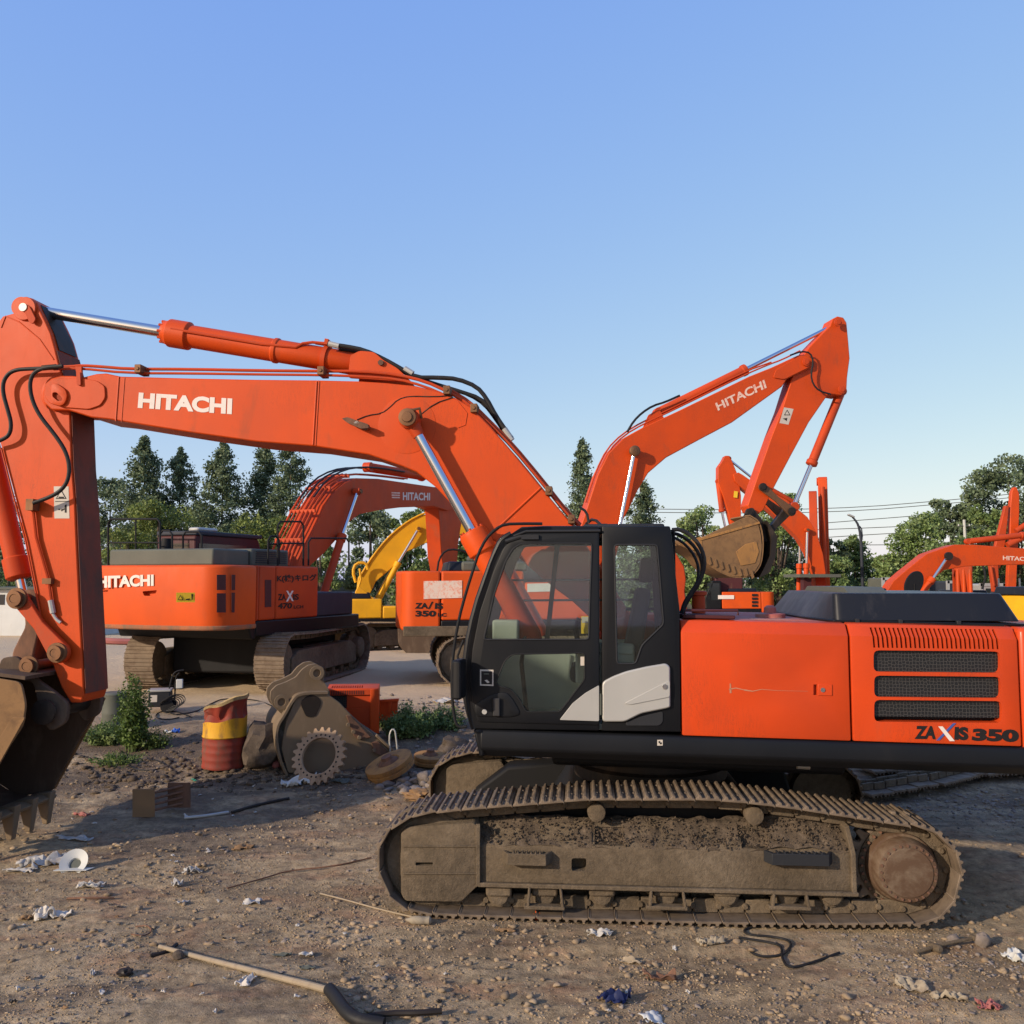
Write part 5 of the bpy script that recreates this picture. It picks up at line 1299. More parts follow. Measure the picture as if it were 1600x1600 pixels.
# handrails
def rail(fr, pts, r=.02, par=None, nm='handrail'):
    return MB().tube(pts, r, 8, 0).build(nm, M['black'], par)
def loop(fr, x0, x1, ytop, ybot, v, par, mid=None, post=None):
    m = MB(); c = 6
    m.tube([fr.pw(x0, ybot, v), fr.pw(x0, ytop + c, v), fr.pw(x0 + c * .7, ytop, v), fr.pw(x1 - c * .7, ytop, v), fr.pw(x1, ytop + c, v), fr.pw(x1, ybot, v)], .022, 8)
    if mid: m.cyl(fr.pw(x0, mid, v), fr.pw(x1, mid, v), .018, n=8)
    if post: m.cyl(fr.pw(post, ytop, v), fr.pw(post, ybot, v), .018, n=8)
    m.build('handrail', M['black'], par)
loop(rear_f, 169, 250, 811, 884, 1.2, Cx, 848, 212)
loop(rear_f, 250, 269, 829, 862, 1.5, Cx); loop(rear_f, 286, 315, 831, 862, 1.6, Cx); loop(fc, 419, 436, 838, 882, -1.5, Cx, 850)
loop(fc, 434, 474, 815, 884, -1.55, Cx, 849); loop(fc, 482, 545, 841, 884, -1.55, Cx)
m = MB(); q = rear_f.pw(260, 850, 1.5); m.cyl(q - Vector((0, 0, .25)), q + Vector((0, 0, .12)), .14, .1, n=12); m.build('exhaust', M['black'], Cx)
# cab of C on its far side
m = MB(); m.prism(fc, fillet([(-1.6, zb + .3), (.9, zb + .3), (1.0, zb + 1.2), (.7, 3.32), (-1.6, 3.32)], .1), .62, 1.68); cbo = m.build('cab', M['maroon'], Cx, bevel=.04)
m = MB(); m.box(fc, -1.5, .4, .606, .618, 2.65, 3.12); m.box(fc, -1.612, -1.602, .8, 1.5, 2.65, 3.12); m.build('cab_window', M['darkglass'], cbo, smooth=False)
m = MB(); m.box(fc, -1.62, .8, .58, 1.7, 3.30, 3.40); m.build('cab_roof', M['deckgrey'], cbo, bevel=.03)
m = MB(); m.box(fc, -1.3, -.6, .8, 1.1, 3.40, 3.5); m.build('roof_lamp', M['silver'], cbo, bevel=.05)
# boom of C
Cb = [(465,884),(480,848),(490,828),(508,790),(526,765),(540,754),(557,747),(591,748),(679,761),(705,766),(722,778),(722,792),(700,798),(677,791),(625,793),(593,797),(562,803.5),(544,817),(533,835),(505,866),(485,884),(470,960),(440,960)]
boC = boomset(fc, Cx, M['orange2'], Cb, -.38, .34, cyl=[(558.6, 768), (535, 835), (497, 965)])
lettering('HITACHI', fc, -.38, [(629.5, 781.5), (672, 782), (672, 770), (629.5, 769)], M['letterwhite'], boC, bold=.03)
for k in range(3): plate(fc, -.38, [(612, 769 + k * 3.6), (625, 769.4 + k * 3.6), (625, 771.4 + k * 3.6), (612, 771 + k * 3.6)], M['letterwhite2'], boC, 'lettering', .005)
for k in range(6):
    v = -.30 + k * .12
    m = MB(); m.tube([fc.w(u, v, z) for u, z in fc.pp([(455, 884), (466, 850), (478, 826), (497, 786), (517, 759), (535, 747), (557, 740), (591, 742), (640, 748)][:9 if k < 2 else 7], -.38)], .03 if k % 2 else .022, 8, 1); m.build('hydraulic_pipe', M['orange2'], boC)
for x, y in ((470, 842), (492, 797), (516, 761), (545, 743)):
    q = fc.P(x, y, -.38); m = MB(); m.obox(fc.w(q[0], -.02, q[1] - .02), fc.u * .03, fc.v * .37, Vector((0, 0, .04))); m.build('pipe_clamp', M['orange2'], boC)
for v in (-.2, .0, .2):
    m = MB(); m.tube([fc.w(u, v, z) for u, z in fc.pp([(500, 776), (520, 748), (548, 733), (575, 729), (605, 731), (640, 737)], -.38)], .025, 8, 1); m.build('hose', M['rubber'], boC)
cylpx(fc, -.02, (690, 757), (660, 744), (575, 730), .06, .14, Cx, 'arm_cylinder', M['orange2'])
qa = fc.P(692, 785, -.3); fa = Fr(*fc.w(qa[0], -.3, 0), 55)
m = MB(); hw_ = .25
Ca = [(676, 770), (700, 760), (722, 775), (724, 800), (716, 850), (712, 925), (700, 925), (690, 870), (686, 800)]
m.px(fc, Ca, -.28, .24); arC = m.build('arm', M['orange2'], Cx, bevel=.02)
for k in range(3):
    q0 = fc.P(688, 835, -.02); m = MB(); m.tube([fc.w(q0[0] - .05, -.2 + .16 * k, q0[1] + .1), fc.w(q0[0] - .02, -.2 + .16 * k, q0[1] - 1.0)], .035, 8); m.build('hydraulic_pipe', M['orange2'], arC)
m = MB(); m.px(Fr(S(665, 29), 29, 0, 0), [(640, 955), (722, 930), (712, 990), (704, 1024), (640, 1026), (622, 1008), (621, 976)], -.1, 1.5, r=.15); m.build('bucket', M['darkbucket'], Cx, bevel=.03)

# ================================================================== MACHINE D : yellow excavator
fd = Fr(-4.3, 33, .33, 12)
D = empty('excavator', fd.o, 'yellow excavator standing between the orange machines, its boom leaning to the right', 'excavator')
undercarriage(Fr(-4.3, 33, .33, 40), D, n=40)
cwo, co = body(fd, D, M['yellow'], 1, 3.2, 1.0, 1.45, .95, 1.85, nocab=True)
Db = [(557.5,925),(560,903),(580,871),(602.5,844),(625,824),(647.5,810),(677,799),(705,797),(740,802),(800,832),(830,855),(826,868),(800,860),(735,836),(700,833),(665.5,848.5),(636,862),(616,884.5),(587,909),(575,935),(562,938)]
boD = boomset(fd, D, M['yellow'], Db, -.28, .3, cyl=[(654, 826), (623, 878), (588, 950)], armpx=[(815, 850), (835, 850), (830, 930), (815, 985), (805, 985), (808, 900)])
m = MB(); m.tube([fd.pw(x, y, -.6) for x, y in [(556, 910), (551, 893), (556, 880), (572, 879), (575, 890)]], .055, 8, 1); m.tube([fd.pw(x, y, -.9) for x, y in [(562, 888), (564, 905), (558, 925)]], .04, 8); m.build('step_rail', M['yellow'], D)
m = MB(); m.prism(fd, fillet(fd.pp([(553, 930), (560, 915), (580, 932), (598, 945), (598, 963), (556, 963)], -.9), .06), -.95, -.6); m.prism(fd, fillet(fd.pp([(556, 950), (640, 958), (640, 968), (556, 966)], -1), .03), -1.4, .9); m.build('boom_cheek', M['yellow'], D, bevel=.03)
m = MB(); m.tube([fd.pw(x, y, -.3) for x, y in [(563, 900), (583, 868), (605, 841), (628, 821), (650, 807), (678, 796)]], .035, 8, 1); m.build('hydraulic_pipe', M['yellow'], boD)

# ================================================================== far machines at right
def far_frame(px, d, gz, yaw): return Fr(S(px, d), d, gz, yaw)
# E
fe = far_frame(1262, 38, .1, 2); E_ = empty('excavator', fe.o, 'distant orange excavator with folded arm seen right of the raised tan bucket', 'excavator')
undercarriage(fe, E_, n=36); body(fe, E_, M['orange3'], -1, 3.1, 1.2, 1.45, 1.0, 2.15, nocab=True)
Eb = [(1146,741),(1154,738),(1161,742),(1178,754),(1229,781),(1262,808),(1276,832),(1286,865),(1290,892),(1292,925),(1276,930),(1274,896),(1262.5,865),(1249,842),(1229,822),(1195,791),(1158,761),(1148,752)]
Ea = [(1129,720),(1133,712),(1139,712),(1144,720),(1154,745),(1158,775),(1158,803),(1158,830),(1150,842),(1142,817),(1138,801),(1130,775),(1122,754),(1122,730)]
boE = boomset(fe, E_, M['orange'], Eb, -.26, .3, cyl=[(1261, 828), (1260, 880), (1259, 930)], armpx=Ea)
cylpx(fe, 0, (1138, 717), (1182, 752), (1240, 785), .05, .11, E_, 'arm_cylinder', M['orange2'])
cylpx(fe, 0, (1134, 828), (1128, 800), (1122, 752), .05, .11, E_, 'bucket_cylinder', M['orange2'])
plate(fe, -.22, [(1147, 767), (1153, 768), (1152, 778), (1146, 777)], M['decalyel'], E_, 'decal', .02)
plate(fe, -.26, [(1200, 786), (1206, 789), (1205, 794), (1199, 790)], M['letterwhite'], E_, 'lettering', .02)
plate(fe, -.26, [(1209, 792), (1221, 799), (1220, 805), (1208, 797)], M['letterwhite'], E_, 'lettering', .02)
m = MB(); m.px(fe, [(1130, 840), (1160, 835), (1165, 860), (1150, 878), (1128, 870)], -.6, .6); m.build('bucket', M['buckettan'], E_, bevel=.03)
m = MB(); m.px(fe, [(1250, 897), (1314, 897), (1314, 902), (1250, 902)], -1.2, .8); m.build('platform', M['greygreen'], E_)
m = MB(); m.px(fe, [(1256, 903), (1268, 903), (1268, 940), (1256, 940)], -.9, -.5); m.build('post', M['maroon'], E_)
m = MB(); m.px(fe, [(1246, 932), (1274, 932), (1274, 965), (1246, 965)], -1.6, -.6, r=.1); m.build('tank', M['orange3'], E_, bevel=.05)
# F : seen end-on, boom and arm standing almost straight
ff = far_frame(1285, 45, 0, 72); F_ = empty('excavator', ff.o, 'distant orange excavator seen end-on, folded boom standing like a narrow post', 'excavator')
undercarriage(ff, F_, n=36); body(ff, F_, M['orange2'], -1, 3.1, 1.2, 1.45, 1.0, 2.0, nocab=True)
m = MB(); z1 = Z(748, 45); m.prism(ff, fillet([(-.6, 1.5), (.6, 1.5), (.9, 4.2), (.2, z1), (-.5, z1 + .1), (-.7, 3.5)], .3), -.30, .14); bF = m.build('boom', M['orange'], F_, bevel=.03)
m = MB(); z2 = Z(770, 45); m.prism(ff, fillet([(-1.8, 2.2), (-1.2, 1.6), (-.8, 3.5), (-.9, z2), (-1.3, z2)], .2), .22, .6); m.build('arm', M['orange2'], F_, bevel=.03)
m = MB(); m.cyl(ff.w(-1.0, -.05, 3), ff.w(-.8, -.05, z1 - .5), .12); m.build('arm_cylinder', M['orange2'], F_)
m = MB(); m.cyl(ff.w(0, -.16, z1 - .15), ff.w(0, .2, z1 - .15), .2); m.build('pin', M['orange2'], F_)
# G : small house with white lettering
fg = far_frame(1107, 57, -.42, -3); G_ = empty('excavator', fg.o, 'small distant orange excavator under the hanging tan bucket', 'excavator')
undercarriage(fg, G_, n=36); cwo, co = body(fg, G_, M['orange3'], -1, 3.9, .3, 1.4, 1.25, 2.5, cab=-1)
plate(fg, -1.45, [(1122, 930), (1147, 930), (1147, 936), (1122, 936)], M['letterwhite'], G_, 'name_board', .01, .02)
for k in range(4): plate(fg, -1.45, [(1175, 928 + k * 5.5), (1184, 928 + k * 5.5), (1184, 931.5 + k * 5.5), (1175, 931.5 + k * 5.5)], M['letterblack'], G_, 'vent', .01, .02)
m = MB(); m.box(fg, *(fg.P(1117, 910, -.9)[0], fg.P(1161, 910, -.9)[0]), -.9, .9, 2.36, 3.45); m.build('hood', M['maroon'], G_, bevel=.08)
# H : boom stretching right
fH = far_frame(1405, 31, .25, 3); H_ = empty('excavator', fH.o, 'orange excavator at far right, low boom stretching out of the picture', 'excavator')
undercarriage(fH, H_, n=36); body(fH, H_, M['orange3'], 1, 3.1, 1.2, 1.45, 1.0, 2.1, nocab=True)
Hb = [(1384,926),(1396,908),(1414,892.5),(1448,865.5),(1475,856),(1492,851),(1520,851),(1600,857),(1660,862),(1690,872),(1690,886),(1650,885),(1600,882),(1509,885),(1475,891),(1455,908),(1441,925),(1420,945),(1395,945)]
boH = boomset(fH, H_, M['orange'], Hb, -.26, .3, cyl=[(1481, 869), (1458, 903), (1432, 935)], armpx=[(1670, 860), (1695, 862), (1700, 900), (1690, 990), (1678, 990), (1675, 910)])
lettering('HITACHI', fH, -.26, [(1567, 875), (1612, 877), (1612, 871), (1567, 868)], M['letterwhite2'], boH, bold=.03)
q = fH.pw(1481, 869, -.45); m = MB(); m.lathe(q, -fH.v, [(0, .14), (.1, .14)], 16); m.build('pin', M['grease'], H_)
cylpx(fH, .02, (1680, 866), (1600, 836), (1512, 846), .05, .10, H_, 'arm_cylinder', M['orange2'])
m = MB(); q = fH.pw(1429, 912, -1.2); m.add([q + fH.u * (.30 * math.cos(a) + .12 * math.sin(a)) + Vector((0, 0, .42 * math.sin(a))) + fH.v * k for k in (0, .1) for a in [2 * PI * i / 20 for i in range(20)]], [tuple(range(20)), tuple(range(39, 19, -1))] + [(i, (i + 1) % 20, (i + 1) % 20 + 20, i + 20) for i in range(20)]); m.tube([q, q - Vector((0, 0, .9))], .02); m.build('mirror', M['black'], H_)
# H2 : another folded machine behind H
f2 = far_frame(1500, 36, .2, 66); H2 = empty('excavator', f2.o, 'orange excavator behind the low boom at right, only its hanging arm and hoses showing', 'excavator')
undercarriage(f2, H2, n=36); body(f2, H2, M['orange2'], -1, 3.0, 1.2, 1.45, 1.0, 2.0, nocab=True)
m = MB(); m.prism(f2, fillet([(-1.8, 1.2), (-1.2, 1.2), (-1.0, 3.3), (-1.5, 3.7), (-2.0, 3.3)], .2), -.3, .25); m.prism(f2, fillet([(-1.6, 3.0), (-1.2, 3.7), (.5, 3.3), (1.0, 1.7), (.4, 1.7), (-.2, 2.8)], .2), -.35, .3); m.build('boom', M['orange2'], H2, bevel=.03)
for v in (-.22, 0, .2):
    m = MB(); m.cyl(f2.w(-2.0, v, 1.5), f2.w(-1.9, v, 3.2), .07); m.build('arm_cylinder', M['orange'], H2)
m = MB(); m.tube([f2.w(-1.9, -.6, 3.4), f2.w(-2.0, -.75, 2.8), f2.w(-2.0, -.6, 2.3)], .04, 8, 1); m.build('hose', M['rubber'], H2)
# I : tall folded arm at the right edge
fi = far_frame(1588, 40, .1, 70); I_ = empty('excavator', fi.o, 'distant orange excavator at the right edge, its folded boom making a narrow peak', 'excavator')
undercarriage(fi, I_, n=36); body(fi, I_, M['orange2'], -1, 3.1, 1.2, 1.45, 1.0, 2.1, nocab=True)
zz = Z(762, 40)
def quadbar(m, p, q, w, v0, v1, fr):
    p = Vector(p); q = Vector(q); d = (q - p).normalized(); n_ = Vector((-d.y, d.x)) * w; m.prism(fr, [tuple(p + n_), tuple(p - n_), tuple(q - n_), tuple(q + n_)], v0, v1)
fi0 = Fr(fi.o.x, 40, .1, 0)
m = MB(); m.px(fi0, [(1578, 846), (1579, 790), (1581, 768), (1585, 761), (1589, 761), (1593, 772), (1593, 800), (1591, 850), (1588, 925), (1574, 925)], -.12, .12); m.build('boom', M['orange'], I_, bevel=.03)
m = MB(); m.px(fi0, [(1571, 790), (1577, 790), (1571, 850), (1563, 888), (1550, 888), (1556, 850)], -.2, .0); m.px(fi0, [(1550, 880), (1560, 880), (1562, 925), (1556, 925)], -.3, .1); m.build('arm', M['orange2'], I_, bevel=.03)
for a_, b_, r_ in (((1548, 885), (1553, 915), .06), ((1587, 830), (1615, 812), .12), ((1574, 852), (1620, 828), .14)):
    m = MB(); m.cyl(fi0.pw(*a_, -.4), fi0.pw(*b_, -.4), r_); m.build('arm_cylinder', M['orange2'], I_)
# J : yellow machine at the right edge
fj = far_frame(1625, 24, .5, 15); J_ = empty('excavator', fj.o, 'yellow machine peeking in at the right edge behind the black engine cover', 'excavator')
undercarriage(fj, J_, n=36); body(fj, J_, M['yellow'], 1, .85, 2.4, 1.3, .9, 1.95, nocab=True)
# K : red machine parts visible between cab hose and the raised boom
fk2 = far_frame(985, 30, .4, 15); K_ = empty('excavator', fk2.o, 'orange excavator mostly hidden behind the near cab, boom foot beside the black hose', 'excavator')
undercarriage(fk2, K_, n=36); body(fk2, K_, M['orange2'], 1, 2.6, 1.0, 1.4, .8, 1.45, nocab=True)
fk3 = Fr(fk2.o.x, 30, .4, 0)
m = MB(); m.px(fk3, [(1030, 850), (1055, 862), (1069, 885), (1072, 905), (1070, 925), (1075, 960), (1040, 960), (1045, 900), (1025, 880)], -.3, .3); m.build('boom', M['orange2'], K_, bevel=.03)
# ================================================================== foliage
def quads(cent, size, flat=0.0, rnd=None):
    """leaf quads with random orientation round given centres"""
    n = len(cent); a = rng.normal(size=(n, 3)); a /= np.linalg.norm(a, axis=1)[:, None]
    b = rng.normal(size=(n, 3)); 
    if flat: b[:, 2] *= (1 - flat)
    b -= (b * a).sum(1)[:, None] * a; b /= np.linalg.norm(b, axis=1)[:, None]
    if np.isscalar(size): size = np.full(n, size)
    s = (size * rng.uniform(.6, 1.3, n))[:, None]
    c = np.asarray(cent)
    v = np.stack([c - a * s * .5, c + b * s * .32, c + a * s * .5, c - b * s * .32], 1).reshape(-1, 3)
    f = np.arange(n * 4).reshape(n, 4)
    return v, f
def gaps(p, seed, fr_=.9, cutoff=-.33):
    keep = [noise.noise(Vector((q[0] * fr_ + seed, q[1] * fr_, q[2] * fr_))) > cutoff for q in p.tolist()]
    return p[np.array(keep)]
def conifer_pts(h, w, n, z0=.12, shape=.8):
    out = []; nb = 210
    per = n // nb
    for i in range(nb):
        t = (i + rng.uniform()) / nb; t = 1 - (1 - t) ** 1.0
        z = h * (z0 + (1 - z0) * t); Rr = w / 2 * min(1, (1 - t) ** shape * 1.05 + .03) * (.88 + .10 * math.sin(t * 23 + w) + rng.uniform(-.16, .16))
        Rr *= min(1, .55 + t * 4)
        a = rng.uniform(0, 2 * PI); k = int(per * (1.5 - t)) + 4
        s = rng.uniform(.05, 1, k) ** .6 * Rr
        x = np.cos(a) * s; y = np.sin(a) * s; zz = z + s * rng.uniform(-.05, .35) + rng.normal(0, .012 * h, k)
        sp = .05 + .13 * s
        out.append(np.stack([x + rng.normal(0, 1, k) * sp, y + rng.normal(0, 1, k) * sp, zz], 1))
    return np.concatenate(out)
def conifer(px, top, d, wpx, label, n=9000, mat='leafdark', name='conifer_tree', z0=.06, shape=.68, group='tall narrow trees behind the yard'):
    n = int(n * 2.4); x = S(px, d); h = Z(top, d); w = wpx * d / F * 1.95
    r = empty(name, Vector((x, d, 0)), label, 'tree', group)
    m = MB(); m.tube([Vector((x, d, -.1)), Vector((x + .06, d, h * .4)), Vector((x, d, h * .97))], [.20, .03], 8); m.build('trunk', M['bark'], r)
    v, f = quads(gaps(conifer_pts(h, w, n, z0, shape), px, .8), .23 * d / 75)
    fastmesh('crown', v, f, M[mat], r); return r
def broadleaf(px, top, d, wpx, label, mat='leafmid', n=11000, base=.25, name='broadleaf_tree', leaf=.28, clumps=46, group='leafy trees behind the yard', htrunk=None, droop=0, cat='tree'):
    x = S(px, d); h = Z(top, d); w = wpx * d / F
    r = empty(name, Vector((x, d, 0)), label, cat, group)
    zc = h * (base + (1 - base) / 2); rz = h * (1 - base) / 2; cs = []; lim = []
    for i in range(clumps):
        a = rng.uniform(0, 2 * PI); cz = rng.uniform(-.95, .80); rr = math.sqrt(max(0, 1 - cz * cz)) ** .8 * rng.uniform(.35, .92) * w / 2
        c = np.array([rr * math.cos(a), rr * math.sin(a), zc + cz * rz]); R_ = rng.uniform(.13, .25) * min(w, h) * .8
        k = int(n / clumps * rng.uniform(.6, 1.4)); q = rng.normal(size=(k, 3)); q /= np.linalg.norm(q, axis=1)[:, None]; q *= (rng.uniform(.25, 1, k) ** .45)[:, None] * R_
        q[:, 2] *= .75
        if droop: q[:, 2] -= droop * (np.abs(q[:, 0]) + np.abs(q[:, 1]))
        cs.append(c + q); lim.append(c)
    m = MB(); m.tube([Vector((x, d, -.1)), Vector((x + .1, d, h * .35)), Vector((x, d, h * .8))], [.26, .05], 8)
    for c in lim[::3]: m.tube([Vector((x, d, h * base * .8)), Vector((x + c[0] * .5, d + c[1] * .5, h * base * .8 + (c[2] - h * base * .8) * .6)), Vector((x + c[0], d + c[1], c[2]))], [.09, .02], 5)
    m.build('trunk', M['bark'], r)
    v, f = quads(gaps(np.concatenate(cs), px, .8, -.36), leaf * .95 * d / 70); v[:, 2] = np.maximum(v[:, 2], .02)
    fastmesh('crown', v, f, M[mat], r); return r

conifer(222, 686, 74, 72, 'dark narrow conifer behind the big left excavator, tallest and leftmost of its row', n=12000)
conifer(278, 703, 76, 70, 'dark narrow conifer second from the left in the row behind the left excavator', n=11000)
conifer(345, 694, 74, 76, 'dark narrow conifer standing alone in the middle of the row, above the far cab', n=12000)
conifer(411, 690, 77, 54, 'left one of two slim conifers touching each other under the near boom', n=9000, shape=.6)
conifer(452, 694, 75, 64, 'right one of two slim conifers touching each other under the near boom', n=9500, shape=.6)
conifer(912, 690, 72, 48, 'slim pale conifer between the near boom and the raised boom', n=9000, shape=.62)
conifer(1001, 752, 66, 50, 'dark conifer whose top shows below the bend of the raised boom', n=9000, shape=.45)
conifer(170, 752, 80, 80, 'dark bushy tree filling the gap right of the near arm', n=9000, shape=.35)
conifer(-6, 770, 60, 70, 'dark tree at the left edge behind the near arm', n=9000, shape=.35)
broadleaf(246, 772, 62, 120, 'yellow-green bushy tree behind the handrails of the left excavator', 'leafyellow', base=.05, n=16000, leaf=.24, droop=.25)
broadleaf(200, 820, 60, 90, 'yellow-green low bush just right of the near arm', 'leafyellow', base=.05, n=8000, leaf=.22, name='bush', cat='bush')
broadleaf(420, 796, 66, 110, 'green round tree under the two slim conifers', 'leafyellow', base=.1, n=11000, leaf=.26)
broadleaf(330, 815, 70, 110, 'dark green broad tree behind the far cab roof', 'leafdark', base=.1, n=9000)
broadleaf(578, 782, 62, 90, 'dark green tree framed by the bend of the left excavator boom', 'leafdark', base=.05, n=13000)
broadleaf(500, 840, 60, 70, 'green bush behind the boom foot of the left excavator', 'leafmid', base=.05, n=8000, name='bush', cat='bush')
broadleaf(640, 790, 70, 90, 'green tree showing between the left boom and the yellow boom', 'leafmid', base=.1, n=10000)
broadleaf(745, 790, 72, 90, 'green tree behind the near boom cylinder', 'leafmid', base=.1, n=9000)
broadleaf(850, 800, 74, 100, 'green tree hidden mostly by the foot of the near boom', 'leafdark', base=.1, n=7000)
broadleaf(1098, 782, 58, 95, 'pale green tree just right of the cab above the tan bucket', 'leaflight', base=.15, n=12000, leaf=.26)
broadleaf(1215, 756, 60, 90, 'light green tree top showing between raised arm and distant excavators', 'leaflight', base=.2, n=9000, leaf=.24)
broadleaf(1205, 800, 66, 135, 'dark leafy tree directly behind the raised tan bucket', 'leafdark', base=.08, n=16000, leaf=.26)
broadleaf(1302, 828, 62, 44, 'small dark tree right of the standing narrow boom', 'leafdark', base=.1, n=6000)
conifer(1334, 840, 66, 62, 'small grey-green conifer behind the street lamp', n=7000, mat='leafmid', shape=.6, group=None)
broadleaf(1300, 862, 58, 70, 'low green hedge tree left of the street lamp', 'leafmid', base=.02, n=8000)
broadleaf(1425, 798, 58, 120, 'bright green round tree right of the street lamp', 'leaflight', base=.08, n=18000, leaf=.25)
broadleaf(1380, 850, 57, 60, 'bright green low bush beside the street lamp', 'leaflight', base=.05, n=7000, name='bush', cat='bush')
broadleaf(1487, 766, 64, 84, 'dark round tree between the bright green tree and the biggest tree', 'leafdark', base=.05, n=12000)
broadleaf(1500, 835, 54, 90, 'mid green tree behind the low orange boom', 'leafmid', base=.05, n=10000)
broadleaf(1588, 700, 62, 165, 'biggest dark tree, rising at the right edge', 'leafdark', base=.05, n=24000, clumps=80)
broadleaf(1545, 775, 58, 70, 'olive green tree in front of the biggest dark tree', 'leafmid', base=.05, n=9000)
broadleaf(15, 885, 53, 70, 'dark clipped hedge bush above the white wall at the left edge', 'leafmid', base=.02, n=7000, name='bush', cat='bush', leaf=.2)
# the far wood behind everything: one mass
cs = []
for i in range(260):
    px = rng.uniform(-500, 2100); d = rng.uniform(92, 108); top = rng.uniform(856, 885); x = S(px, d); h = Z(top, d); k = 150
    q = rng.normal(size=(k, 3)); q /= np.linalg.norm(q, axis=1)[:, None]; q *= (rng.uniform(.3, 1, k) ** .4)[:, None] * np.array([2.6, 2.0, h * .5])
    cs.append(q + np.array([x, d, h * .5]))
v, f = quads(np.concatenate(cs), .55); fo_ = fastmesh('distant_wood', v, f, M['leafdark']); fo_['kind'] = 'stuff'

# ================================================================== yard surface
ts = np.concatenate([-np.geomspace(8, 1.02, 14), np.arange(-1.0, 1.0001, .0052), np.geomspace(1.02, 8, 14)])
ys = [-40, -20, -8, -2, 1, 2.6]; y = 3.6; 
while y < 1500:
    ys.append(y); y += (y + 6) * (.0036 if y < 14 else .0065 if y < 30 else .03)
ys = np.array(ys); nx, ny = len(ts), len(ys)
V = np.zeros((ny, nx, 3))
for j, yy in enumerate(ys):
    for i, t in enumerate(ts):
        x = t * max(6, yy + 6); V[j, i] = (x, yy, ground_h(x, yy) if (yy > 2 and yy < 70) else base_h(x, yy))
idx = np.arange(nx * ny).reshape(ny, nx)
Fq = np.stack([idx[:-1, :-1], idx[:-1, 1:], idx[1:, 1:], idx[1:, :-1]], -1).reshape(-1, 4)
def groundmat():
    m, nt, b = _nt('trodden_earth')
    tc = _n(nt, 'ShaderNodeTexCoord'); sp = _n(nt, 'ShaderNodeSeparateXYZ'); nt.links.new(tc.outputs['Object'], sp.inputs[0])
    n1 = _noise(nt, .55, 6, .6, .5)
    base = _ramp(nt, n1, [(.30, (.21, .152, .094)), (.46, (.335, .25, .152)), (.60, (.425, .32, .197)), (.75, (.53, .405, .25))])
    n2 = _noise(nt, 1.7, 7, .7, .3, (.6, 1.4, 1))
    red = _ramp(nt, n2, [(.50, (0, 0, 0)), (.64, (.55,) * 3)])
    base = _mix(nt, red, base, (.33, .17, .095))
    n3 = _noise(nt, .8, 6, .62, 1.0, (.45, 1.2, 1))
    dark = _ramp(nt, n3, [(.52, (0, 0, 0)), (.66, (.8,) * 3)])
    base = _mix(nt, dark, base, (.12, .09, .068))
    n4 = _noise(nt, 9, 8, .75)
    gr = _ramp(nt, n4, [(.30, (.40,) * 3), (.70, (1.55,) * 3)])
    mm = _n(nt, 'ShaderNodeMix', data_type='RGBA', blend_type='MULTIPLY'); mm.inputs[0].default_value = 1
    nt.links.new(base, mm.inputs[6]); nt.links.new(gr, mm.inputs[7]); base = mm.outputs[2]
    # oily dark dirt round the scrap
    m5 = _n(nt, 'ShaderNodeMapRange', interpolation_type='SMOOTHSTEP'); m5.inputs['From Min'].default_value = 9.6; m5.inputs['From Max'].default_value = 11.4; nt.links.new(sp.outputs['Y'], m5.inputs['Value'])
    n7 = _ramp(nt, _noise(nt, 1.1, 7, .68, .8, (.6, 1.3, 1)), [(.36, (0, 0, 0)), (.56, (.85,) * 3)])
    m6 = _n(nt, 'ShaderNodeMath', operation='MULTIPLY'); nt.links.new(m5.outputs[0], m6.inputs[0]); nt.links.new(n7, m6.inputs[1])
    base = _mix(nt, m6.outputs[0], base, (.105, .078, .058))
    # paler tan further back
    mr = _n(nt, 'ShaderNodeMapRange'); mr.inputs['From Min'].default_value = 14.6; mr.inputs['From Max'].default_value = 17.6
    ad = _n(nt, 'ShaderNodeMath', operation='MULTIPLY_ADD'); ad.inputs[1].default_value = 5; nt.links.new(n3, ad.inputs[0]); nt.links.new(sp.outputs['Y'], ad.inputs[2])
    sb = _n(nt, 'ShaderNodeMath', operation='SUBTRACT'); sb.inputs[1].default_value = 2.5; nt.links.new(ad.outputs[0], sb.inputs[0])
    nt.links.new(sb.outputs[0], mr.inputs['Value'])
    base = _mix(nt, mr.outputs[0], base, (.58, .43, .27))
    # pebbles
    vo = _n(nt, 'ShaderNodeTexVoronoi', Scale=38); nt.links.new(tc.outputs['Object'], vo.inputs['Vector'])
    pb = _ramp(nt, vo.outputs['Color'], [(.82, (0, 0, 0)), (.86, (.55,) * 3)])
    sz = _ramp(nt, vo.outputs['Distance'], [(.25, (1,) * 3), (.42, (0,) * 3)])
    pm = _n(nt, 'ShaderNodeMath', operation='MULTIPLY'); nt.links.new(pb, pm.inputs[0]); nt.links.new(sz, pm.inputs[1])
    base = _mix(nt, pm.outputs[0], base, (.34, .30, .25))
    nt.links.new(base, b.inputs['Base Color']); b.inputs['Roughness'].default_value = .95; b.inputs['Specular IOR Level'].default_value = .2
    s1 = _noise(nt, 14, 9, .75); s2 = _noise(nt, 70, 6, .7)
    a = _n(nt, 'ShaderNodeMath', operation='MULTIPLY_ADD'); a.inputs[1].default_value = .35; nt.links.new(s2, a.inputs[0]); nt.links.new(s1, a.inputs[2])
    a2 = _n(nt, 'ShaderNodeMath', operation='MULTIPLY_ADD'); a2.inputs[1].default_value = .4; nt.links.new(pm.outputs[0], a2.inputs[0]); nt.links.new(a.outputs[0], a2.inputs[2])
    _bump(nt, b, a2.outputs[0], .9, .045)
    return m
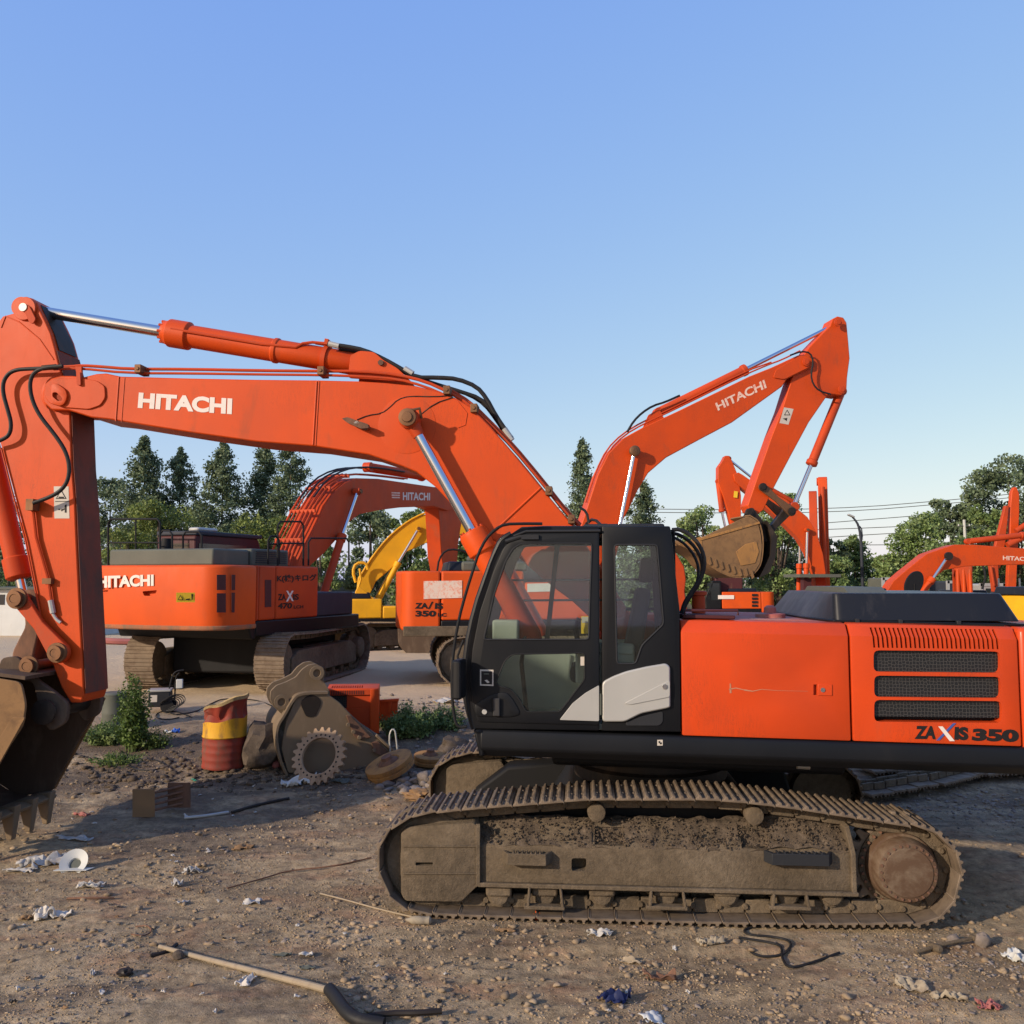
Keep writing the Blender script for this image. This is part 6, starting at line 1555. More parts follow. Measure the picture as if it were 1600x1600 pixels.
go_ = fastmesh('ground', V.reshape(-1, 3), Fq, groundmat(), smooth=True); go_['kind'] = 'structure'

# loose stones and clods
def rocks(n, fx, smin, smax, name, mat, flat=.65, p=2.2, tiny=False):
    base = np.array([(1,0,0),(-1,0,0),(0,1,0),(0,-1,0),(0,0,1),(0,0,-1)], float)
    # subdivided octahedron: 18 verts 32 faces is enough
    fs0 = [(0,2,4),(2,1,4),(1,3,4),(3,0,4),(2,0,5),(1,2,5),(3,1,5),(0,3,5)]
    vs = [tuple(b) for b in base]; cache = {}; fs = []
    def mid(a, b):
        k = (min(a, b), max(a, b))
        if k not in cache:
            q = np.array(vs[a]) + np.array(vs[b]); q /= np.linalg.norm(q); vs.append(tuple(q)); cache[k] = len(vs) - 1
        return cache[k]
    for a, b, c in fs0:
        ab, bc, ca_ = mid(a, b), mid(b, c), mid(c, a); fs += [(a, ab, ca_), (ab, b, bc), (ca_, bc, c), (ab, bc, ca_)]
    if tiny: vs = [tuple(b) for b in base]; fs = fs0
    vs = np.array(vs); fs = np.array(fs); allv = []; allf = []
    for i in range(n):
        x, y = fx(i)
        s = smin + (smax - smin) * rng.uniform() ** p
        v = vs * (1 + rng.normal(0, .22, (len(vs), 1))) * s * np.array([rng.uniform(.7, 1.3), rng.uniform(.7, 1.2), rng.uniform(.4, .9) * flat * 1.3])
        a = rng.uniform(0, 2 * PI); c_, s_ = math.cos(a), math.sin(a)
        v = v @ np.array([[c_, -s_, 0], [s_, c_, 0], [0, 0, 1]])
        v += np.array([x, y, ground_h(x, y) + s * .15]); allv.append(v); allf.append(fs + len(vs) * i)
    o = fastmesh(name, np.concatenate(allv), np.concatenate(allf), mat); o['kind'] = 'stuff'; return o
def fg(i):
    while True:
        y = 5.2 + 11 * rng.uniform() ** 1.6; x = rng.uniform(-.68, .68) * y
        dn = noise.noise(Vector((x * .9, y * .9, 4.4))) 
        if rng.uniform() < .45 + dn: return x, y
rocks(2600, fg, .005, .026, 'gravel', M['stone'], p=3)
def fg2(i):
    while True:
        y = 5.2 + 9 * rng.uniform() ** 1.5; x = rng.uniform(-.68, .68) * y
        if noise.noise(Vector((x * .7, y * .8, 9.4))) > .05: return x, y
rocks(5200, fg2, .006, .034, 'soil_clods', M['clod'], p=3.2)
rocks(60000, fg, .003, .013, 'soil_clods', M['clod'], p=1.6, tiny=True)
def pile(cx, cy, sx, sy):
    return lambda i: (cx + rng.normal(0, sx), cy + rng.normal(0, sy))
g_ = G(1480, 1500); rocks(500, pile(g_.x, g_.y, .6, .25), .004, .022, 'gravel', M['stone'])
g_ = G(1560, 1260); rocks(700, pile(g_.x, g_.y, .9, .5), .006, .035, 'gravel', M['stone'])
g_ = G(650, 1225); rocks(60, pile(g_.x, g_.y, .28, .2), .03, .12, 'gravel', M['stone'])
g_ = G(720, 1120); rocks(700, pile(g_.x, g_.y, 1.2, .9), .01, .06, 'gravel', M['stone'])
g_ = G(20, 985); rocks(160, pile(g_.x, g_.y, 1.0, 1.0), .04, .22, 'soil_clods', M['mudpack'])
g_ = G(360, 1215); rocks(400, pile(g_.x, g_.y, 1.3, .3), .01, .06, 'soil_clods', M['mudpack'])
g_ = G(250, 1190); rocks(400, pile(g_.x, g_.y, 1.3, .4), .01, .06, 'soil_clods', M['mudpack'])

# ================================================================== weeds
def weed(px, py, h, w, n, label, mat='leafweed', stems=14, leaf=.06, cat='weed', name='weed_clump', tall=False):
    g = G(px, py); r = empty(name, g, label, cat)
    m = MB(); cs = []; sz = []
    for i in range(stems):
        a = rng.uniform(0, 2 * PI); rr = w / 2 * rng.uniform(.1, 1); hh = h * (rng.uniform(.7, 1) * (1 - .25 * rr / (w / 2)) if tall else rng.uniform(.45, 1) * (1 - .45 * rr / (w / 2)))
        b = g + Vector((rr * .5 * math.cos(a), rr * .5 * math.sin(a), -.02)); t = g + Vector((rr * math.cos(a), rr * math.sin(a), hh))
        md = (b + t) / 2 + Vector((rng.normal(0, .03), rng.normal(0, .03), .03)); m.tube([b, md, t], [.008, .002], 5)
        k = n // stems
        for j in range(k):
            u = .12 + .88 * j / k; p = b * (1 - u) ** 2 + md * 2 * u * (1 - u) + t * u * u
            cs.append((p.x - g.x + rng.normal(0, .035 + .03 * (1 - u)), p.y - g.y + rng.normal(0, .04), p.z - g.z + rng.normal(0, .02))); sz.append(leaf * (1.25 - .7 * u))
    m.build('stem', M['leafmid'], r)
    v, f = quads(np.array(cs), np.array(sz)); fastmesh('leaves', v, f, M[mat], r); return r
weed(207, 1172, 1.25, .50, 4600, 'tall leafy green weed growing between the near arm and the rusty drum', stems=22, leaf=.065, tall=True)
weed(172, 1160, .45, .9, 2200, 'low dark green weed patch at the foot of the tall weed', 'leafmid', 30, .06)
weed(240, 1168, .4, .6, 1300, 'sparse dry weed right of the tall weed', 'leafweed', 26, .04)
weed(185, 1192, .18, .9, 900, 'short grass tuft in front of the tall weed', 'leafweed', 30, .04)
weed(640, 1150, .62, 1.0, 5200, 'bushy green grass clump behind the ochre discs', 'leafmid', 46, .06)
weed(690, 1138, .5, .8, 2600, 'green grass clump beside the near cab handrail', 'leafmid', 36, .05)
weed(605, 1135, .45, .6, 1500, 'green grass clump against the orange scrap panel', 'leafmid', 30, .05)
weed(12, 985, 1.1, 1.3, 2600, 'pale green weeds at the left edge behind the near bucket', 'leafweed', 26, .1)
weed(40, 975, .8, 1.6, 1800, 'dark green weeds beside the white wall', 'leafmid', 26, .1)

# ================================================================== scrap lying in the yard
# oil drum, crushed at the top
g = G(350, 1197); dr = empty('oil_drum', g, 'crushed red and yellow oil drum with a tan filling, standing in the yard', 'drum')
def ring(z, r, cx=0, cy=0, sx=1, sy=1, tilt=0, n=48, crumple=0):
    out = []
    for i in range(n):
        a = 2 * PI * i / n; rr = r * (1 + crumple * noise.noise(Vector((math.cos(a) * 2.2, math.sin(a) * 2.2, z * 5))))
        out.append(g + Vector((cx + rr * sx * math.cos(a), cy + rr * sy * math.sin(a), z + tilt * math.cos(a) + crumple * .15 * math.sin(a * 5))))
    return out
def rings(rs, name, mat, par, cap=False):
    n = len(rs[0]); m = MB(); vs = [p for r in rs for p in r]; fs = []
    for k in range(len(rs) - 1): fs += [(k * n + i, k * n + (i + 1) % n, (k + 1) * n + (i + 1) % n, (k + 1) * n + i) for i in range(n)]
    if cap: fs.append(tuple(range((len(rs) - 1) * n, len(rs) * n)))
    m.add(vs, fs); return m.build(name, M[mat], par)
R0 = .30
prof_ = []
for k in range(22):
    z = .42 * k / 21; prof_.append(ring(z, R0 * (1 + .022 * max(0, math.sin(z * 62))), crumple=.02))
rings(prof_, 'drum_wall', 'drumred', dr)
rings([ring(.42, R0 * 1.0), ring(.435, R0 * 1.03), ring(.45, R0 * 1.0), ring(.60, R0 * .99, tilt=.02, crumple=.04), ring(.66, R0 * 1.0, tilt=.04, crumple=.08)], 'drum_band', 'drumyel', dr)
rings([ring(.66, R0 * 1.0, tilt=.04, crumple=.08), ring(.72, R0 * .90, .01, tilt=.03, crumple=.30), ring(.78, R0 * .93, .0, tilt=.06, crumple=.32), ring(.85, R0 * .98, .02, tilt=.08, crumple=.14), ring(.88, R0 * 1.04, .02, tilt=.09, crumple=.08)], 'drum_wall', 'drumred', dr)
def tilt_ring(z, r, f): return [p + Vector((0, .0, 0)) for p in ring(z, r, .02, tilt=f, crumple=.08)]
rings([ring(.88, R0 * 1.04, .02, tilt=.09, crumple=.08), ring(.92, R0 * 1.05, .02, tilt=.10, crumple=.08), ring(.915, R0 * .98, .02, tilt=.10, crumple=.08), ring(.88, R0 * .9, .02, tilt=.09, crumple=.06), ring(.86, R0 * .5, .02, tilt=.05, crumple=.3), ring(.84, R0 * .1, .02)], 'drum_filling', 'decal', dr, True).data.materials[0] = earthy('tan_filling', [(.3, (.22, .15, .07)), (.7, (.45, .33, .16))], 6)

# loose excavator bucket lying on its heel
g = G(520, 1206); fq = Fr(g.x, g.y, g.z, 22)
lb = empty('excavator_bucket', g, 'detached grey-brown excavator bucket lying in the yard with its curved hooks up', 'bucket')
side_ = [(462,1090),(470,1084.5),(510,1083),(530,1097),(548,1116),(586,1150),(622,1184),(616,1196),(590,1208),(450,1208),(440,1170),(446,1130)]
m = MB(); m.px(fq, side_, 0, .04, r=.03); m.build('bucket_side', M['bucketgrey'], lb, bevel=.01)
m = MB(); p = fq.pp(side_, 0); m.prism(fq, fillet(p, .03), 1.05, 1.09); m.build('bucket_side', M['bucketgrey'], lb, bevel=.01)
m = MB(); m.strip(fq, smoothpx(fq.pp([(450, 1210), (440, 1188), (434, 1160), (434, 1136), (446, 1118), (458, 1096), (468, 1085), (512, 1084)], 0), 2), -.03, 1.12, .03); m.build('bucket_shell', M['bucketgrey'], lb)
m = MB(); m.strip(fq, fq.pp([(586, 1150), (624, 1186)], 0), -.02, 1.1, .04); m.build('bucket_lip', M['bucketgrey'], lb, bevel=.01)
m = MB(); m.px(fq, [(581, 1160), (590, 1158), (612, 1180), (606, 1186), (584, 1176)], -.03, -.001); m.build('side_cutter', M['rust'], lb, bevel=.006)
m = MB(); m.px(fq, [(541, 1118), (548, 1118), (580, 1152), (560, 1156), (553, 1150)], -.03, -.001); cu_ = m.build('side_cutter', M['rust'], lb, bevel=.006)
for x_, y_ in ((543.5, 1132), (551.5, 1143), (561, 1152), (584, 1172)): q = fq.pw(x_, y_, -.03); m = MB(); m.cyl(q, q - fq.v * .035, .028, n=6); m.build('cutter_bolt', M['bucketgrey'], cu_)
q = fq.pw(486, 1103, -.001); m = MB(); pp_ = [(q + fq.u * (.13 * math.cos(a) * (1 + .15 * math.sin(3 * a))) + Vector((0, 0, .155 * math.sin(a))) - fq.v * k) for k in (0, .006) for a in [2 * PI * i / 24 for i in range(24)]]
m.add(pp_, [tuple(range(24)), tuple(range(47, 23, -1))] + [(i, (i + 1) % 24, (i + 1) % 24 + 24, i + 24) for i in range(24)]); m.build('dark_patch', M['grease'], lb, smooth=False)  # dark rounded patch on the side plate
earp = [(444,1120),(436,1112),(427,1104),(422,1092),(423,1080),(432,1071),(446,1066),(462,1058),(472,1046),(482,1039),(494,1037),(505,1043),(508,1052),(505,1062),(514,1078),(516,1086),(470,1087)]
for v in (.14, .56):
    m = MB(); m.prism(fq, fillet(fq.pp(earp, .14), .02), v, v + .06); m.build('bucket_ear', M['bucketgrey'], lb, bevel=.012)
for v in (.10, .62):
    s_ = -1 if v < .3 else 1
    for c_ in ((439, 1096), (494, 1051)):
        pz = fq.P(*c_, .14); q = fq.w(pz[0], v, pz[1]); m = MB(); m.lathe(q, fq.v * s_, [(0, .10), (.03, .10), (.032, .055), (-.01, .05)], 24); m.build('pin_boss', M['bucketgrey'], lb)
lb['state'] = 'x'; del lb['state']

# sprocket ring leaning on the bucket
g = G(497, 1224); cen = g + Vector((0, .10, .33))
nrm_ = Vector((-.25, -.86, .44)).normalized(); ax_ = nrm_.cross(Vector((0, 0, 1))).normalized(); ay_ = ax_.cross(nrm_).normalized()
if ay_.z < 0: ay_ = -ay_
N = 23 * 4; m = MB(); vs = []
def gr(k): return (.345, .395, .395, .345)[k % 4]
for off in (0, .05):
    vs += [cen + nrm_ * off + ax_ * (gr(i) * math.cos(2 * PI * i / N)) + ay_ * (gr(i) * math.sin(2 * PI * i / N)) for i in range(N)]
    vs += [cen + nrm_ * off + ax_ * (.245 * math.cos(2 * PI * i / N)) + ay_ * (.245 * math.sin(2 * PI * i / N)) for i in range(N)]
fs = []
for i in range(N):
    j = (i + 1) % N
    fs += [(i, j, N + j, N + i), (2 * N + i, 3 * N + i, 3 * N + j, 2 * N + j), (i, 2 * N + i, 2 * N + j, j), (N + i, N + j, 3 * N + j, 3 * N + i)]
m.add(vs, fs)
spr = thing(m, 'sprocket_ring', M['ringtan'], 'toothed steel sprocket ring leaning against the detached bucket', 'sprocket', bevel=.004)
m = MB()
for i in range(26):
    a = 2 * PI * i / 26; q = cen + nrm_ * .05 + ax_ * (.285 * math.cos(a)) + ay_ * (.285 * math.sin(a)); m.cyl(q - nrm_ * .002, q + nrm_ * .002, .014, n=8)
bo2 = m.build('bolt_holes', M['black'], None, off=spr.location); bo2.parent = spr; bo2.location = (0, 0, 0)

# orange scrap hood and panel
g = G(560, 1150); g = Vector((S(560, 13.9), 13.9, ground_h(S(560, 13.9), 13.9))); fo3 = Fr(g.x, g.y, g.z, 6)
oh = empty('scrap_engine_hood', g, 'bright orange engine hood with slots and a mesh grille, dumped behind the detached bucket', 'engine hood')
m = MB(); a_ = fo3.pp([(510, 1061), (591, 1061), (594, 1080), (586, 1144), (597, 1146), (592, 1072)], 0)
q = lambda x, y, v=0: fo3.P(x, y, v)
x0 = q(511, 1075)[0]; x1 = q(592, 1075)[0]; zt_ = q(550, 1076)[1]; zb_ = q(590, 1146)[1]
m.extu(fo3, fillet([(0, zt_ - .02), (.02, zt_), (.38, zt_ + .03), (.42, zt_ - .02), (.42, zt_ - .05), (.03, zt_ - .04)], .01), x0, x1); tp = m.build('hood_top', M['orange'], oh, bevel=.006)
c_ = MB()
for k in range(14): uu = x0 + .06 + k * .035; c_.box(fo3, uu, uu + .016, .05, .25, zt_ - .1, zt_ + .1)
cut(tp, c_)
m = MB(); m.prism(fo3, fillet([(x1 - .13, zb_), (x1 + .01, zb_), (x1 + .0, zt_ - .01), (x1 - .13, zt_ - .01)], .015), -.005, .03); m.box(fo3, x1 - .03, x1, .03, .42, zb_, zt_ - .02); m.build('hood_side', M['orange'], oh, bevel=.006)
m = MB(); m.box(fo3, x0, x1 - .13, .0, .025, zt_ - .10, zt_ - .02); m.box(fo3, x0, x1 - .13, .03, .05, zb_, zt_ - .30); m.box(fo3, x0 + .30, x1 - .13, .03, .05, zt_ - .30, zt_ - .10); m.build('hood_frame', M['orange2'], oh, bevel=.004)
m = MB(); m.box(fo3, x0, x0 + .30, .06, .066, zt_ - .32, zt_ - .10); m.build('hood_grille', M['mesh'], oh, smooth=False)
m = MB()
for k in range(16): uu = x0 + .03 + k * .034; m.box(fo3, uu, uu + .014, -.006, -.001, zt_ - .09, zt_ - .03)
m.build('hood_slots', M['maroon'], oh, smooth=False)
g = Vector((S(606, 14.4), 14.4, ground_h(S(606, 14.4), 14.4))); fo4 = Fr(g.x, g.y, g.z, 4)
m = MB(); m.px(fo4, [(588, 1096), (622, 1093), (621, 1116), (612, 1124), (592, 1128)], 0, .03); m.px(fo4, [(590, 1094), (623, 1092), (623, 1096), (590, 1098)], -.05, .03); m.px(fo4, [(607, 1096), (612, 1096), (611, 1113), (606, 1113)], -.03, 0)
thing(m, 'orange_sheet', M['orange'], 'bent orange sheet panel lying right of the orange scrap hood', 'panel', bevel=.004)

# ochre discs (old idler wheels)
def disc_thing(px, py, r, th, ax, label, name='ochre_disc', up_=.0, mat='rustorange'):
    g = G(px, py); ax = Vector(ax).normalized(); c = g + Vector((0, 0, up_)); e = empty(name, g, label, 'disc')
    m = MB(); m.lathe(c, ax, [(0, r * .3), (0, r * .9), (.01, r), (th * .38, r), (th * .42, r * .96), (th * .58, r * .96), (th * .62, r), (th - .01, r), (th, r * .9), (th, r * .5), (th - .02, r * .45), (th - .02, r * .2)], 40); o = m.build('wheel_rim', M[mat], e)
    m = MB(); m.lathe(c + ax * (th - .02), ax, [(0, r * .44), (.015, r * .42), (.05, r * .25), (.09, r * .22), (.09, .02)], 20); m.build('wheel_hub', M['rust'], e); return e
disc_thing(612, 1216, .33, .15, (-.33, -.22, .9), 'ochre and grey scrap wheel tilted against rubble beside the detached bucket', up_=.10)
disc_thing(672, 1196, .235, .13, (.05, -.1, 1), 'smaller ochre scrap wheel lying flat right of the tilted one', up_=.03)
g = G(606, 1200); m = MB(); m.tube([g + Vector((.02, .1, .2)), g + Vector((.0, .1, .42)), g + Vector((.03, .1, .52)), g + Vector((.08, .1, .52)), g + Vector((.10, .1, .4)), g + Vector((.13, .1, .15))], .012, 8, 1); thing(m, 'bent_rod', M['silver'], 'bent steel rod sticking up behind the tilted ochre wheel', 'rod')

def blob(name, px, py, sx, sy, sz, mat, label, cat, seed=0, amp=.25, up_=0, f=1.6):
    g = G(px, py); bm = bmesh.new(); bmesh.ops.create_icosphere(bm, subdivisions=3, radius=1)
    m = MB(); vs = []
    for v in bm.verts:
        k = 1 + amp * noise.noise(v.co * f + Vector((seed * 3.1, 0, 0))) + amp * .4 * noise.noise(v.co * f * 3 + Vector((seed, 5, 0)))
        vs.append(g + Vector((v.co.x * sx * k, v.co.y * sy * k, sz * .75 + v.co.z * sz * k + up_)))
    m.add(vs, [tuple(q.index for q in fc_.verts) for fc_ in bm.faces]); bm.free()
    return thing(m, name, M[mat], label, cat)
blob('boulder', 412, 1196, .30, .3, .36, 'rock', 'grey dirt-covered boulder between the drum and the detached bucket', 'rock', 3, .3)
blob('rubble_lump', 385, 1196, .12, .12, .16, 'grease', 'dark oily lump beside the oil drum foot', 'rubble', 4, .5)
blob('scrap_float', 431, 1200, .06, .06, .065, 'pink', 'pink round plastic cap beside the detached bucket', 'cap', 5, .1)
for i, (x_, y_, s_) in enumerate(((663, 1222, .10), (645, 1216, .07), (655, 1240, .06), (628, 1236, .06))):
    blob('rock', x_, y_, s_, s_, s_ * .8, 'stone', ('pale stone under the small ochre wheel', 'round pale stone left of the near track', 'small pale stone by the near track tip', 'little stone before the tilted wheel')[i], 'rock', i + 7, .25)
blob('tangled_rag', 655, 1250, .17, .10, .08, 'card', 'crumpled tan rag at the tip of the near track', 'rag', 9, .6, f=3)
blob('rubble_lump', 715, 1180, .26, .2, .16, 'rock', 'dark lump of rubble behind the far track tip', 'rubble', 13, .5)
blob('rock', 1490, 1472, .05, .04, .035, 'stone', 'pale stone right of the near track end', 'rock', 15)
blob('rock', 1535, 1478, .06, .05, .06, 'stone', 'upright tan stone near the white crumpled sheet', 'rock', 16)
blob('soil_clod', 196, 1524, .055, .04, .03, 'grease', 'dark brown clod left of the long wooden stick', 'clod', 17, .5)
blob('rock', 278, 1498, .045, .035, .035, 'rock', 'round stone touching the upper end of the wooden stick', 'rock', 18, .2)

# grey-teal barrel behind the weed
g = G(178, 1140); m = MB(); m.lathe(g, (0, 0, 1), [(0, .17), (.02, .19), (.25, .19), (.27, .195), (.29, .19), (.55, .19), (.57, .195), (.6, .17)], 28)
thing(m, 'plastic_barrel', M['greygreen'], 'grey-green barrel behind the tall weed, half hidden by the near arm', 'barrel')

# welding machine on wheels
g = G(252, 1112); wm = empty('welding_machine', g, 'small black welding machine with cables and white tag, under the left excavator', 'machine')
fw = Fr(g.x, g.y, g.z, 12)
m = MB(); m.box(fw, -.20, .16, -.15, .15, .10, .36); m.build('case', M['charcoal2'], wm, bevel=.015)
m = MB(); m.box(fw, -.215, .17, -.16, .16, .362, .40); m.build('lid', M['silver'], wm, bevel=.008)
m = MB(); m.box(fw, -.16, -.05, -.156, -.152, .19, .31); m.build('tag', M['decal'], wm)
m = MB(); m.tube([fw.w(.12, 0, .38), fw.w(.16, 0, .60), fw.w(.22, 0, .70), fw.w(.36, 0, .72)], .014, 8, 1); m.tube([fw.w(.2, .1, .1), fw.w(.21, .1, .60), fw.w(.27, .1, .66)], .014, 8, 1); m.build('handle', M['black'], wm)
m = MB(); m.box(fw, .24, .35, -.05, .02, .40, .56); m.build('meter', M['white'], wm, bevel=.01)
for v in (-.19, .15):
    m = MB(); m.cyl(fw.w(.12, v, .11), fw.w(.12, v + .04, .11), .11, n=20); m.build('wheel', M['rubber'], wm)
m = MB()
for k in range(5):
    c_ = fw.w(.16 + .03 * k, -.22, .14 + .02 * k); m.tube([c_ + Vector((.15 * math.cos(a), .04 * math.sin(a * 2), .10 * math.sin(a))) for a in [2 * PI * i / 16 for i in range(17)]], .009, 6)
m.build('cable_coil', M['rubber'], wm)
def gcable(pts, r, label, name='cable', mat='rubber', lift=.012, cat='cable'):
    m = MB(); m.tube([G(x, y, lift) for x, y in pts], r, 7, 2); return thing(m, name, M[mat], label, cat)
gcable([(262, 1108), (268, 1118), (290, 1116), (310, 1112), (330, 1100), (350, 1092), (400, 1094), (425, 1104)], .012, 'black cable running from the welding machine past the drum')
gcable([(280, 1122), (262, 1126), (240, 1122), (250, 1112), (275, 1112), (300, 1122)], .010, 'loop of thin black cable before the welding machine')
gcable([(198, 1196), (215, 1205), (245, 1205), (262, 1196), (240, 1188)], .010, 'dark wire loop on the dirt before the tall weed')
gcable([(145, 1003), (165, 1007), (205, 1008)], .14, 'faded red pipe lying far back left of the left excavator', 'pipe', 'pink', .15, 'pipe')

# rusty rack of two plates and rods
g = G(250, 1276); fr2 = Fr(g.x, g.y, g.z, 24); rk = empty('rusty_rack', g, 'rusty rack of two upright plates joined by rods, lying on the dark dirt', 'rack')
def box_px(fr, x0, x1, y0, y1, v, th, name, mat, par, bevel=.004):
    m = MB(); m.px(fr, [(x0, y0), (x1, y0), (x1, y1), (x0, y1)], v, v + th); return m.build(name, mat, par, bevel=bevel)
box_px(fr2, 207, 242, 1233, 1277, -.02, .02, 'end_plate', M['card'], rk)
box_px(fr2, 262, 298, 1223, 1262, .16, .02, 'end_plate', M['rust'], rk)
m = MB()
for yy in (1240, 1249, 1258, 1267): m.tube([fr2.pw(236, yy, 0), fr2.pw(285, yy - 12, .16)], .016, 8)
m.build('rod', M['rust'], rk)
gcable([(362, 1272), (395, 1262), (430, 1254), (452, 1250)], .018, 'dark flat bar lying beyond the rusty rack', 'steel_bar', 'grease', .02, 'bar')
gcable([(288, 1280), (320, 1277), (357, 1271)], .018, 'grey flat bar lying right of the rusty rack', 'steel_bar', 'silver', .015, 'bar')

# wooden stick and black rubber tube in the foreground
m = MB(); pts = [(249, 1485), (285, 1495), (330, 1507), (390, 1522), (440, 1535), (480, 1545), (520, 1556)]
m.tube([G(x, y, .03) for x, y in pts], [.015, .025], 10, 1); thing(m, 'wooden_stick', M['wood'], 'long pale wooden stick lying across the foreground dirt', 'stick')
m = MB(); m.tube([G(x, y, .045) for x, y in [(514, 1556), (527, 1572), (540, 1592), (560, 1606), (600, 1612)]], .042, 14, 2); thing(m, 'rubber_tube', M['rubber'], 'thick black rubber tube at the bottom edge, meeting the end of the wooden stick', 'tube')
m = MB(); m.tube([G(x, y, .03) for x, y in [(560, 1598), (610, 1590), (650, 1590), (690, 1587)]], .02, 8, 1); thing(m, 'rubber_tube', M['grease'], 'thin dark tube end at the bottom edge right of the thick tube', 'tube')
gcable([(500, 1398), (540, 1408), (575, 1418), (610, 1427), (650, 1436)], .007, 'tan cable running up to the front of the near track', 'cable', 'wood')
gcable([(1250, 1450), (1195, 1448), (1162, 1453), (1165, 1463), (1215, 1466), (1240, 1475), (1225, 1495), (1190, 1498), (1172, 1490)], .010, 'loop of thin black rope on the dirt below the near track', 'rope', cat='rope')
gcable([(1154, 1467), (1200, 1474), (1222, 1480), (1221, 1498), (1232, 1517), (1275, 1505), (1312, 1491)], .010, 'black wire trailing right from the rope loop', 'wire', cat='wire')
m = MB(); a_ = G(1432, 1494, .03); b_ = G(1522, 1476, .05); m.tube([a_, (a_ + b_) / 2 + Vector((0, 0, .01)), b_], .014, 8); d_ = (b_ - a_).normalized()
m.lathe(a_ + d_ * .17, Vector((.3, -.9, .1)), [(-.06, .02), (-.05, .03), (.05, .03), (.06, .02)], 12); m.lathe(b_, Vector((.3, -.9, .1)), [(-.03, .022), (.03, .022)], 12)
thing(m, 'rusty_bolt_rod', M['mud'], 'rusty rod with a collar, half sunk in the gravel right of the near track', 'rod')
gcable([(105, 1406), (140, 1405), (178, 1405)], .010, 'thin straight stick on the dirt at left', 'stick', 'rust', cat='stick')
gcable([(235, 1496), (262, 1490), (276, 1478)], .016, 'dark twig touching the upper end of the wooden stick', 'twig', 'grease', cat='twig')
gcable([(205, 1462), (225, 1465), (238, 1458), (232, 1448), (212, 1450)], .006, 'thin wire ring on the bare dirt at left', 'wire', 'rust', cat='wire')
gcable([(355, 1390), (420, 1372), (450, 1362), (520, 1356), (580, 1342)], .007, 'ragged thin root lying left of the near track', 'root', 'rust', cat='root')

def crumple(px, py, w, l, h, mat, label, name='paper_scrap', seed=0, rot=None, n=14, group=None, cat='paper', rough=1.0, mm_=None):
    g = G(px, py); a = rot if rot is not None else random.uniform(0, PI); ca_, sa_ = math.cos(a), math.sin(a); vs = []; keep = {}
    for j in range(n + 1):
        for i in range(n + 1):
            u = i / n - .5; v = j / n - .5
            ed = 1 + .35 * noise.noise(Vector((u * 3, v * 3, seed * 1.7)))
            x = u * w * ed; y = v * l * ed
            z = h * abs(noise.noise(Vector((u * 2.3 * rough, v * 2.3 * rough, seed * 2.3)))) * 1.9 + h * .22 * noise.noise(Vector((u * 6, v * 6, seed)))
            X = x * ca_ - y * sa_ + g.x; Y = x * sa_ + y * ca_ + g.y
            vs.append(Vector((X, Y, ground_h(X, Y) + .008 + max(0, z))))
    fs = []
    for j in range(n):
        for i in range(n):
            k = noise.noise(Vector((i * .35 + seed, j * .35, 2.2)))
            e = max(abs(i / n - .5), abs(j / n - .5))
            if e > .36 and k > .12: continue
            q = j * (n + 1) + i; fs.append((q, q + 1, q + n + 2, q + n + 1))
    m = MB().add(vs, fs); used = sorted({i for f in m.f for i in f}); mp = {o: k for k, o in enumerate(used)}
    m.v = [m.v[i] for i in used]; m.f = [tuple(mp[i] for i in f) for f in m.f]
    o = thing(m, name, M[mat], label, cat, group, ang=25)
    s = o.modifiers.new('thickness', 'SOLIDIFY'); s.thickness = .003; return o
crumple(66, 1350, .42, .24, .07, 'paper', 'crumpled newspaper sheet left of the white paper cone', seed=1, rot=.4, rough=1.6)
crumple(30, 1362, .30, .12, .03, 'paper', 'torn white strip at the far left of the newspaper', seed=2, rot=.15)
crumple(115, 1312, .40, .10, .03, 'paper', 'flat torn white sheet behind the paper cone', seed=3, rot=-.1)
# white paper cone
g = G(113, 1360); e = empty('paper_cone', g, 'white paper cone with wide brim lying open on flat white card at left', 'paper cone')
axc = Vector((.05, -.75, .60)).normalized()
m = MB(); m.lathe(g + Vector((0, .08, .02)), axc, [(0, .055), (.06, .07), (.085, .125), (.09, .135), (.084, .135), (.078, .12), (.055, .06), (.01, .045)], 32); m.build('cone', M['white'], e)
m = MB(); m.lathe(g + Vector((0, .08, .02)) + axc * .03, axc, [(0, .05), (.006, .05)], 24); m.build('cone_hollow', M['greygreen'], e)
f0 = Fr(g.x, g.y, 0, 0); m = MB(); gz = g.z; m.extz(f0, [(-.16, -.06), (.16, -.05), (.20, .04), (-.02, .02), (-.14, .0)], gz + .012, gz + .018); m.build('flat_card', M['white'], e)
crumple(68, 1434, .17, .13, .06, 'decal', 'upright crumpled cream paper near the left foreground', seed=5, rot=.6, rough=1.5)
crumple(98, 1432, .17, .10, .05, 'decal', 'cream paper scrap touching the upright crumpled one on its right', seed=6, rot=.1)
crumple(42, 1438, .12, .07, .03, 'card', 'brown paper scrap left of the upright crumpled one', seed=7, rot=.5)
crumple(145, 1524, .035, .09, .03, 'paper', 'small rolled white paper in the left foreground', seed=8, rot=.5)
crumple(380, 1326, .22, .12, .03, 'card', 'tan cardboard flap on the dirt between drum and near track', seed=9, rot=.2, cat='cardboard', name='cardboard_piece')
crumple(300, 1362, .16, .08, .05, 'paper', 'white crumpled scrap in the middle of the left dirt', seed=10, rot=.3)
crumple(278, 1384, .10, .08, .05, 'paper', 'white crumpled scrap beside a dark clod at left', seed=11)
crumple(287, 1412, .12, .05, .02, 'paper', 'flat white scrap below the crumpled pair at left', seed=12)
crumple(395, 1412, .16, .08, .03, 'paper', 'whitish rag strip on the dirt left of the near track', seed=13)
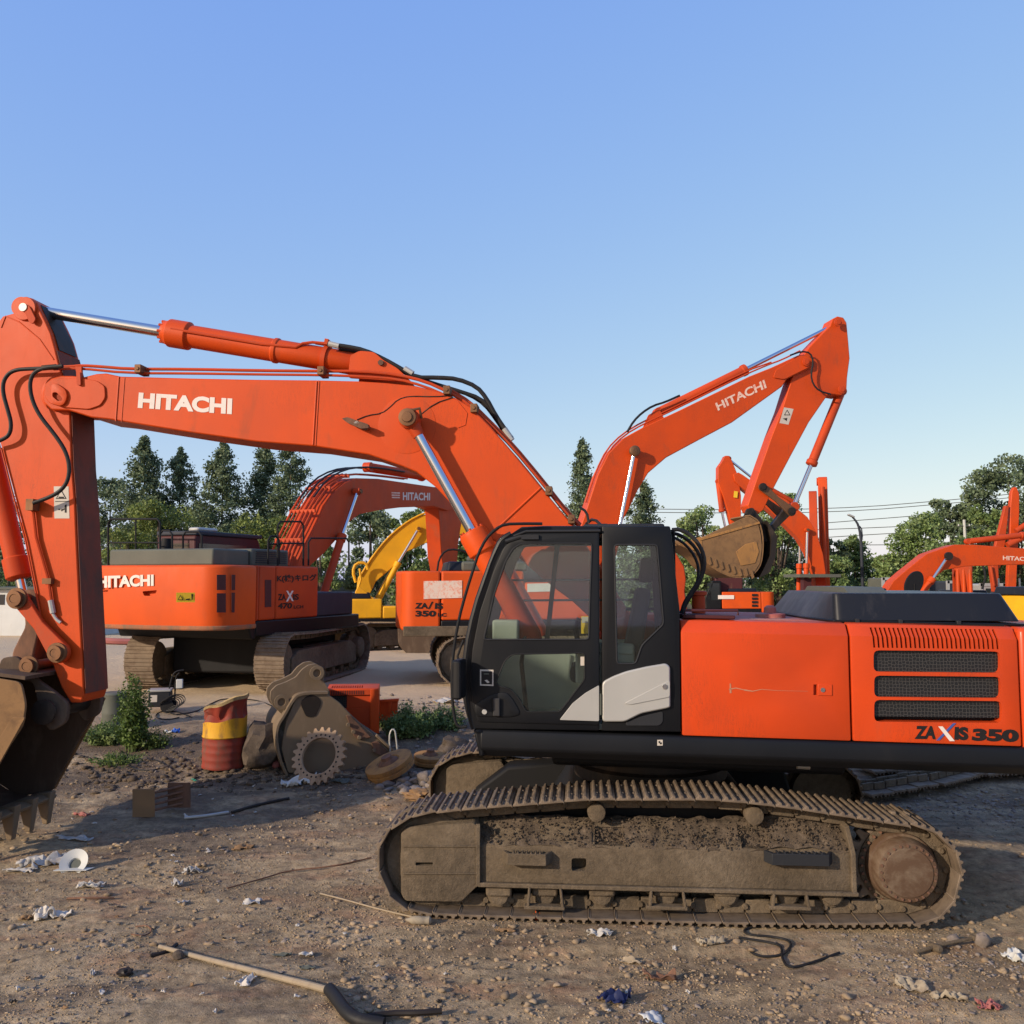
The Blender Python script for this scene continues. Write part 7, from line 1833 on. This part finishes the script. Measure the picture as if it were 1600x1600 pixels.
crumple(385, 1538, .16, .10, .03, 'decal', 'pale shredded paper below the wooden stick', seed=14)
crumple(440, 1495, .13, .04, .015, 'greygreen', 'grey flat sliver above the wooden stick end', seed=15, rot=.15)
crumple(478, 1494, .11, .05, .015, 'decal', 'pale flat sliver right of the grey one', seed=16, rot=.1)
crumple(480, 1514, .11, .06, .012, 'greygreen', 'green-grey leaf-shaped piece beside the wooden stick end', seed=17, rot=.1)
crumple(140, 1388, .22, .08, .05, 'paper', 'lilac-white crumpled film below the paper cone', seed=18, rot=.1, rough=2)
crumple(960, 1563, .19, .17, .06, 'blueplastic', 'crumpled navy blue plastic bag at the bottom edge', seed=19, rot=.9, rough=1.2, name='plastic_bag', cat='bag')
crumple(1020, 1592, .13, .12, .01, 'white', 'white card at the bottom edge right of the navy bag', seed=20, rot=.3, name='white_card', cat='card')
crumple(1590, 1500, .17, .20, .05, 'white', 'bright white crumpled sheet at the right edge', seed=21, rot=.2, rough=1.5)
crumple(1425, 1545, .22, .14, .045, 'ragtan', 'dirty tan cloth lying in the right foreground', seed=22, rot=-.5, name='dirty_cloth', cat='cloth', rough=1.6)
crumple(1485, 1560, .22, .10, .04, 'ragtan', 'trailing end of tan cloth in the right foreground', seed=23, rot=-.3, name='dirty_cloth', cat='cloth', rough=1.6)
crumple(1545, 1575, .16, .10, .03, 'pink', 'faded orange-red rag at the bottom right corner', seed=24, rot=-.2, name='red_rag', cat='cloth', rough=1.8)
crumple(938, 1461, .19, .08, .04, 'paper', 'grey crumpled foil under the middle of the near track', seed=25, rot=.0, rough=1.5)
crumple(790, 1456, .17, .05, .02, 'card', 'brown cardboard strip under the near track', seed=26, rot=.0, name='cardboard_piece', cat='cardboard')
crumple(985, 1505, .16, .04, .03, 'wood', 'broken pale wood sliver below the near track', seed=27, rot=-.2, name='wood_sliver', cat='wood')
crumple(1030, 1532, .24, .08, .05, 'rust', 'dark crusted lump of rusty sheet in the centre foreground', seed=28, rot=-.1, name='rusty_scrap', cat='scrap')
crumple(1110, 1475, .22, .10, .04, 'ragtan', 'dusty cream rag left of the rope loop', seed=29, rot=.2, rough=2, name='dirty_cloth', cat='cloth')
crumple(838, 1437, .045, .05, .05, 'orange3', 'small orange cardboard corner against the near track links', seed=30, name='cardboard_piece', cat='cardboard')
crumple(474, 1224, .50, .20, .11, 'white', 'white paper sheet folded at the foot of the sprocket ring', seed=31, rot=.35)
crumple(531, 1222, .22, .14, .03, 'greygreen', 'blue-grey plastic tray right of the sprocket ring', seed=32, rot=0, name='plastic_tray', cat='tray')
crumple(262, 1146, .16, .10, .04, 'white', 'white half of a flattened packet near the drum', seed=33, rot=.2)
crumple(275, 1144, .12, .09, .05, 'bluebright', 'blue half of a flattened packet near the drum', seed=34, rot=.2, name='plastic_bag', cat='bag')
crumple(303, 1220, .10, .04, .02, 'greenplastic', 'green plastic scrap above the rusty rack', seed=35, name='plastic_scrap', cat='scrap')
crumple(368, 1198, .16, .12, .06, 'white', 'white shard at the foot of the oil drum', seed=36, rot=.8)
crumple(290, 1276, .10, .03, .02, 'white', 'white sliver right of the rusty rack', seed=37)
crumple(130, 1276, .20, .05, .04, 'pink', 'faded pink can flattened before the near bucket', seed=38, name='flattened_can', cat='can')
crumple(700, 1098, .5, .3, .06, 'paper', 'pale crushed sheet beyond the grass clump', seed=39)
# plastic bottle by the track
a_ = G(634, 1444, .035); d_ = Vector((1, -.08, 0)).normalized(); m = MB(); m.lathe(a_, d_, [(0, .012), (.02, .014), (.05, .03), (.08, .034), (.15, .034), (.155, .031), (.20, .034), (.215, .02)], 16)
thing(m, 'plastic_bottle', M['ragtan'], 'dusty plastic bottle lying at the front of the near track', 'bottle')
mats_ = ['paper', 'ragtan', 'decal', 'card', 'grease', 'paper']
for i in range(130):
    py = 1225 + 360 * rng.uniform() ** 1.3; px = rng.uniform(20, 640) if i % 4 else rng.uniform(660, 1580)
    if px > 560 and py < 1460: continue
    crumple(px, py, rng.uniform(.015, .05), rng.uniform(.015, .04), .015, mats_[i % 6], 'small dirty scrap lying loose on the brown dirt', seed=50 + i, n=5, group='small scraps on the dirt')

# old track chains lying behind the machine
def loose_chain(pts, n, label, w=.55, lift=.05):
    P3 = [G(x, y, lift) for x, y in pts]; L = [0]
    for i in range(len(P3) - 1): L.append(L[-1] + (P3[i + 1] - P3[i]).length)
    e = empty('old_track_chain', P3[0], label, 'track chain', 'loose tracks behind the near excavator'); m = MB(); m2 = MB()
    for k in range(n):
        t = (k + .5) / n * L[-1]; i = max(j for j in range(len(P3) - 1) if L[j] <= t); p = P3[i].lerp(P3[i + 1], (t - L[i]) / (L[i + 1] - L[i])); d = (P3[i + 1] - P3[i]).normalized()
        p = p + Vector((0, 0, .05 + .03 * noise.noise(Vector((k * .6, 0, len(pts))))))
        s_ = Vector((-d.y, d.x, 0)); pit = L[-1] / n
        m.obox(p, d * pit * .48, s_ * w / 2, Vector((0, 0, .012)))
        for c in (-.3, 0, .3): m.obox(p + d * pit * c - Vector((0, 0, .02)), d * .008, s_ * w / 2, Vector((0, 0, .015)))
        for dv in (-.08, .08): m2.obox(p + s_ * dv + Vector((0, 0, .06)), d * pit * .46, s_ * .02, Vector((0, 0, .045)))
    m.build('track_shoes', M['shoe2'], e, smooth=False); m2.build('chain_links', M['mud'], e, bevel=.008)
loose_chain([(1340, 1248), (1390, 1240), (1450, 1230), (1500, 1217), (1560, 1212), (1620, 1208), (1700, 1203)], 22, 'rusty loose track lying in a curve on the dirt, the nearer of two')
loose_chain([(1350, 1212), (1430, 1208), (1500, 1200), (1600, 1196), (1700, 1192)], 20, 'rusty loose track half hidden under the black deck, farther of the two')

# ================================================================== far yard furniture
fw_ = Fr(S(-30, 46), 46, 0, 0)
def Zf(py, d): return Z(py, d)
wl = empty('white_building', Vector((S(-10, 46), 46, 0)), 'low white site building at the left edge behind the near bucket link', 'building')
m = MB(); m.box(WORLD, S(-160, 46), S(150, 46), 46, 50, -.1, Zf(921, 46)); m.build('wall', M['concrete'], wl, bevel=.03)
m = MB(); m.box(WORLD, S(-165, 46), S(154, 46), 45.7, 50.2, Zf(921, 46) + .003, Zf(917.5, 46)); m.build('roof', M['greygreen'], wl)
for x_ in (-60, -20, 2, 45, 90):
    m = MB(); m.box(WORLD, S(x_, 46), S(x_ + 9, 46), 45.98, 46.05, Zf(945, 46), Zf(929, 46)); m.build('window', M['darkglass'], wl, smooth=False)
# long low wall behind the right machines
m = MB(); m.box(WORLD, S(1180, 72), S(2000, 72), 72, 72.25, -.1, Zf(905, 72))
for k in range(18): xx = S(1185 + k * 40, 72); m.box(WORLD, xx, xx + .3, 71.9, 71.998, -.1, Zf(903, 72))
thing(m, 'boundary_wall', M['greygreen'], 'long grey boundary wall far behind the machines at right', 'wall')
m = MB(); m.box(WORLD, S(-600, 76), S(1100, 76), 76, 76.25, -.1, Zf(906, 76)); thing(m, 'boundary_wall', M['greygreen'], 'grey boundary wall far behind the left machines, mostly hidden', 'wall')
# street lamp
d = 58; e = empty('street_lamp', Vector((S(1345, d), d, 0)), 'grey curved street lamp standing between the trees at right', 'street lamp')
pt = lambda px, py: Vector((S(px, d), d, Z(py, d)))
m = MB(); m.tube([Vector((S(1346, d), d, 0)), pt(1346, 860), pt(1345, 835), pt(1342, 820), pt(1337, 812), pt(1333, 808)], [.11, .05], 10, 1); m.build('pole', M['deckgrey'], e)
m = MB(); m.obox(pt(1331, 806), Vector((.20, 0, -.09)), Vector((0, .14, 0)), Vector((.02, 0, .05))); m.build('lamp_head', M['silver'], e, bevel=.03)
m = MB(); m.tube([pt(1345, 850), pt(1348, 838), pt(1347, 826), pt(1344, 822)], .04, 8); m.build('bracket', M['deckgrey'], e)
# utility pole and wires
d = 60; e = empty('utility_pole', Vector((S(1508, d), d, 0)), 'pale utility pole with a cross arm sticking out above the low orange boom', 'utility pole')
m = MB(); m.tube([Vector((S(1510, d), d, 0)), pt(1508, 812)], [.13, .09], 8); m.build('pole', M['white'], e)
pt = lambda px, py, dd=60: Vector((S(px, dd), dd, Z(py, dd)))
m = MB(); m.cyl(pt(1498, 822), pt(1517, 822), .045, n=8); m.build('cross_arm', M['greygreen'], e)
m = MB()
for x_ in (1499, 1516): m.cyl(pt(x_, 822), pt(x_, 819), .05, n=8)
m.build('insulator', M['white'], e)
wires = [([(700, 790), (1025, 796), (1300, 796.5), (1515, 779), (1640, 766)], 'upper one of the two long power lines crossing the sky'),
         ([(700, 796), (1025, 801), (1300, 802), (1515, 784), (1640, 772)], 'lower one of the two long power lines crossing the sky'),
         ([(1280, 818), (1380, 810), (1510, 800), (1640, 790)], 'thin wire below the two long power lines at right'),
         ([(1270, 828), (1380, 824), (1500, 818), (1640, 812)], 'thin wire just above the street lamp'),
         ([(1270, 841), (1380, 834), (1500, 828)], 'thin wire passing the top of the street lamp pole'),
         ([(1270, 850), (1380, 852), (1500, 848)], 'lowest thin wire right of the street lamp')]
for w_, lab in wires:
    m = MB(); m.tube([pt(x_, y_, 82) for x_, y_ in w_], .035, 5, 2); thing(m, 'power_line', M['greygreen'], lab, 'power line', 'power lines over the yard')
# parked vehicles far right
def truck(px, d, gz, wpx, toppy, label, mat, yaw=0):
    fr = Fr(S(px, d), d, gz, yaw); e = empty('truck', fr.o, label, 'truck'); w = wpx * d / F; h = Z(toppy, d) - gz
    m = MB(); m.box(fr, -w / 2, w / 2, -1.1, 1.1, .55, h); b_ = m.build('cargo_box' if h > 2.4 else 'cab', mat, e, bevel=.08)
    m = MB(); m.box(fr, -w / 2 + .25, w / 2 - .25, -1.106, -1.102, h * .52, h - .22); m.build('window', M['darkglass'], b_, smooth=False)
    m = MB(); m.box(fr, -w / 2, w / 2, -1.0, 1.0, .38, .548); m.build('chassis', M['black'], e)
    for u in (-w * .3, w * .3):
        for v in (-1.12, .85): m = MB(); m.cyl(fr.w(u, v, .42), fr.w(u, v + .28, .42), .42, n=20); m.build('wheel', M['rubber'], e)
    m = MB(); m.box(fr, -w / 2 - .03, -w / 2 + .12, -1.14, -1.0, .6, h + .02); m.box(fr, w / 2 - .12, w / 2 + .03, -1.14, -1.0, .6, h + .02); m.box(fr, -w / 2, w / 2, -1.14, -1.0, h - .12, h + .03); m.build('frame', M['silver'], b_)
truck(1383, 52, -.1, 36, 903, 'grey boxy truck body between the bright green tree and the low orange boom', M['greygreen'])
truck(1530, 44, -.1, 38, 912, 'grey-green truck cab showing under the low orange boom at right', M['silver'])
truck(1475, 50, -.1, 24, 908, 'dark blue truck cab behind the boom cylinder of the low orange boom', M['deckgrey'])
m = MB()
for k in range(5): z_ = -.3 + .65 * k; m.cyl((S(1600, 30) - .9, 30, z_), (S(1600, 30) + 1.2, 30, z_), .03, n=6)
for k in range(4): x_ = S(1600, 30) - .9 + .7 * k; m.cyl((x_, 30, -.1), (x_, 30, 2.9), .03, n=6)
thing(m, 'scaffold_rack', M['silver'], 'pale tubular rack at the right edge below the low orange boom', 'rack')

# ================================================================== daylight and camera
SUN_EL = 20.0; src = Vector((-.80, -.60, 0)).normalized()
w = bpy.data.worlds.new('World'); bpy.context.scene.world = w; w.use_nodes = True; nt = w.node_tree
sky = nt.nodes.new('ShaderNodeTexSky'); sky.sky_type = 'NISHITA'; sky.sun_disc = False
sky.sun_elevation = R(SUN_EL); sky.sun_rotation = math.atan2(src.x, src.y); sky.altitude = 0
sky.air_density = 1.0; sky.dust_density = .7; sky.ozone_density = 3.5
bg = nt.nodes['Background']; bg.inputs[1].default_value = .145
sr = nt.nodes.new('ShaderNodeSeparateColor'); cr = nt.nodes.new('ShaderNodeCombineColor'); nt.links.new(sky.outputs[0], sr.inputs[0])
for k, (a_, g_) in enumerate(((.77, .70), (.715, .52), (.855, .06))):      # hazy summer air: a flatter, paler sky
    m1 = nt.nodes.new('ShaderNodeMath'); m1.operation = 'MULTIPLY'; m1.inputs[1].default_value = .2523
    m2 = nt.nodes.new('ShaderNodeMath'); m2.operation = 'POWER'; m2.inputs[1].default_value = g_
    m3 = nt.nodes.new('ShaderNodeMath'); m3.operation = 'MULTIPLY'; m3.inputs[1].default_value = a_ / .2523
    nt.links.new(sr.outputs[k], m1.inputs[0]); nt.links.new(m1.outputs[0], m2.inputs[0]); nt.links.new(m2.outputs[0], m3.inputs[0]); nt.links.new(m3.outputs[0], cr.inputs[k])
nt.links.new(cr.outputs[0], bg.inputs[0])
L = bpy.data.lights.new('sun', 'SUN'); L.energy = 2.8; L.angle = R(1.2); L.color = (1, .84, .66)
so = bpy.data.objects.new('sun', L); C.objects.link(so)
dv = src * math.cos(R(SUN_EL)) + Vector((0, 0, math.sin(R(SUN_EL)))); so.rotation_euler = dv.to_track_quat('Z', 'Y').to_euler()
cam = bpy.data.cameras.new('camera'); co_ = bpy.data.objects.new('camera', cam); C.objects.link(co_)
co_.location = (0, 0, CAMZ); co_.rotation_euler = (PI / 2 + TH, 0, 0); cam.sensor_width = 36; cam.lens = 36 * F / 1600; cam.clip_end = 4000; cam.clip_start = .1
sc_ = bpy.context.scene; sc_.camera = co_; sc_.render.resolution_x = 1024; sc_.render.resolution_y = 1024
sc_.view_settings.view_transform = 'Standard'; sc_.view_settings.look = 'None'; sc_.view_settings.exposure = .8; sc_.view_settings.gamma = 1
sc_.cycles.max_bounces = 6; sc_.cycles.transparent_max_bounces = 12
